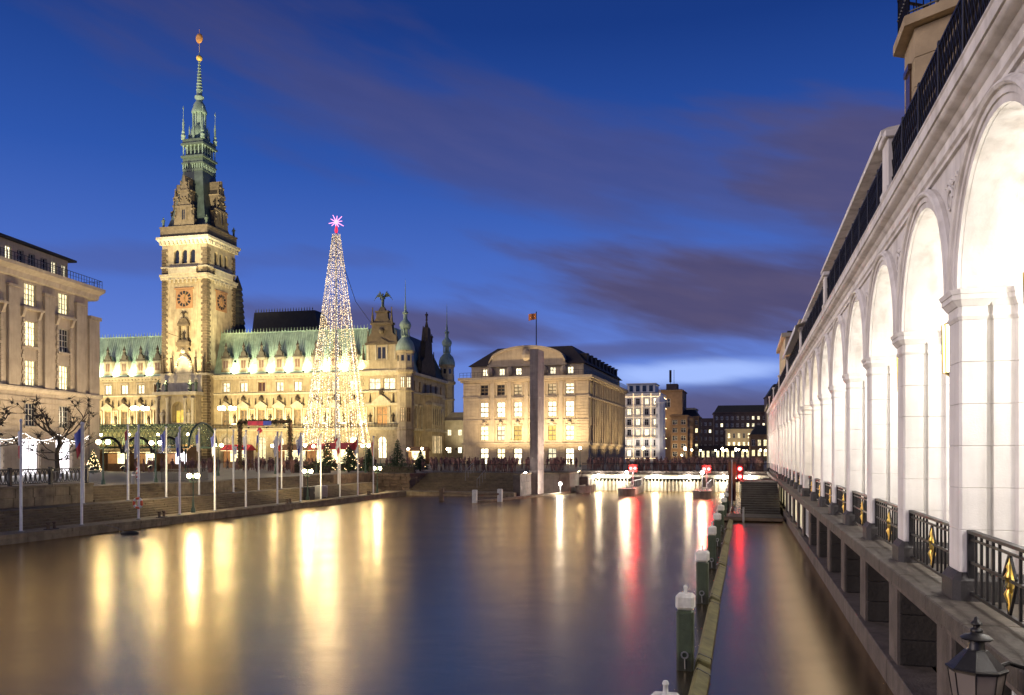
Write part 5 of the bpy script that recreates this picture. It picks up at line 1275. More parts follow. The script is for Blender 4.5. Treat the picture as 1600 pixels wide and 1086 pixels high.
# ================================================================== FORUM BUILDING with segmental gable
FR = -radians(17.5)
FO = thing('forum_building', 'beige stone corner building with arched gable, dark hipped roof and glowing windows', 'building', (15.4, 165.0, 0), FR)
def fpt(x, y, z): return Vector((15.4, 165, 0)) + Matrix.Rotation(FR, 3, 'Z') @ Vector((x, y, z))
FW, FD = 26.9, 43.0
FCS = [-22.2, -18.55, -14.9, -11.25, -7.6, -3.9]
ROWS = [(16.9, 2.1), (12.3, 3.05), (7.45, 3.0), (Z_SQ + 0.1, 3.3)]
ops = [(c_-0.85, c_+0.85, z, z+h_) for c_ in FCS for z, h_ in ROWS]
obj('wall', MB().wall(-FW, 0, Z_SQ, 20.0, 0, ops, 0.4), 'forum_stone', FO)
fl = {(1,0):'lit_pale',(1,1):'lit_pale',(1,2):'lit_pale',(1,3):'lit_pale',(1,4):'lit_pale',(1,5):'lit_pale',(2,0):'lit_warm',(2,1):'lit_pale',(2,2):'lit_yellow',(2,3):'lit_warm',(2,4):'lit_yellow',(2,5):'lit_warm',(0,5):'lit_pale',(0,2):'lit_dim',(0,4):'lit_dim',(3,1):'lit_warm',(3,4):'lit_pale'}
for i, c_ in enumerate(FCS):
    for r_, (z, h_) in enumerate(ROWS):
        lm = fl.get((r_, i), 'lit_bright' if r_ == 3 else 'glass_night')
        if r_ == 1: lm = 'lit_bright'
        office_window(c_, z, 1.7, h_, lm, 2, 3, FO, fm='forum_frame', t_=0.09)
    obj('keystone', MB().ball((c_, -0.15, 11.1), 0.45, 7, 5).box(c_-1.05, c_+1.05, -0.12, -0.003, 10.5, 10.75), 'forum_trim', FO)
    obj('window_surround', MB().box(c_-1.1, c_-0.86, -0.12, -0.003, 11.9, 19.3).box(c_+0.86, c_+1.1, -0.12, -0.003, 11.9, 19.3).box(c_-1.2, c_+1.2, -0.25, -0.003, 15.9, 16.3), 'forum_trim', FO)
xs_f = [-FW] + [c_ for c_ in FCS] + [0]
for i in range(20):
    z = 7.05 + i*0.62; mb = MB()
    if z > 19.2 or 11.3 < z < 11.8 or 16.0 < z < 16.6: continue
    for j in range(len(xs_f) - 1):
        a = xs_f[j] + (1.25 if j else 0.05); b_ = xs_f[j+1] - (1.25 if j < len(xs_f) - 2 else 0.05)
        mb.box(a, b_, -0.06, -0.003, z, z + 0.55)
    obj('ashlar_course', mb, 'forum_stone', FO, kind='stuff')
for j in range(len(FCS) - 1): obj('pilaster', MB().box((FCS[j]+FCS[j+1])/2 - 0.42, (FCS[j]+FCS[j+1])/2 + 0.42, -0.16, -0.062, 6.96, 19.55), 'forum_trim', FO)
for z_, dz, ov in ((6.6, 0.35, 0.3), (11.55, 0.2, 0.15), (16.35, 0.2, 0.15)): obj('string_course', MB().box(-FW-ov, ov, -ov, -0.003, z_, z_+dz), 'forum_trim', FO)
for i in range(7):
    z = Z_SQ + 0.2 + i*0.58; mb = MB(); p_ = -FW
    for c_ in FCS:
        if z < 5.7: mb.box(p_, c_-0.95, -0.09, -0.003, z, z+0.48); p_ = c_+0.95
    mb.box(p_, 0, -0.09, -0.003, z, z+0.48); obj('rustic_course', mb, 'forum_stone', FO, kind='stuff')
obj('cornice', MB().box(-FW-0.9, 0.9, -0.9, FD, 20.0, 20.55).box(-FW-0.5, 0.5, -0.5, FD, 19.6, 19.99), 'forum_trim', FO)
# side front
MSd = Matrix.Rotation(pi/2, 4, 'Z')
sc_ = [2.2 + 1.9*i for i in range(21)]
sops = []
for c_ in sc_: sops += [(c_-0.5, c_+0.5, z, z+h_) for z, h_ in ((16.9, 2.1), (12.2, 3.2), (7.4, 3.1), (Z_SQ+0.3, 3.0))]
obj('side_wall', MB().wall(0, FD, Z_SQ, 20.0, 0, sops, 0.35).xf(MSd), 'forum_stone', FO)
for i, c_ in enumerate(sc_):
    for r_, (z, h_) in enumerate(((16.9, 2.1), (12.2, 3.2), (7.4, 3.1), (Z_SQ+0.3, 3.0))):
        lm = 'lit_warm' if (r_ == 1 and i < 4) or (r_ == 0 and i in (0, 2)) or (r_ == 2 and i in (2, 8, 9)) or (r_ == 1 and 9 < i < 12) else 'glass_brown'
        w_ = obj('window', MB().box(c_-0.5, c_+0.5, 0.15, 0.22, z+h_*0.62, z+h_*0.62+0.08).box(c_-0.04, c_+0.04, 0.15, 0.22, z, z+h_).xf(MSd), 'wood_frame', FO); obj('pane', MB().box(c_-0.5, c_+0.5, 0.23, 0.26, z, z+h_).xf(MSd), lm, w_)
    obj('pilaster', MB().box(c_+0.62, c_+1.28, -0.3, -0.003, 6.9, 19.5).xf(MSd), 'forum_trim', FO)
for z_, dz in ((6.4, 0.5), (16.0, 0.3)): obj('string_course', MB().box(0, FD, -0.4, -0.003, z_, z_+dz).xf(MSd), 'forum_trim', FO)
obj('core', MB().box(-FW, -0.5, 0.6, FD, Z_SQ, 20), 'forum_stone', FO)
# attic, roof, segmental gable
aw_ = [(c_-0.6, c_+0.6, 21.0, 22.4) for c_ in FCS]
obj('attic_wall', MB().wall(-FW+1.6, -1.2, 20.56, 23.0, 0.6, aw_, 0.3).box(-FW+1.6, -1.2, 0.91, FD-1, 20.56, 23.0), 'forum_stone', FO)
for c_ in FCS: office_window(c_, 21.0, 1.2, 1.4, 'lit_pale' if abs(c_+18.55) < 1 or abs(c_+14.9) < 1 or c_ > -8 or c_ < -20 else 'glass_night', 2, 2, FO, y=0.75)
seg = [(-21.3 + 16.4*i/24, 23.35 + 3.2*(1 - ((i-12)/12)**2)**0.5 if 0 < i < 24 else 23.35) for i in range(25)]
obj('gable', MB().prism_y([(-21.3, 20.56), (-4.9, 20.56)][::-1] + seg, 0.25, 2.6) if False else MB().prism_y(seg + [(-4.9, 23.01), (-21.3, 23.01)], 0.25, 2.6), 'forum_stone', FO)
ar_ = MB()
for i in range(24):
    (x0, z0), (x1, z1) = seg[i], seg[i+1]
    ar_.add([(x0, 0.0, z0), (x1, 0.0, z1), (x1, 0.0, z1+0.45), (x0, 0.0, z0+0.45), (x0, 2.8, z0), (x1, 2.8, z1), (x1, 2.8, z1+0.45), (x0, 2.8, z0+0.45)], [(0,1,2,3),(3,2,6,7),(0,4,5,1),(4,7,6,5)])
obj('gable_cornice', ar_.box(-21.6, -4.6, 0.1, 0.58, 22.75, 23.15), 'forum_trim', FO)
rl_ = MB()
for x in (-21.0, -16.7, -9.4, -5.2): rl_.ball((x, 0.5, 21.8), 0.8, 7, 6, 1.3)
rl_.ball((-13.1, 0.2, 25.0), 1.0, 8, 6, 1.3)
obj('relief', rl_, 'forum_trim', FO)
obj('roof', MB().rings([(-FW+1.0,0.2,23.02),(-0.6,0.2,23.02),(-0.6,FD,23.02),(-FW+1.0,FD,23.02),(-FW+5.5,6.5,27.4),(-5.0,6.5,27.4),(-5.0,FD-6,27.4),(-FW+5.5,FD-6,27.4)], 4), 'roof_brown', FO)
for i in range(9): obj('roof_dormer', MB().box(-3.2, -1.2, 4+i*4.2, 5.2+i*4.2, 23.1, 25.2).box(-3.5, -1.0, 3.9+i*4.2, 5.3+i*4.2, 25.2, 25.4), 'roof_brown', FO)
rr_ = MB()
for a, b_ in (((-FW-0.6, -0.6), (-21.8, -0.6)), ((-4.4, -0.6), (0.6, -0.6)), ((0.6, -0.6), (0.6, FD))):
    d = Vector((b_[0]-a[0], b_[1]-a[1])); n = int(d.length/0.8)
    rr_.bar((*a, 21.6), (*b_, 21.6), 0.06).bar((*a, 21.1), (*b_, 21.1), 0.04)
    for j in range(n+1): rr_.bar((a[0]+d.x*j/n, a[1]+d.y*j/n, 20.55), (a[0]+d.x*j/n, a[1]+d.y*j/n, 21.6), 0.05)
obj('terrace_railing', rr_, 'iron', FO)
fp = thing('roof_flagpole', 'thin dark flagpole with a small pale flag on the forum roof', 'flagpole', fpt(-13.2, 8, 27.4), FR)
obj('pole', MB().lathe([(0.12, 0), (0.10, 7.6), (0.14, 7.7), (0.0, 7.9)], 6), 'iron', fp)
obj('flag', MB().rings([(-0.1 - i*0.28, 0.12*sin(i*1.3) + t_, z) for i in range(7) for t_, z in ((0, 7.5 - 0.02*i), (0.03, 7.5 - 0.02*i), (0.03, 6.2 - 0.05*i), (0, 6.2 - 0.05*i))], 4), 'orange_cloth', fp)
for i, x in enumerate((-20.4, -16.7, -13.0, -9.4, -5.7, -2.0)):
    floodlight(f'pavement floodlight washing the forum building front, {ordn[i]} from the hall side', fpt(x, -6.5, 3.0), fpt(x, 0, 14.5), 10500, (1.0, 0.80, 0.50), 92, 'floodlights before the forum building', 0.3)
for i, y in enumerate((6, 15, 24, 33)):
    floodlight(f'street floodlight washing the forum building side, {ordn[i]} from the bridge', fpt(7, y, 3.0), fpt(0, y, 13), 7500, (1.0, 0.78, 0.42), 95, 'floodlights before the forum building', 0.3)

# ================================================================== small house between hall and forum, and the houses along the street behind
sh_ = simple_house('street_house', 'small pale house with lit arched windows squeezed between town hall and forum', 'house', (-18.5, 224.0, Z_SQ), -radians(15), 12, 10, 11.0, 'cream_render', 2, 4, 2.2, 0.9, 'lit_pale', roofm='cream_render', seed=12)
floodlight('floodlight washing the small house roof between hall and forum', Vector((-14.5, 214, 6)), Vector((-12, 223, 13)), 3500, (1.0, 0.88, 0.6), 90, 'street floodlights', 0.3)
SRT = -ALPHA
def at(px, Y, z=Z_SQ): return Vector(((px - 0.0), Y, z))
wh = simple_house('festive_house', 'white house covered in bright light strings beyond the bridge', 'house', (34.3, 250, Z_SQ), -radians(17), 10.6, 14, 20.2, 'white_house', 6, 4, 'flat', 0.45, 'lit_pale', side='r', side_cols=3, winw=1.2, winh=1.9, seed=21)
fs = MB()
for r_ in range(7):
    z = 0.9 + r_*3.1
    for i in range(40): fs.octa((i*10.6/39, -0.42, z), 0.08)
    for i in range(30): fs.octa((10.6+0.42, i*0.45, z), 0.11)
for c_ in range(5):
    for j in range(60): fs.octa((c_*2.65, -0.42, 0.9 + j*0.33), 0.09)
obj('light_strings', fs, 'bulb_warm', wh, kind='stuff')
for r_ in range(1, 6):
    z = 0.9 + r_*3.1 - 0.25
    obj('balcony_slab', MB().box(0.6, 10.0, -0.95, -0.005, z, z+0.22), 'white_house', wh)
    rb_ = MB().box(0.6, 10.0, -0.95, -0.90, z+1.0, z+1.06)
    for i in range(32): rb_.box(0.62+i*0.3, 0.66+i*0.3, -0.94, -0.90, z+0.22, z+1.0)
    obj('balcony_railing', rb_, 'iron', wh)
obj('attic_storey', MB().box(0.6, 9.0, 1.2, 10, 20.6, 23.4).box(0.3, 9.3, 0.9, 10.2, 23.4, 23.7), 'white_house', wh)
for i in range(4): obj('attic_window', MB().box(1.2+i*2.0, 2.3+i*2.0, 1.12, 1.19, 21.2, 23.0), 'glass_night', wh)
obj('corner_tower', MB().lathe([(1.5, 0), (1.5, 17.5), (1.8, 17.7), (1.5, 18.4), (0.9, 19.6), (0.2, 20.6), (0.05, 22.0)], 8, 10.6, 0.4), 'white_house', wh)
for x, y in ((2.5, -6), (8.0, -6)):
    p_ = Vector((34.3, 250, Z_SQ)) + Matrix.Rotation(-radians(17), 3, 'Z') @ Vector((x, y, 1.0)); q_ = Vector((34.3, 250, Z_SQ)) + Matrix.Rotation(-radians(17), 3, 'Z') @ Vector((x, 0, 10))
    floodlight('floodlight washing the white festive house, ' + ('nearer the forum' if x < 5 else 'nearer the canal'), p_, q_, 2600, (1.0, 0.90, 0.82), 100, 'street floodlights', 0.3)
bb_ = simple_house('brown_block', 'plain brown flat-roofed block with antenna behind the white festive house', 'building', (51.0, 300, Z_SQ), -radians(17), 11.0, 16, 25.0, 'brown_brick', 1, 1, 'flat', 0, side='r', side_cols=5, winw=2.4, winh=3.0, seed=22, zb=17)
obj('roof_hut', MB().box(5.0, 9.0, 2, 7, 25.6, 27.8), 'dark_brick', bb_); obj('antenna', MB().lathe([(0.08,27.8),(0.08,33)], 5, 7.6, 4).box(5.9, 6.7, 3.8, 4.2, 28.5, 33.0).lathe([(0.1,27.8),(0.1,28.6)], 5, 6.3, 4), 'iron', bb_)
simple_house('grid_office', 'brown office block with a grid of deep windows and overhanging flat roof', 'building', (52.5, 272, Z_SQ), -radians(17), 5.5, 24, 14.6, 'brown_brick', 5, 2, 'flat', 0.05, side='r', side_cols=9, winw=1.6, winh=1.5, seed=23)
simple_house('pale_block', 'narrow pale block beyond the grid office', 'building', (67.5, 330, Z_SQ), -radians(17), 6.0, 12, 20.0, 'grey_concrete', 6, 2, 'flat', 0.1, side='r', side_cols=3, seed=24)
simple_house('dark_block', 'tall dark block with a few lit windows at the street end', 'building', (77.5, 360, Z_SQ), -radians(12), 12, 14, 17.5, 'dark_brick', 5, 6, 'flat', 0.14, 'lit_pale', seed=25, winw=1.0, winh=1.4, cornice=False)
simple_house('dark_block', 'widest dark brick block with scattered lit windows far down the street', 'building', (86.0, 350, Z_SQ), -radians(12), 30, 14, 19.5, 'dark_brick', 6, 14, 3.0, 0.14, 'lit_pale', seed=26, winw=1.0, winh=1.5)
simple_house('dark_block', 'dark block with sharp roof beside the arcade far end', 'building', (104.0, 335, Z_SQ), -radians(12), 16, 14, 25.5, 'dark_brick', 6, 7, 5.0, 0.1, 'lit_warm', seed=27, winw=1.0, winh=1.5)
simple_house('shop_house', 'low lit shop house at the end of the canal street', 'house', (83.0, 318, Z_SQ), -radians(12), 13, 8, 11.5, 'cream_render', 3, 7, 'flat', 0.9, 'lit_warm', seed=28, winw=0.9, winh=1.9)
simple_house('shop_row', 'long low lit shop row on the far street pavement', 'house', (60.0, 300, Z_SQ), -radians(12), 38, 8, 4.6, 'dark_brick', 1, 22, 'flat', 0.85, 'lit_warm', seed=29, winw=1.0, winh=2.4, zb=0.3)

for i, (p_, q_, pw_, lab) in enumerate(((Vector((52, 262, 4)), Vector((56, 272, 10)), 5200, 'washing the grid office front'), (Vector((66, 282, 4)), Vector((58, 286, 10)), 6500, 'washing the grid office side'), (Vector((50, 288, 14)), Vector((55, 300, 22)), 7000, 'washing the brown block'),
    (Vector((84, 306, 4)), Vector((89, 318, 9)), 5200, 'washing the low shop house'), (Vector((98, 318, 5)), Vector((104, 340, 12)), 6500, 'on the street end block'), (Vector((60, 150, 6)), Vector((50, 140, 12)), 0, ''))):
    if pw_: floodlight('street floodlight ' + lab, p_, q_, pw_, (1.0, 0.76, 0.4), 110, 'street floodlights', 0.3)
simple_house('gable_house', 'narrow lit brown house between grid office and pale block', 'house', (61.5, 300, Z_SQ), -radians(17), 6.5, 12, 15.5, 'brown_brick', 5, 4, 2.5, 0.5, 'lit_warm', side='r', side_cols=4, seed=41, winw=0.9, winh=1.6)
simple_house('gable_house', 'low lit cream house beside the shop house', 'house', (97.0, 312, Z_SQ), -radians(12), 9, 10, 9.0, 'cream_render', 3, 5, 2.5, 0.6, 'lit_warm', seed=42, winw=0.9, winh=1.6)
simple_house('gable_house', 'brown brick house with lit shop floor by the far arcade end', 'house', (76.0, 262, Z_SQ), -radians(14), 9, 12, 8.0, 'brown_brick', 2, 5, 3.0, 0.7, 'lit_warm', side='l', side_cols=4, seed=43, winw=1.0, winh=2.0)
# ================================================================== THE STELE
stl = thing('memorial_stele', 'tall plain stone stele standing at the water before the forum building', 'monument', K(-23.3, 92.0, 0), KR)
z = 0.0; i = 0
while z < 16.8:
    hh = min(1.4, 16.8 - z)
    obj('stone_course', MB().cbox(-0.48, 0.48, 0.0, 3.0, z + 0.008, z + hh - 0.004, 0.012), 'stele_stone', stl); z += hh
obj('footing', MB().cbox(-0.9, 0.9, -0.4, 3.2, -2.0, 0.0, 0.05), 'base_stone', stl)

floodlight('floodlight added beside the abutment to brighten one side of the stele', K(-18.6, 95.0, 2.6), K(-22.75, 93.2, 9.0), 5200, (1.0, 0.86, 0.66), 95, 'street floodlights', 0.3)  # added lamp that brightens the arcade-side face of the stele
# ================================================================== FLAGPOLES
ordw = ['first', 'second', 'third', 'fourth', 'fifth', 'sixth', 'seventh', 'eighth', 'ninth', 'tenth', 'eleventh', 'twelfth']
pole_mesh = MB().lathe([(0.10, 0.0), (0.10, 0.05), (0.075, 0.08), (0.055, 5.9), (0.09, 5.95), (0.05, 6.05), (0.0, 6.08)], 10).mesh('pole', 'white_paint', 40)
foot_mesh = MB().lathe([(0.16, 0.0), (0.16, 0.03), (0.12, 0.06)], 10).mesh('pole_foot', 'grey_metal', 40)
def flag_mesh(name, mats, seed):
    rg = random.Random(seed); me = bpy.data.meshes.new(name); vs = []; fs = []; mi = []
    nx_, nz_ = 8, 9; w_, h_ = 0.32, 1.45
    for k in range(2):
        for j in range(nz_+1):
            for i in range(nx_+1):
                f = i/nx_; g_ = j/nz_
                x = 0.06 + f*w_*(0.55 + 0.45*(1-g_)) ; y = 0.11*sin(f*9 + seed + g_*1.5)*f + 0.012*k
                vs.append((x, y, 5.75 - g_*h_ - f*0.45))
    o = (nx_+1)*(nz_+1)
    for k in range(2):
        for j in range(nz_):
            for i in range(nx_):
                a = k*o + j*(nx_+1) + i; q = (a, a+1, a+nx_+2, a+nx_+1); fs.append(q if k == 0 else q[::-1]); mi.append(min(len(mats)-1, int(j/nz_*len(mats))))
    me.from_pydata(vs, [], fs)
    for m_ in mats: me.materials.append(MATS[m_])
    for p, m_ in zip(me.polygons, mi): p.material_index = m_; p.use_smooth = True
    me.update(); return me
FRONT = [35.3, 39.5, 44.2, 48.2, 52.1, 56.0, 60.5, 64.2, 67.8, 71.5, 75.3, 78.9]
FCOL = [('white_cloth', 'red_cloth'), ('blue_cloth', 'red_cloth'), ('white_cloth',), ('white_cloth', 'blue_cloth'), ('blue_cloth', 'white_cloth'), ('white_cloth', 'blue_cloth'), ('white_cloth',), ('white_cloth', 'blue_cloth'), ('white_cloth',), ('white_cloth', 'red_cloth'), ('red_cloth', 'white_cloth'), ('red_cloth',)]
BACK = [43.5, 47.5, 51.4, 55.2, 59.7, 63.4, 67.1, 70.8, 78.1]
BCOL = [('blue_cloth',), ('red_cloth', 'white_cloth'), ('blue_cloth',), ('blue_cloth', 'white_cloth'), ('white_cloth',), ('blue_cloth', 'yellow_cloth'), ('white_cloth', 'red_cloth'), ('blue_cloth',), ('red_cloth', 'white_cloth')]
def cname(c_): return ' and '.join(x.split('_')[0] for x in c_)
for row, (ys, cs_, x, z, sc) in enumerate(((FRONT, FCOL, -37.3, 0.5, 1.0), (BACK, BCOL, -40.95, 1.455, 0.87))):
    for i, (y, c_) in enumerate(zip(ys, cs_)):
        lab = f'white flagpole with {cname(c_)} flag, {ordw[i]} from the shop end of the ' + ('waterside row' if row == 0 else 'upper row')
        t = thing('flagpole', lab, 'flagpole', K(x, y, z), KR + rng.uniform(-0.5, 0.5), 'flagpoles on the quay')
        t.scale = (1, 1, sc)
        obj('pole', pole_mesh, None, t); obj('pole_foot', foot_mesh, None, t)
        f_ = obj('flag', flag_mesh('flag', c_, i*1.7 + row), None, t); f_.rotation_euler = (0, 0, pi + rng.uniform(-0.6, 0.6))

# ================================================================== LAMPS
def lamp_proto(h_, n_globes, spread, r=0.17):
    post = MB().lathe([(0.16, 0), (0.16, 0.25), (0.09, 0.4), (0.07, 0.9), (0.045, 1.0), (0.04, h_-0.35), (0.07, h_-0.3), (0.03, h_-0.2), (0.02, h_)], 10)
    arms = MB(); gl = []
    for i in range(n_globes):
        a = 2*pi*i/n_globes
        e = Vector((cos(a)*spread, sin(a)*spread, h_ - 0.12))
        arms.tube([(0,0,h_-0.55), (cos(a)*spread*0.6, sin(a)*spread*0.6, h_-0.62), (cos(a)*spread, sin(a)*spread, h_-0.42), (e.x, e.y, e.z - r*0.7)], 0.025, 6)
        arms.lathe([(0.03,0),(0.08,0.05),(0.08,0.08)], 8, e.x, e.y, e.z - r)
        gl.append((e.x, e.y, e.z))
    return post.mesh('post', 'lamp_green', 40), arms.mesh('arms', 'lamp_green', 40), gl
def put_lamp(proto, label, loc, rot, power, group, color=(1.0, 0.80, 0.46), r=0.17):
    pm, am_, gl = proto
    t = thing('street_lamp', label, 'street lamp', loc, rot, group)
    obj('post', pm, None, t); obj('arms', am_, None, t)
    for g_ in gl: obj('globe', MB().ball((0, 0, 0), r, 12, 8), 'lamp_globe', t, g_, smooth=60)
    if power: point_light(t, (0, 0, gl[0][2] + 0.35), power, color, 0.25)
    return t
two = lamp_proto(2.75, 2, 0.33); two_t = lamp_proto(3.3, 2, 0.36)
for y, lab in ((50.3, 'on the quay edge beside the fourth waterside flagpole'), (66.3, 'on the quay edge next to the grey box'), (80.9, 'on the quay edge near the rubble wall')):
    put_lamp(two, 'twin-globe street lamp ' + lab, K(-37.8, y, 0.5), KR, 700, 'twin lamps on the quay')
for (x, y), lab in (((-46.2, 51.0), 'on the square near the yellow lit fir'), ((-45.6, 56.0), 'on the square before the glass vault'), ((-52.3, 73.6), 'on the square behind the fifth waterside flagpole'), ((-50.5, 81.5), 'on the square before the garland gate'),
                    ((-49.0, 88.0), 'on the square beside the red market stalls'), ((-44.6, 77.0), 'at the top of the second flight of steps'), ((-42.6, 88.0), 'among the dark firs at the square corner')):
    put_lamp(two_t, 'twin-globe street lamp ' + lab, K(x, y, Z_SQ), KR + 0.2, 240, 'twin lamps on the square')
big = lamp_proto(9.6, 6, 1.1, 0.3)
for (x, y), lab in (((-91.9, 109.2), 'before the left wing of the town hall'), ((-78.6, 112.9), 'beside the town hall tower base')):
    put_lamp(big, 'tall six-globe candelabrum ' + lab, K(x, y, Z_SQ), 0.3, 900, 'tall candelabra before the town hall', r=0.3)
# lamps along the pavement below the town hall end and before the forum
one = lamp_proto(3.4, 1, 0.0)
row_ = [(-40, 176), (-28.5, 178), (-21.5, 170), (-17.5, 160), (-13.5, 172), (4.5, 143), (12, 145), (24, 150), (32, 152), (40, 190), (47, 215), (55, 240), (59, 238), (66, 256), (73, 268), (80, 280), (88, 284), (92, 250), (76, 216), (66, 190)]
dist = ['by the corner pavilion', 'below the end facade', 'at the end facade steps', 'before the hall corner', 'between hall and forum', 'at the forum front', 'at the forum door', 'by the forum corner', 'beside the forum side', 'halfway along the forum side', 'behind the forum', 'before the white festive house', 'at the festive house corner', 'before the grid office', 'by the pale block', 'at the street end', 'before the shop house', 'on the arcade-side pavement', 'on the far bridge approach', 'by the arcade end']
for (x, y), d_ in zip(row_, dist):
    put_lamp(one, 'single-globe street lamp ' + d_, Vector((x, y, Z_SQ)), 0, 260, 'single lamps along the street', r=0.24)
far_ = [(58, 222), (63, 245), (70, 248), (78, 262), (84, 270), (90, 276), (96, 282), (68, 225), (74, 240), (82, 252), (88, 262), (49, 180), (54, 196), (44, 172)]
for i, (x, y) in enumerate(far_):
    put_lamp(one, 'small far street lamp glowing along the canal street beyond the bridge', Vector((x, y, Z_SQ)), 0, 0, 'far street lamps', r=0.26)
# bright white lamp on the corner wall, and lamps on the jetty heads
def wall_lamp(label, loc, power=260, h_=1.3, col=(1.0, 0.94, 0.85)):
    t = thing('dock_lamp', label, 'lamp', loc, KR, 'bright dock lamps')
    obj('post', MB().lathe([(0.09,0),(0.05,0.1),(0.04,h_)], 8), 'grey_metal', t); obj('lamp_head', MB().lathe([(0.05,h_),(0.2,h_+0.03),(0.05,h_+0.12)], 10, 0, 0, 0.28), 'grey_metal', t)
    obj('globe', MB().ball((0,0,h_+0.14), 0.17, 10, 7), 'lamp_white', t, smooth=60)
    point_light(t, (0, -0.32, h_+0.14), power, col, 0.15)
wall_lamp('bright white lamp on the wing wall before the stele', K(-23.9, 90.5, 1.1), 420, 1.2)
wall_lamp('bright white lamp on the jetty head under the red twin signal', K(-12.6, 92.2, 0.75), 420, 1.7)
wall_lamp('bright white lamp on the jetty head nearest the arcade channel', K(-4.2, 88.9, 0.75), 420, 1.8)
wall_lamp('small white lamp on the low ledge beside the stele', K(-20.3, 92.6, 0.2), 1100, 0.9)

# ================================================================== LOCK JETTIES, SIGNALS
def jetty(label, x, y0, y1, w_=1.2):
    t = thing('jetty', label, 'jetty', K(x, y0, 0), KR)
    obj('head', MB().lathe([(0.95,-1.5),(0.95,0.7),(1.02,0.7),(1.02,0.8)], 14, 0, 0.9), 'base_stone', t)
    n = int((y1-y0-1.6)/0.45)
    obj('beam', MB().box(-w_/2, w_/2, 1.6, y1-y0-1.4, -0.4, 0.55), 'jetty_wood', t)
    for i in range(n): obj('plank', MB().cbox(-w_/2-0.05, w_/2+0.05, 1.6+i*0.45, 2.0+i*0.45, 0.56, 0.62, 0.01), 'gate_pale', t)
    for i in range(max(2, n//3)):
        for s in (-1, 1): obj('fender_post', MB().cbox(s*(w_/2+0.12)-0.11, s*(w_/2+0.12)+0.11, 1.8+i*1.3, 2.02+i*1.3, -0.8, 0.85, 0.02), 'gate_pale', t)
    rl_ = MB().bar((0.45, 1.6, 1.6), (0.45, y1-y0-1.4, 1.6), 0.05)
    for i in range(max(3, n//4)): rl_.bar((0.45, 1.8+i*1.7, 0.6), (0.45, 1.8+i*1.7, 1.6), 0.05)
    obj('handrail', rl_, 'grey_metal', t)
jetty('timber lock jetty with stone head in the middle of the basin end', -12.6, 91.0, 104)
jetty('timber lock jetty with stone head beside the pile row', -4.2, 88.0, 104)
jetty('short timber jetty beside the stele abutment', -18.6, 97.0, 104.2, 0.9)
def signal(label, loc, vertical=False, power=60):
    t = thing('signal_light', label, 'signal', loc, KR, 'red canal signals')
    obj('post', MB().lathe([(0.07,0),(0.05,0.1),(0.05,2.1)], 8), 'grey_metal', t)
    obj('board', MB().cbox(-0.5, 0.5, -0.05, 0.05, 2.0, 2.9, 0.02) if not vertical else MB().cbox(-0.3, 0.3, -0.05, 0.05, 1.4, 2.9, 0.02), 'black_paint', t)
    for s in (-1, 1):
        c_ = (s*0.24, -0.09, 2.45) if not vertical else (0, -0.09, 2.15 + s*0.34)
        obj('red_lens', MB().ball(c_, 0.17, 10, 7), 'signal_red', t)
    point_light(t, (0, -0.6, 2.4), power, (1.0, 0.03, 0.02), 0.2)
signal('red twin signal light on the middle jetty head', K(-12.0, 93.0, 0.62), False, 900)
signal('red twin signal light on the jetty head by the piles', K(-3.8, 90.2, 0.62), False, 900)
signal('red stacked signal light beside the arcade steps', K(-0.3, 74.2, 0.9), True, 45)
bp_ = thing('signal_banner', 'narrow orange banner on a pole beside the stacked red signal', 'banner', K(-0.95, 73.6, -1.0), KR)
obj('pole', MB().lathe([(0.08,0),(0.06,5.2)], 8), 'grey_metal', bp_); obj('cloth', MB().rings([(x, 0.09 + 0.05*sin(z*1.7 + x*4) + t_, z) for z in (1.6, 2.2, 2.9, 3.6, 4.3, 5.0) for x, t_ in ((-0.32, 0), (0.32, 0), (0.32, 0.02), (-0.32, 0.02))], 4), 'banner_cloth', bp_)

# ================================================================== PILES with floating booms
nt_ = MATS['pile_green'].node_tree; b_ = nt_.nodes['Principled BSDF']; src = b_.inputs['Base Color'].links[0].from_socket
g_ = nt_.nodes.new('ShaderNodeNewGeometry'); sp_ = nt_.nodes.new('ShaderNodeSeparateXYZ'); nt_.links.new(g_.outputs['Position'], sp_.inputs[0])
nn = nt_.nodes.new('ShaderNodeTexNoise'); nn.inputs['Scale'].default_value = 6.0; nt_.links.new(g_.outputs['Position'], nn.inputs['Vector'])
aa = nt_.nodes.new('ShaderNodeMath'); aa.operation = 'MULTIPLY_ADD'; nt_.links.new(nn.outputs[0], aa.inputs[0]); aa.inputs[1].default_value = 0.35; nt_.links.new(sp_.outputs[2], aa.inputs[2])
mr_ = nt_.nodes.new('ShaderNodeMapRange'); mr_.inputs[1].default_value = 0.35; mr_.inputs[2].default_value = 0.62; nt_.links.new(aa.outputs[0], mr_.inputs[0])
mm = nt_.nodes.new('ShaderNodeMixRGB'); nt_.links.new(mr_.outputs[0], mm.inputs[0]); mm.inputs[1].default_value = (0.016, 0.018, 0.010, 1); nt_.links.new(src, mm.inputs[2]); nt_.links.new(mm.outputs[0], b_.inputs['Base Color'])
pile_mesh = MB().cbox(-0.18, 0.18, -0.18, 0.18, -1.5, 1.32, 0.05).mesh('pile_shaft', 'pile_green')
pcap_mesh = MB().cbox(-0.20, 0.20, -0.20, 0.20, 1.32, 1.66, 0.06).mesh('pile_cap', 'pile_cap')
pin_mesh = MB().lathe([(0.05, 1.655), (0.035, 1.70), (0.03, 1.78), (0.045, 1.80), (0.03, 1.84), (0.0, 1.85)], 8).mesh('cap_pin', 'pile_cap', 40)
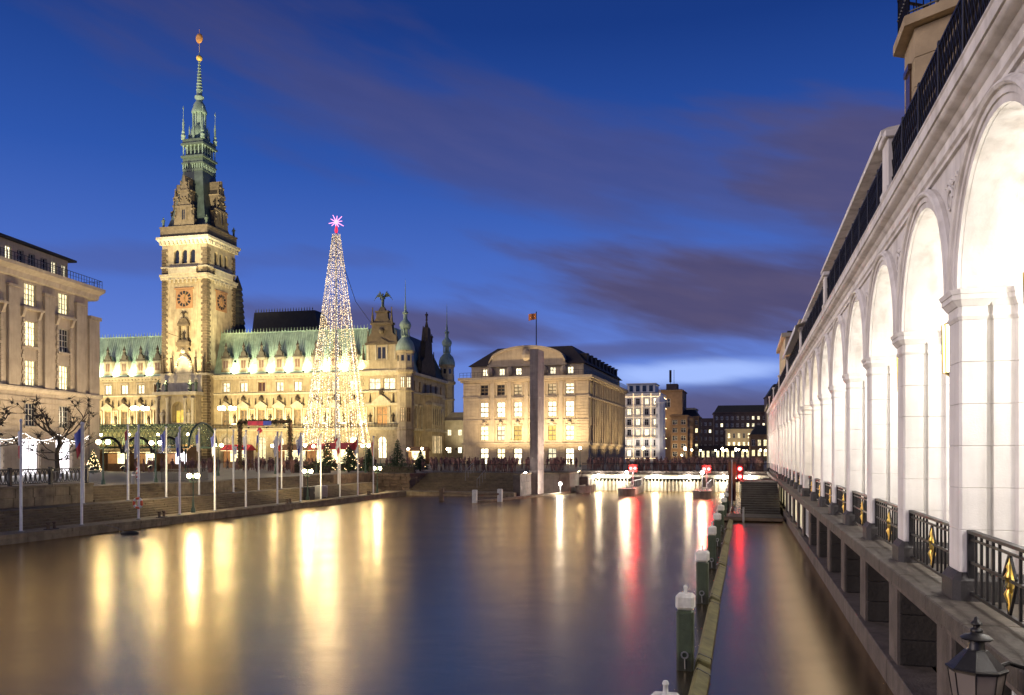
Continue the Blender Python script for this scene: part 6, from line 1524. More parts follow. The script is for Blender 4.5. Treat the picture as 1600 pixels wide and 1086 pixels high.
ring_mesh = MB().tube([(0.07*cos(a), -0.2, 0.35 + 0.07*sin(a)) for a in [2*pi*i/10 for i in range(11)]], 0.018, 5).tube([(0.0, -0.2, 0.29), (0.01, -0.2, 0.05)], 0.014, 5).mesh('mooring_ring', 'grey_metal')
PILES = [10.1 + 8.2*i for i in range(10)]
for i, y in enumerate(PILES):
    t = thing('mooring_pile', f'green mooring pile with white cap, {ordw[i]} from the camera in the row along the canal', 'pile', K(-1.2 - 0.02*i + (0.25 if i == 0 else 0), y + (0.45 if i == 0 else 0), 0), KR + rng.uniform(-0.08, 0.08), 'white-capped mooring piles')
    t.scale = (1, 1, 1 + rng.uniform(-0.04, 0.04))
    obj('pile_shaft', pile_mesh, None, t); obj('pile_cap', pcap_mesh, None, t); obj('cap_pin', pin_mesh, None, t); obj('mooring_ring', ring_mesh, None, t)
for i, y in enumerate(PILES[:-1]):
    L = 7.75
    t = thing('floating_boom', f'mossy floating timber boom running from the {ordw[i]} mooring pile to the next', 'boom', K(-0.90 + rng.uniform(-0.03, 0.04), y + 0.15, 0.06), KR + rng.uniform(-0.008, 0.008), 'floating timber booms')
    Mt = Matrix.Rotation(radians(22 + rng.uniform(-6, 6)), 4, 'Y')
    obj('timber', MB().cbox(-0.15, 0.15, 0, L, -0.12, 0.12, 0.03).xf(Mt), 'boom_wood', t)
    for ys in (0.4, L - 0.5): obj('strap', MB().box(-0.156, 0.156, ys, ys + 0.06, -0.126, 0.128).xf(Mt), 'iron', t)
    obj('chain', MB().tube([(-0.15, 0.2, 0.1), (-0.28, 0.12, 0.02), (-0.36, 0.06, 0.12)], 0.02, 5), 'grey_metal', t)
# low guard rail with posts in front of the corner steps
gd = thing('guard_rail', 'low timber guard rail between two pale posts before the corner steps', 'fence', K(-24.7, 74.6, 0), KR)
for x, y in ((0, 0), (1.7, 2.7), (-4.5, 3.0)): obj('post', MB().cbox(x-0.22, x+0.22, y-0.22, y+0.22, -1.5, 1.25, 0.05), 'pile_cap' if x > -1 else 'jetty_wood', gd)
obj('rail', MB().bar((-4.5, 3.0, 0.75), (0, 0, 0.75), 0.14, 0.18).bar((0, 0, 0.75), (1.7, 2.7, 0.75), 0.14, 0.18), 'jetty_wood', gd)
obj('float', MB().bar((0.1, 0.2, 0.05), (4.6, 21.5, 0.05), 0.5, 0.3), 'quay_stone', gd)

# ================================================================== BARE POLLARDED TREES
def pollard(label, loc, h_, seed, scale=1.0):
    rg = random.Random(seed); t = thing('pollard_tree', label, 'tree', loc, 0)
    tr = MB(); base = Vector((0, 0, 0)); pts = [Vector((0.02*i*rg.uniform(-1, 1.5), 0.02*i*rg.uniform(-1, 1), h_*0.52*i/6)) for i in range(7)]
    tr.tube(pts, [0.26, 0.20, 0.18, 0.17, 0.16, 0.165, 0.17], 9); obj('trunk', tr, 'bark', t, smooth=50)
    br_ = MB()
    def limb(p, d, L, r, depth):
        n = 5; P = [Vector(p)]; dd = Vector(d).normalized()
        for i in range(n):
            dd = (dd + Vector((rg.uniform(-.22,.22), rg.uniform(-.22,.22), rg.uniform(-.05,.24)))).normalized(); P.append(P[-1] + dd*L/n)
        br_.tube(P, [r*(1-0.45*i/n) for i in range(n+1)], 6)
        e = P[-1]
        if depth == 0:
            for k in range(5): br_.ball(tuple(e + Vector((rg.uniform(-.1,.1), rg.uniform(-.1,.1), rg.uniform(-.06,.1)))), rg.uniform(0.04, 0.07), 6, 4)
            for k in range(9):
                q = e + Vector((rg.uniform(-.45,.45), rg.uniform(-.45,.45), rg.uniform(-.1,.5))); br_.tube([e, (e + q)/2 + Vector((rg.uniform(-.05,.05), rg.uniform(-.05,.05), 0.04)), q], [0.018, 0.012, 0.005], 4)
            return
        for k in range(2):
            f = rg.uniform(0.45, 1.0); b0 = P[int(f*n)]
            nd = (dd + Vector((rg.uniform(-.9,.9), rg.uniform(-.9,.9), rg.uniform(-.25,.45)))).normalized()
            limb(b0, nd, L*rg.uniform(.35,.6), r*0.55, depth-1)
        for k in range(3): br_.ball(tuple(e + Vector((rg.uniform(-.1,.1), rg.uniform(-.1,.1), rg.uniform(-.06,.1)))), rg.uniform(0.05, 0.075), 6, 4)
    top = pts[-1]
    for i in range(9):
        a = 2*pi*i/9 + rg.uniform(-.3, .3); limb(top + Vector((0, 0, -rg.uniform(0, h_*0.14))), (cos(a), sin(a), rg.uniform(.05, .55)), h_*rg.uniform(.30, .44), 0.06, 2)
    for i in range(6):
        a = 2*pi*i/6 + rg.uniform(-.5, .5); limb(pts[4 if i % 2 else 3], (cos(a), sin(a), rg.uniform(-.2, .1)), h_*rg.uniform(.28, .42), 0.05, 1)
    obj('crown', br_, 'bark', t, smooth=50)
    return t
pollard('bare pollarded tree with knobbly branches before the lit shop windows', K(-49.8, 50.4, Z_SQ), 6.9, 3)
pollard('bare pollarded tree half cut by the picture edge before the shops', K(-51.4, 44.6, Z_SQ), 7.4, 9)

# ================================================================== BALUSTRADE on the terrace wall
bs = thing('oval_balustrade', 'dark iron balustrade of upright ovals on the terrace wall', 'balustrade', K(-42.25, 12.2, 2.755), KR)
obj('top_rail', MB().cbox(-0.07, 0.07, 0, 33.1, 0.93, 1.02, 0.015).box(-0.04, 0.04, 0, 33.1, 0.08, 0.14), 'iron', bs)
ov_mesh = MB().tube([(0, 0.13*cos(a), 0.54 + 0.37*sin(a)) for a in [2*pi*i/14 for i in range(15)]], 0.03, 5).bar((0, 0.17, 0.1), (0, 0.17, 0.95), 0.03).mesh('oval_baluster', 'iron')
for i in range(92): obj('oval_baluster', ov_mesh, None, bs, (0, 0.25 + i*0.355, 0))
pm_ = MB().cbox(-0.1, 0.1, -0.1, 0.1, 0, 1.1, 0.02).mesh('post', 'iron')
for i in range(12): obj('post', pm_, None, bs, (0, 0.08 + i*2.99, 0))

# ================================================================== GLASS VAULT on the square
VR = -radians(13.0)
vt = thing('glass_vault', 'barrel-vaulted glass arcade roof on iron ribs across the square', 'pavilion', K(-66.5, 90.4, 0), VR)
R_, ZS = 2.9, 5.6; LV = 26.0
gl = MB(); n = 16
for i in range(n):
    a, b_ = pi*i/n, pi*(i+1)/n
    gl.quad((0, -R_*cos(a), ZS + R_*sin(a)), (-LV, -R_*cos(a), ZS + R_*sin(a)), (-LV, -R_*cos(b_), ZS + R_*sin(b_)), (0, -R_*cos(b_), ZS + R_*sin(b_)))
obj('glass', gl, 'vault_glass', vt)
rib = MB().tube([(0, -(R_+0.04)*cos(pi*i/20), ZS + (R_+0.04)*sin(pi*i/20)) for i in range(21)], 0.034, 5).mesh('rib', 'lamp_green')
for i in range(40): obj('rib', rib, None, vt, (-i*LV/39, 0, 0))
for i in range(1, 8):
    a = pi*i/8; obj('purlin', MB().bar((0, -(R_+0.03)*cos(a), ZS + (R_+0.03)*sin(a)), (-LV, -(R_+0.03)*cos(a), ZS + (R_+0.03)*sin(a)), 0.05), 'lamp_green', vt)
for s in (-1, 1): obj('eaves_beam', MB().box(-LV, 0, s*R_-0.06, s*R_+0.06, ZS-0.22, ZS), 'lamp_green', vt)
# gable fan at the open end
fan = MB().tube([(0.03, -(R_+0.1)*cos(pi*i/24), ZS + (R_+0.1)*sin(pi*i/24)) for i in range(25)], 0.15, 6).bar((0.03, -R_, ZS), (0.03, R_, ZS), 0.08)
for i in range(1, 8): fan.bar((0.03, 0, ZS), (0.03, -R_*cos(pi*i/8), ZS + R_*sin(pi*i/8)), 0.035)
fan.tube([(0.03, -R_*0.5*cos(pi*i/12), ZS + R_*0.5*sin(pi*i/12)) for i in range(13)], 0.03, 5)
obj('gable_fan', fan, 'lamp_green', vt)
fg = MB()
for i in range(n):
    a, b_ = pi*i/n, pi*(i+1)/n; fg.add([(0, 0, ZS), (0, -R_*cos(a), ZS + R_*sin(a)), (0, -R_*cos(b_), ZS + R_*sin(b_))], [(0, 1, 2)])
obj('gable_glass', fg, 'vault_glass', vt)
for k in range(6):   # cross arches towards the water and their columns
    x = -2.6 - k*4.3
    ca_ = MB().tube([(x + 2.0*cos(pi*i/18), -R_-0.55, 4.75 + 2.0*sin(pi*i/18)) for i in range(19)], 0.17, 6)
    for i in range(1, 19, 2): ca_.bar((x + 2.0*cos(pi*i/18), -R_-0.55, 4.75 + 2.0*sin(pi*i/18)), (x + 2.0*cos(pi*i/18), -2.0, 4.95 + 2.0*sin(pi*i/18)), 0.035)
    ca_.bar((x-2.0, -R_-0.55, 4.75), (x+2.0, -R_-0.55, 4.75), 0.06)
    for i in range(1, 6): ca_.bar((x, -R_-0.55, 4.75), (x + 2.0*cos(pi*i/6), -R_-0.55, 4.75 + 2.0*sin(pi*i/6)), 0.03)
    obj('cross_arch', ca_, 'iron', vt)
    ag = MB()
    for i in range(18): ag.add([(x, -R_-0.54, 4.75), (x + 2.0*cos(pi*i/18), -R_-0.54, 4.75 + 2.0*sin(pi*i/18)), (x + 2.0*cos(pi*(i+1)/18), -R_-0.54, 4.75 + 2.0*sin(pi*(i+1)/18))], [(0,1,2)])
    obj('arch_glass', ag, 'vault_glass', vt)
for k in range(7):
    x = -0.45 - k*4.3
    for s in (-1, 1): obj('column', MB().lathe([(0.16,Z_SQ),(0.16,Z_SQ+0.2),(0.09,Z_SQ+0.35),(0.08,4.6),(0.14,4.9),(0.14,ZS-0.3)], 8, x, s*(R_+0.1)), 'lamp_green', vt)
for k in range(4):  # lamps added inside the vault so that its ribs look lit
    vl = thing('vault_fill_lamp', f'round fill lamp added inside the glass vault, {ordn[k]} from its open end', 'lamp', K(-66.5, 90.4, 7.2) + Matrix.Rotation(VR, 3, 'Z') @ Vector((-2.2 - 4.3*k, 0, 0)), 0, 'added lamps inside the glass vault')
    obj('rod', MB().bar((0, 0, 0.15), (0, 0, 1.2), 0.03), 'iron', vl); obj('globe', MB().ball((0, 0, 0), 0.17, 10, 7), 'lamp_globe', vl, smooth=60)
    point_light(vl, (0, 0, -0.3), 420, (1.0, 0.85, 0.5), 0.2)
# lit kiosks under the vault
def kiosk(label, loc, rot, w_=3.0, panem='lit_warm', roofm='wood_stall', h_=2.6, power=120):
    t = thing('market_kiosk', label, 'kiosk', loc, rot, 'kiosks on the square')
    obj('counter', MB().box(-w_/2, w_/2, -1.0, -0.85, 0, 1.0).box(-w_/2, w_/2, -0.85, 1.0, 0, 0.9).box(-w_/2, -w_/2+0.1, -1, 1, 0, h_).box(w_/2-0.1, w_/2, -1, 1, 0, h_), 'wood_stall', t)
    obj('back_panel', MB().box(-w_/2+0.1, w_/2-0.1, 0.8, 0.85, 0.9, h_), panem, t)
    rf = obj('roof', MB().prism_x([(-1.5, h_-0.05), (-1.5, h_+0.08), (0, h_+0.9), (1.3, h_+0.08), (1.3, h_-0.05)], -w_/2-0.3, w_/2+0.3), roofm, t)
    bl = MB()
    for i in range(int(w_/0.22)): bl.octa((-w_/2 + i*0.22, -1.55, h_-0.12), 0.06)
    obj('bulbs', bl, 'bulb_warm', t, kind='stuff')
    if power: point_light(t, (0, -0.3, h_-0.5), power, (1.0, 0.75, 0.42), 0.2)
vpt = lambda x, y: K(-66.5, 90.4, Z_SQ) + Matrix.Rotation(VR, 3, 'Z') @ Vector((x, y, 0))
for i, (x, lab, pmn) in enumerate(((-3.5, 'under the open end of the glass vault', 'lit_white'), (-8.0, 'under the glass vault behind the second arch', 'lit_pale'), (-12.3, 'under the glass vault behind the third arch', 'lit_warm'), (-16.5, 'under the glass vault next to the office corner', 'lit_warm'))):
    kiosk('lit kiosk ' + lab, vpt(x, 0.6), VR, 3.0, pmn)
# ================================================================== CHRISTMAS MARKET: garland gate, stalls
gt = thing('garland_gate', 'dark fir-garland gate frame with glowing sign at the market entrance', 'gate', K(-73.7, 109.1, Z_SQ), KR)
gw = 8.6; gh = 7.3
fr_ = MB().box(-0.2, 0.2, -0.2, 0.2, 0, gh).box(gw-0.2, gw+0.2, -0.2, 0.2, 0, gh).box(0.2, gw-0.2, -0.2, 0.2, gh-0.4, gh)
obj('frame', fr_, 'wood_stall', gt)
ne = MB(); rg = random.Random(4)
for i in range(2600):
    f = rg.random()*(2*gh + gw)
    c_ = Vector((0, 0, f)) if f < gh else (Vector((f - gh, 0, gh-0.2)) if f < gh + gw else Vector((gw, 0, f - gh - gw)))
    a = Vector((rg.gauss(0,1), rg.gauss(0,1), rg.gauss(0,1))).normalized()*rg.uniform(.2,.45); s_ = Vector((rg.gauss(0,1), rg.gauss(0,1), rg.gauss(0,1))).normalized()*0.09
    c_ = c_ + a*0.7; ne.add([c_ - s_, c_ + s_, c_ + a*0.8], [(0,1,2)])
obj('fir_garland', ne, 'fir_green', gt, kind='stuff')
obj('sign_panel', MB().cbox(1.7, 4.3, -0.55, -0.46, gh-0.75, gh-0.1, 0.03), 'sign_red', gt); obj('sign_panel', MB().cbox(4.35, 5.7, -0.55, -0.46, gh-0.75, gh-0.1, 0.03), 'sign_blue', gt)
obj('hanging_star', MB().lathe([(0.02,0),(0.5,0.5),(0.02,1.0)], 6, 3.6, -0.3, gh-2.0), 'sign_red', gt)
def stall(label, loc, rot, roofm, w_=4.0): kiosk(label, loc, rot, w_, 'lit_warm', roofm, 2.9, 240)
stall('market stall with red gabled roof under the edge of the light cone', K(-58.0, 108, Z_SQ), KR+0.1, 'red_cloth', 5.0)
stall('red-roofed market stall beside the dark firs', K(-53.0, 101.5, Z_SQ), KR-0.1, 'red_cloth', 3.8)
stall('wooden market stall glowing warm inside the garland gate', K(-69.5, 118, Z_SQ), KR, 'wood_stall', 5.0)
stall('wooden market stall beside the garland gate post', K(-64.0, 116, Z_SQ), KR, 'wood_stall', 3.6)
stall('red-roofed market stall before the town hall tower', K(-80.0, 118, Z_SQ), KR, 'red_cloth', 4.4)
stall('low wooden stall by the pavement lamps below the hall end facade', Vector((-20, 176, Z_SQ)), KR, 'wood_stall', 4.0)
# ================================================================== CHRISTMAS TREE OF LIGHT STRINGS
CT = K(-62.0, 117.6, Z_SQ)
ct = thing('light_tree', 'giant cone of hanging fairy-light strings with a glowing pink star on top', 'christmas tree', CT, 0)
HT = 37.8; ZB = 4.0
obj('mast', MB().lathe([(0.22,0),(0.16,10),(0.10,HT-0.5),(0.08,HT)], 10), 'grey_metal', ct)
obj('base_ring', MB().tube([(5.28*cos(2*pi*i/40), 5.28*sin(2*pi*i/40), ZB-0.05) for i in range(41)], 0.06, 5), 'iron', ct)
rgl = random.Random(17)
def cone_r(f): return 0.58 + 4.45*(1-f) + 0.25*(1-f)**6
NS = 60
for k in range(NS):
    a = 2*pi*(k + rgl.uniform(-.2, .2))/NS; bl = MB(); inner = 1.0 if k % 3 else rgl.uniform(.55, .9)
    nb = 165 if inner == 1.0 else 130; jit = 0.018
    pts = []
    for j in range(nb):
        f = (j + rgl.uniform(-.3, .3))/nb
        r = cone_r(f)*inner; z = ZB + (HT - 0.7 - ZB)*f
        p = (r*cos(a) + rgl.gauss(0, jit), r*sin(a) + rgl.gauss(0, jit), z); pts.append((r*cos(a), r*sin(a), z))
        bl.octa(p, rgl.choice((0.025, 0.035, 0.05, 0.075))*(0.45 + 0.6*(1-f)))
    s_ = obj('light_string', MB().tube([pts[0], pts[len(pts)//3], pts[2*len(pts)//3], pts[-1]], 0.015, 4), 'iron', ct)
    obj('bulbs', bl, 'bulb_warm' if k % 4 else 'bulb_white', s_, kind='stuff')
# a denser hem of bulbs on the base ring
hm = MB()
for i in range(260): 
    a = 2*pi*i/260; hm.octa((5.3*cos(a), 5.3*sin(a), ZB - 0.1 + rgl.uniform(-.12, .12)), 0.055)
obj('hem_bulbs', hm, 'bulb_warm', ct, kind='stuff')
st_ = obj('star', MB().ball((0, 0, HT+1.15), 0.28, 8, 6), 'star_pink', ct)
for i in range(10):
    a = 2*pi*i/10 + 0.15; L = 1.25 if i % 2 else 0.95
    obj('star_ray', MB().tube([(0, 0, HT+1.15), (L*cos(a), 0.3*sin(3*i), HT+1.15 + L*sin(a))], [0.09, 0.05], 5), 'star_pink', st_)
obj('star_foot', MB().lathe([(0.18,HT-0.6),(0.28,HT-0.2),(0.12,HT+0.5)], 8), 'star_red', st_)
for z, pw in ((8, 2200), (17, 1500), (26, 700)): point_light(ct, (0, -6.5, z), pw, (1.0, 0.82, 0.56), 1.5)
cbl = thing('stay_cable', 'thin dark stay cable from the light cone to the town hall gable', 'cable', CT + Vector((0, 0, HT-4)), 0)
e_ = hallpt(PC, py, 36) - (CT + Vector((0, 0, HT-4)))
obj('wire', MB().tube([(0.6,0,0), e_*0.33 + Vector((0,0,-3.4)), e_*0.66 + Vector((0,0,-3.6)), e_], 0.05, 4), 'iron', cbl)

# ================================================================== FIRS, HEDGES
def fir(label, loc, h_, r, seed, lights=0, nl=1500):
    rg = random.Random(seed); t = thing('fir_tree', label, 'tree', loc, 0, 'fir trees on the square')
    obj('trunk', MB().lathe([(0.12,0),(0.1,h_*0.5),(0.02,h_*0.98)], 7), 'bark', t)
    nd = MB()
    for i in range(nl):
        f = 1 - sqrt(rg.random()); z = 0.25 + f*(h_-0.3); tier = (f*7) % 1.0
        rr = r*(1-f)*(0.72 + 0.4*(1-tier))*rg.uniform(.45, 1.05); a = rg.uniform(0, 2*pi)
        c_ = Vector((rr*cos(a), rr*sin(a), z)); o_ = Vector((cos(a), sin(a), -0.45))*rg.uniform(.18,.36); s_ = Vector((-sin(a), cos(a), rg.uniform(-.4,.4)))*rg.uniform(.05,.1)
        nd.add([c_-s_, c_+s_, c_+o_], [(0,1,2)])
    obj('crown', nd, 'fir_green', t, kind='stuff')
    if lights:
        bl = MB()
        for i in range(lights):
            f = 1 - sqrt(rg.random()); a = rg.uniform(0, 2*pi); rr = r*(1-f)*1.0; bl.octa((rr*cos(a), rr*sin(a), 0.3 + f*(h_-0.4)), 0.05)
        obj('bulbs', bl, 'bulb_warm', t, kind='stuff')
fir('small fir tree hung with yellow lights before the glass vault', K(-70.2, 76.0, Z_SQ), 2.9, 0.9, 1, 150)
fir('tall dark fir with a few lights beside the red stalls', K(-49.2, 91.0, Z_SQ), 4.2, 1.6, 2, 60)
fir('broad dark fir in the middle of the square corner group', K(-46.8, 92.0, Z_SQ), 3.6, 1.7, 3, 40)
fir('slim dark fir behind the waterside flagpoles', K(-44.6, 93.0, Z_SQ), 3.2, 1.1, 4, 0)
fir('dark fir standing alone below the corner pavilion', K(-42.5, 97.0, Z_SQ), 4.3, 1.5, 5, 0)
fir('low dark fir before the corner pavilion window', K(-40.6, 100.0, Z_SQ), 2.8, 1.2, 6, 10)
def hedge(label, p, L, h_, d_, seed, rot=KR):
    rg = random.Random(seed); t = thing('hedge', label, 'hedge', p, rot); nd = MB()
    for i in range(int(L*h_*160)):
        c_ = Vector((rg.uniform(0, L), rg.uniform(-d_/2, d_/2), h_*rg.random()**0.7 + 0.1*sin(i))); a = Vector((rg.gauss(0,1), rg.gauss(0,1), rg.gauss(0,1))).normalized()*rg.uniform(.08,.2); s_ = Vector((rg.gauss(0,1), rg.gauss(0,1), rg.gauss(0,1))).normalized()*0.07
        nd.add([c_-s_, c_+s_, c_+a], [(0,1,2)])
    obj('leaves', nd, 'hedge_green', t, kind='stuff'); obj('stems', MB().box(0.1, L-0.1, -d_/4, d_/4, 0, h_*0.7), 'bark', t)
hedge('low clipped dark hedge at the top of the corner steps', K(-43.5, 90.8, Z_SQ), 6.0, 1.1, 1.0, 7)
hedge('dark hedge beside the firs on the square', K(-52.5, 88.6, Z_SQ), 5.0, 1.2, 1.1, 8)

# ================================================================== SMALL THINGS
lb = thing('lifebuoy', 'red and white lifebuoy hanging on the third waterside flagpole', 'lifebuoy', K(-37.18, 44.15, 1.55), KR)
ringp = [(0.30*cos(2*pi*i/32), -0.15, 0.30*sin(2*pi*i/32)) for i in range(33)]
obj('ring', MB().tube(ringp, 0.075, 8), 'buoy_red', lb, smooth=60)
for k in range(4): obj('band', MB().tube([(0.30*cos(2*pi*(k*8+4+j*0.8)/32), -0.15, 0.30*sin(2*pi*(k*8+4+j*0.8)/32)) for j in range(-2, 3)], 0.08, 8), 'white_paint', lb)
obj('hook', MB().bar((0, -0.15, 0.3), (0, 0.02, 0.42), 0.03), 'grey_metal', lb)
fb = thing('floating_ring', 'dark tyre ring floating in the water before the lifebuoy', 'tyre', K(-34.6, 40.3, 0.02), KR)
obj('tyre', MB().tube([(0.42*cos(2*pi*i/28), 0.42*sin(2*pi*i/28), 0.03) for i in range(29)], 0.09, 8), 'black_paint', fb, smooth=60); obj('rope', MB().tube([(-0.42,0,0.1),(-1.0,0.1,0.3),(-1.98,0.2,0.45)], 0.012, 4), 'grey_metal', fb)
bx = thing('grey_box', 'grey louvred service box on the quay behind the twin lamp', 'box', K(-38.0, 69.0, 0.5), KR)
obj('body', MB().cbox(-0.35, 0.35, -0.75, 0.75, 0.15, 1.25, 0.03), 'grey_metal', bx)
for i in range(9): obj('louvre', MB().box(0.352, 0.37, -0.65 + i*0.15, -0.56 + i*0.15, 0.25, 1.15), 'grey_metal', bx)
for y in (-0.6, 0.6): obj('foot', MB().box(-0.3, 0.3, y-0.06, y+0.06, 0, 0.15), 'grey_metal', bx)
bx2 = thing('control_cabinet', 'dark control cabinet beside the grey louvred box on the quay', 'cabinet', K(-38.0, 66.9, 0.5), KR)
obj('body', MB().cbox(-0.3, 0.3, -0.55, 0.55, 0.0, 1.2, 0.03), 'black_paint', bx2); obj('door', MB().cbox(0.3, 0.325, -0.48, 0.48, 0.1, 1.1, 0.008), 'black_paint', bx2); obj('handle', MB().box(0.326, 0.36, 0.3, 0.35, 0.55, 0.75), 'grey_metal', bx2)
for y, lab in ((46.0, 'by the third waterside flagpole'), (61.8, 'by the seventh waterside flagpole'), (77.2, 'by the eleventh waterside flagpole'), (37.0, 'by the first waterside flagpole')):
    bo = thing('mooring_bollard', 'pair of low mooring bollards on the quay edge ' + lab, 'bollard', K(-37.0, y, 0.5), KR, 'mooring bollards')
    for d_ in (-0.22, 0.22): obj('post', MB().lathe([(0.09,0),(0.08,0.3),(0.12,0.34),(0.12,0.4),(0.05,0.43)], 10, 0, d_), 'rough_rock', bo)
    obj('base', MB().cbox(-0.14, 0.14, -0.4, 0.4, 0.0, 0.04, 0.01), 'iron', bo)
# crowd barriers and bollards at the top of the first steps
for i, (y, lab) in enumerate(((46.4, 'at the first flight top by the balustrade end'), (48.6, 'at the first flight top in the middle'), (50.6, 'at the first flight top by the lamp'))):
    ba = thing('crowd_barrier', 'galvanised crowd barrier ' + lab, 'barrier', K(-46.6 - 0.3*i, y, Z_SQ), KR + 0.1*i)
    b_ = MB().bar((0, 0, 1.05), (0, 1.9, 1.05), 0.04).bar((0, 0, 0.2), (0, 1.9, 0.2), 0.03)
    for j in range(14): b_.bar((0, j*1.9/13, 0.2), (0, j*1.9/13, 1.05), 0.018)
    obj('grille', b_, 'grey_metal', ba); obj('feet', MB().bar((-0.3, 0.15, 0.02), (0.3, 0.15, 0.02), 0.04).bar((-0.3, 1.75, 0.02), (0.3, 1.75, 0.02), 0.04).bar((0, 0.15, 0), (0, 0.15, 0.25), 0.04).bar((0, 1.75, 0), (0, 1.75, 0.25), 0.04), 'grey_metal', ba)
for y, lab in ((46.0, 'nearest the balustrade end'), (48.2, 'second from the balustrade end'), (53.0, 'beside the striped sign'), (60.4, 'on the stone wall block')):
    bo = thing('steel_bollard', 'short steel bollard at the step tops, ' + lab, 'bollard', K(-45.2, y, Z_SQ), KR, 'steel bollards')
    obj('post', MB().lathe([(0.13,0),(0.13,0.85),(0.09,0.93),(0.0,0.95)], 10), 'grey_metal', bo, smooth=40); obj('band', MB().lathe([(0.133,0.6),(0.133,0.72)], 10), 'white_paint', bo)
sg = thing('striped_sign', 'red and white striped warning board near the flagpoles', 'sign', K(-44.9, 53.2, Z_SQ), KR)
obj('post', MB().lathe([(0.03,0),(0.03,1.3)], 6), 'grey_metal', sg)
sb = obj('board', MB().cbox(-0.16, 0.16, -0.05, -0.03, 0.35, 1.3, 0.005), 'white_paint', sg)
for j in range(3): obj('stripe', MB().prism_y([(-0.155,0.40+j*0.32),(0.155,0.55+j*0.32),(0.155,0.70+j*0.32),(-0.155,0.55+j*0.32)], -0.056, -0.051), 'red_cloth', sb)
ps = thing('square_sign', 'white rectangular sign board on a post before the garland gate', 'sign', K(-60.5, 88.5, Z_SQ), KR)
obj('post', MB().lathe([(0.04,0),(0.04,2.6)], 6), 'grey_metal', ps); obj('board', MB().cbox(-0.3, 0.3, -0.06, -0.04, 2.2, 3.2, 0.01), 'white_paint', ps); obj('symbol', MB().tube([(0.11*cos(a), -0.07, 2.8 + 0.13*sin(a)) for a in [2*pi*i/16 for i in range(17)]], 0.02, 5), 'blue_cloth', ps)
# railings at the square edge by the corner steps
for (x0, y0), (x1, y1), lab in (((-44.3, 55.0), (-44.3, 61.0), 'on the stone wall block between the flights'), ((-24.5, 97.0), (-20.2, 97.0), 'on the abutment beside the stele'), ((-37.0, 95.2), (-24.3, 95.2), 'at the top of the corner steps')):
    a = K(x0, y0, Z_SQ); b_ = K(x1, y1, Z_SQ); d_ = b_ - a; L = d_.length
    t = thing('iron_railing', 'dark iron railing ' + lab, 'railing', a, atan2(d_.y, d_.x))
    obj('top_rail', MB().box(0, L, -0.03, 0.03, 1.0, 1.06).box(0, L, -0.02, 0.02, 0.12, 0.16), 'iron', t)
    me = MB().box(-0.015, 0.015, -0.015, 0.015, 0.0, 1.0).mesh('baluster', 'iron')
    for j in range(int(L/0.14)): obj('baluster', me, None, t, (0.07 + j*0.14, 0, 0))
for i, (x, lab) in enumerate(((-31.5, 'upper'), (-29.2, 'lower'))):
    t = thing('handrail', f'slanting metal handrail on the corner steps, {lab} of the pair', 'handrail', K(x, 89.0 + (2.6 if i == 0 else 0), 0.9 + (0.85 if i == 0 else 0)), KR)
    obj('rail', MB().bar((0, 0, 0.9), (0, 3.0, 1.87), 0.05), 'grey_metal', t)
    for j in range(4): obj('stanchion', MB().bar((0, j*1.0, 0.30*j*1.0 - 0.3), (0, j*1.0, 0.9 + 0.323*j), 0.04), 'grey_metal', t)

# ================================================================== WALL LANTERN close to the camera (unlit)
wlp = Vector((4.52, 8.0, 0)) 
wln = thing('wall_lantern', 'unlit old octagonal street lantern bracketed to the arcade base wall', 'lantern', (4.52, 8.0, 2.36), 0.25)
obj('roof', MB().lathe([(0.27, 0.245), (0.275, 0.262), (0.25, 0.275), (0.115, 0.42), (0.10, 0.435)], 8), 'lantern_metal', wln)
obj('finial', MB().lathe([(0.085,0.435),(0.075,0.45),(0.07,0.52),(0.135,0.535),(0.145,0.55),(0.11,0.575),(0.06,0.585),(0.05,0.60),(0.06,0.62),(0.055,0.635),(0.03,0.65),(0.03,0.665),(0.055,0.685),(0.05,0.70),(0.025,0.72),(0.02,0.745),(0.0,0.76)], 14), 'lantern_metal', wln, smooth=50)
fr_ = MB()
for i in range(8):
    a = 2*pi*i/8; fr_.bar((0.25*cos(a), 0.25*sin(a), 0.245), (0.15*cos(a), 0.15*sin(a), -0.42), 0.009)
fr_.lathe([(0.26,0.232),(0.26,0.246)], 8).lathe([(0.16,-0.44),(0.16,-0.42)], 8).lathe([(0.15,-0.44),(0.08,-0.52),(0.05,-0.6),(0.06,-0.66),(0.02,-0.72)], 8)
obj('frame', fr_, 'lantern_metal', wln)
for i in range(8):
    a, b_ = 2*pi*i/8, 2*pi*(i+1)/8
    obj('glass_pane', MB().quad((0.245*cos(a), 0.245*sin(a), 0.232), (0.245*cos(b_), 0.245*sin(b_), 0.232), (0.147*cos(b_), 0.147*sin(b_), -0.42), (0.147*cos(a), 0.147*sin(a), -0.42)), 'lantern_glass', wln)
obj('burner', MB().lathe([(0.04,-0.42),(0.035,-0.2),(0.05,-0.16),(0.03,0.05),(0.0,0.1)], 8), 'white_paint', wln)
obj('bracket', MB().tube([(0.26,0,0.25),(0.40,0.02,0.27),(0.62,0.05,0.20),(0.95,0.05,0.22)], 0.022, 6).tube([(0.0,0,-0.70),(0.3,0.02,-0.8),(0.7,0.05,-0.6),(0.95,0.05,-0.5)], 0.028, 6), 'lantern_metal', wln)
obj('wall_plate', MB().cbox(0.93, 0.97, -0.03, 0.13, -0.6, 0.35, 0.01), 'lantern_metal', wln)

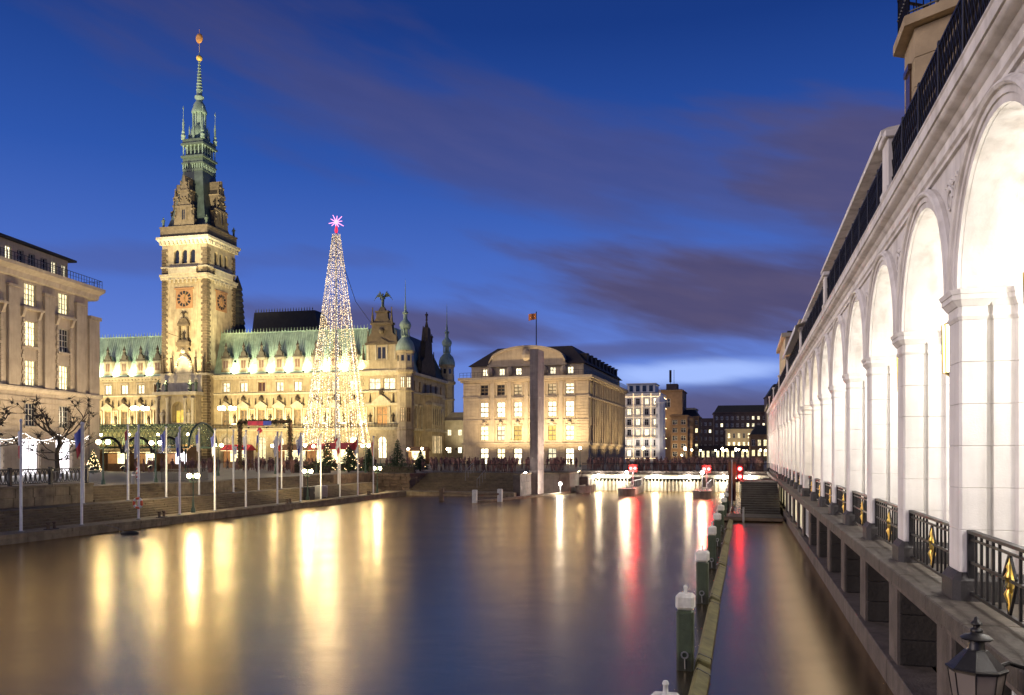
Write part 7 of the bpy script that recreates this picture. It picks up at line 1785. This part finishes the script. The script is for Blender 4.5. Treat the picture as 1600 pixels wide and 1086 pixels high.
# ================================================================== CROWD on square and bridge
def figure(mb, x, y, z, h_, a, rg):
    s = h_/1.75; ca, sa = cos(a), sin(a)
    def T(p): return (x + (p[0]*ca - p[1]*sa)*s, y + (p[0]*sa + p[1]*ca)*s, z + p[2]*s)
    st = rg.uniform(-.18, .18)
    for d in (-1, 1):
        mb.tube([T((d*0.09, st*d, 0.0)), T((d*0.10, st*d*0.5+0.02, 0.45)), T((d*0.09, 0, 0.88))], [0.06*s, 0.065*s, 0.09*s], 5)
        mb.tube([T((d*0.19, 0, 1.40)), T((d*0.25, 0.03, 1.12)), T((d*0.22, -0.14, 0.92))], [0.065*s, 0.055*s, 0.045*s], 5)
    vs = []
    for rx, ry, zz in ((0.17,0.12,0.80),(0.19,0.13,0.95),(0.17,0.12,1.12),(0.21,0.13,1.36),(0.12,0.09,1.46),(0.055,0.055,1.50),(0.055,0.055,1.56)):
        vs += [T((rx*cos(2*pi*i/8), ry*sin(2*pi*i/8), zz)) for i in range(8)]
    mb.rings(vs, 8); mb.ball(T((0, -0.01, 1.65)), 0.105*s, 7, 5, 1.2)
def crowd(label, n, fn, seed, matn='coat_dark'):
    rg = random.Random(seed); mb = MB()
    for i in range(n):
        x, y, z = fn(rg); figure(mb, x, y, z, rg.uniform(1.58, 1.86), rg.uniform(0, 2*pi), rg)
    o = obj('crowd', mb, matn, None, smooth=60, kind='stuff'); tag(o, label, 'crowd')
    return o
crowd('dense dark crowd of pedestrians crossing the sluice bridge', 105, lambda r: tuple(K(r.uniform(-19.5, 2.5), r.uniform(105.2, 111.5), Z_SQ + 0.02)), 1)
crowd('dark crowd strolling on the pavement before the forum building', 90, lambda r: tuple(K(r.uniform(-60, -20), r.uniform(118, 150), Z_SQ)), 2)
crowd('dark crowd of market visitors by the corner steps', 60, lambda r: tuple(K(r.uniform(-42, -23), r.uniform(96.5, 112), Z_SQ)), 3)
crowd('dark crowd of visitors at the market gate and stalls', 110, lambda r: tuple(K(r.uniform(-74, -50), r.uniform(84, 112), Z_SQ)), 4)
crowd('crowd of people on the far street beyond the bridge', 80, lambda r: tuple(K(r.uniform(-15, 2), r.uniform(114, 190), Z_SQ)), 5)
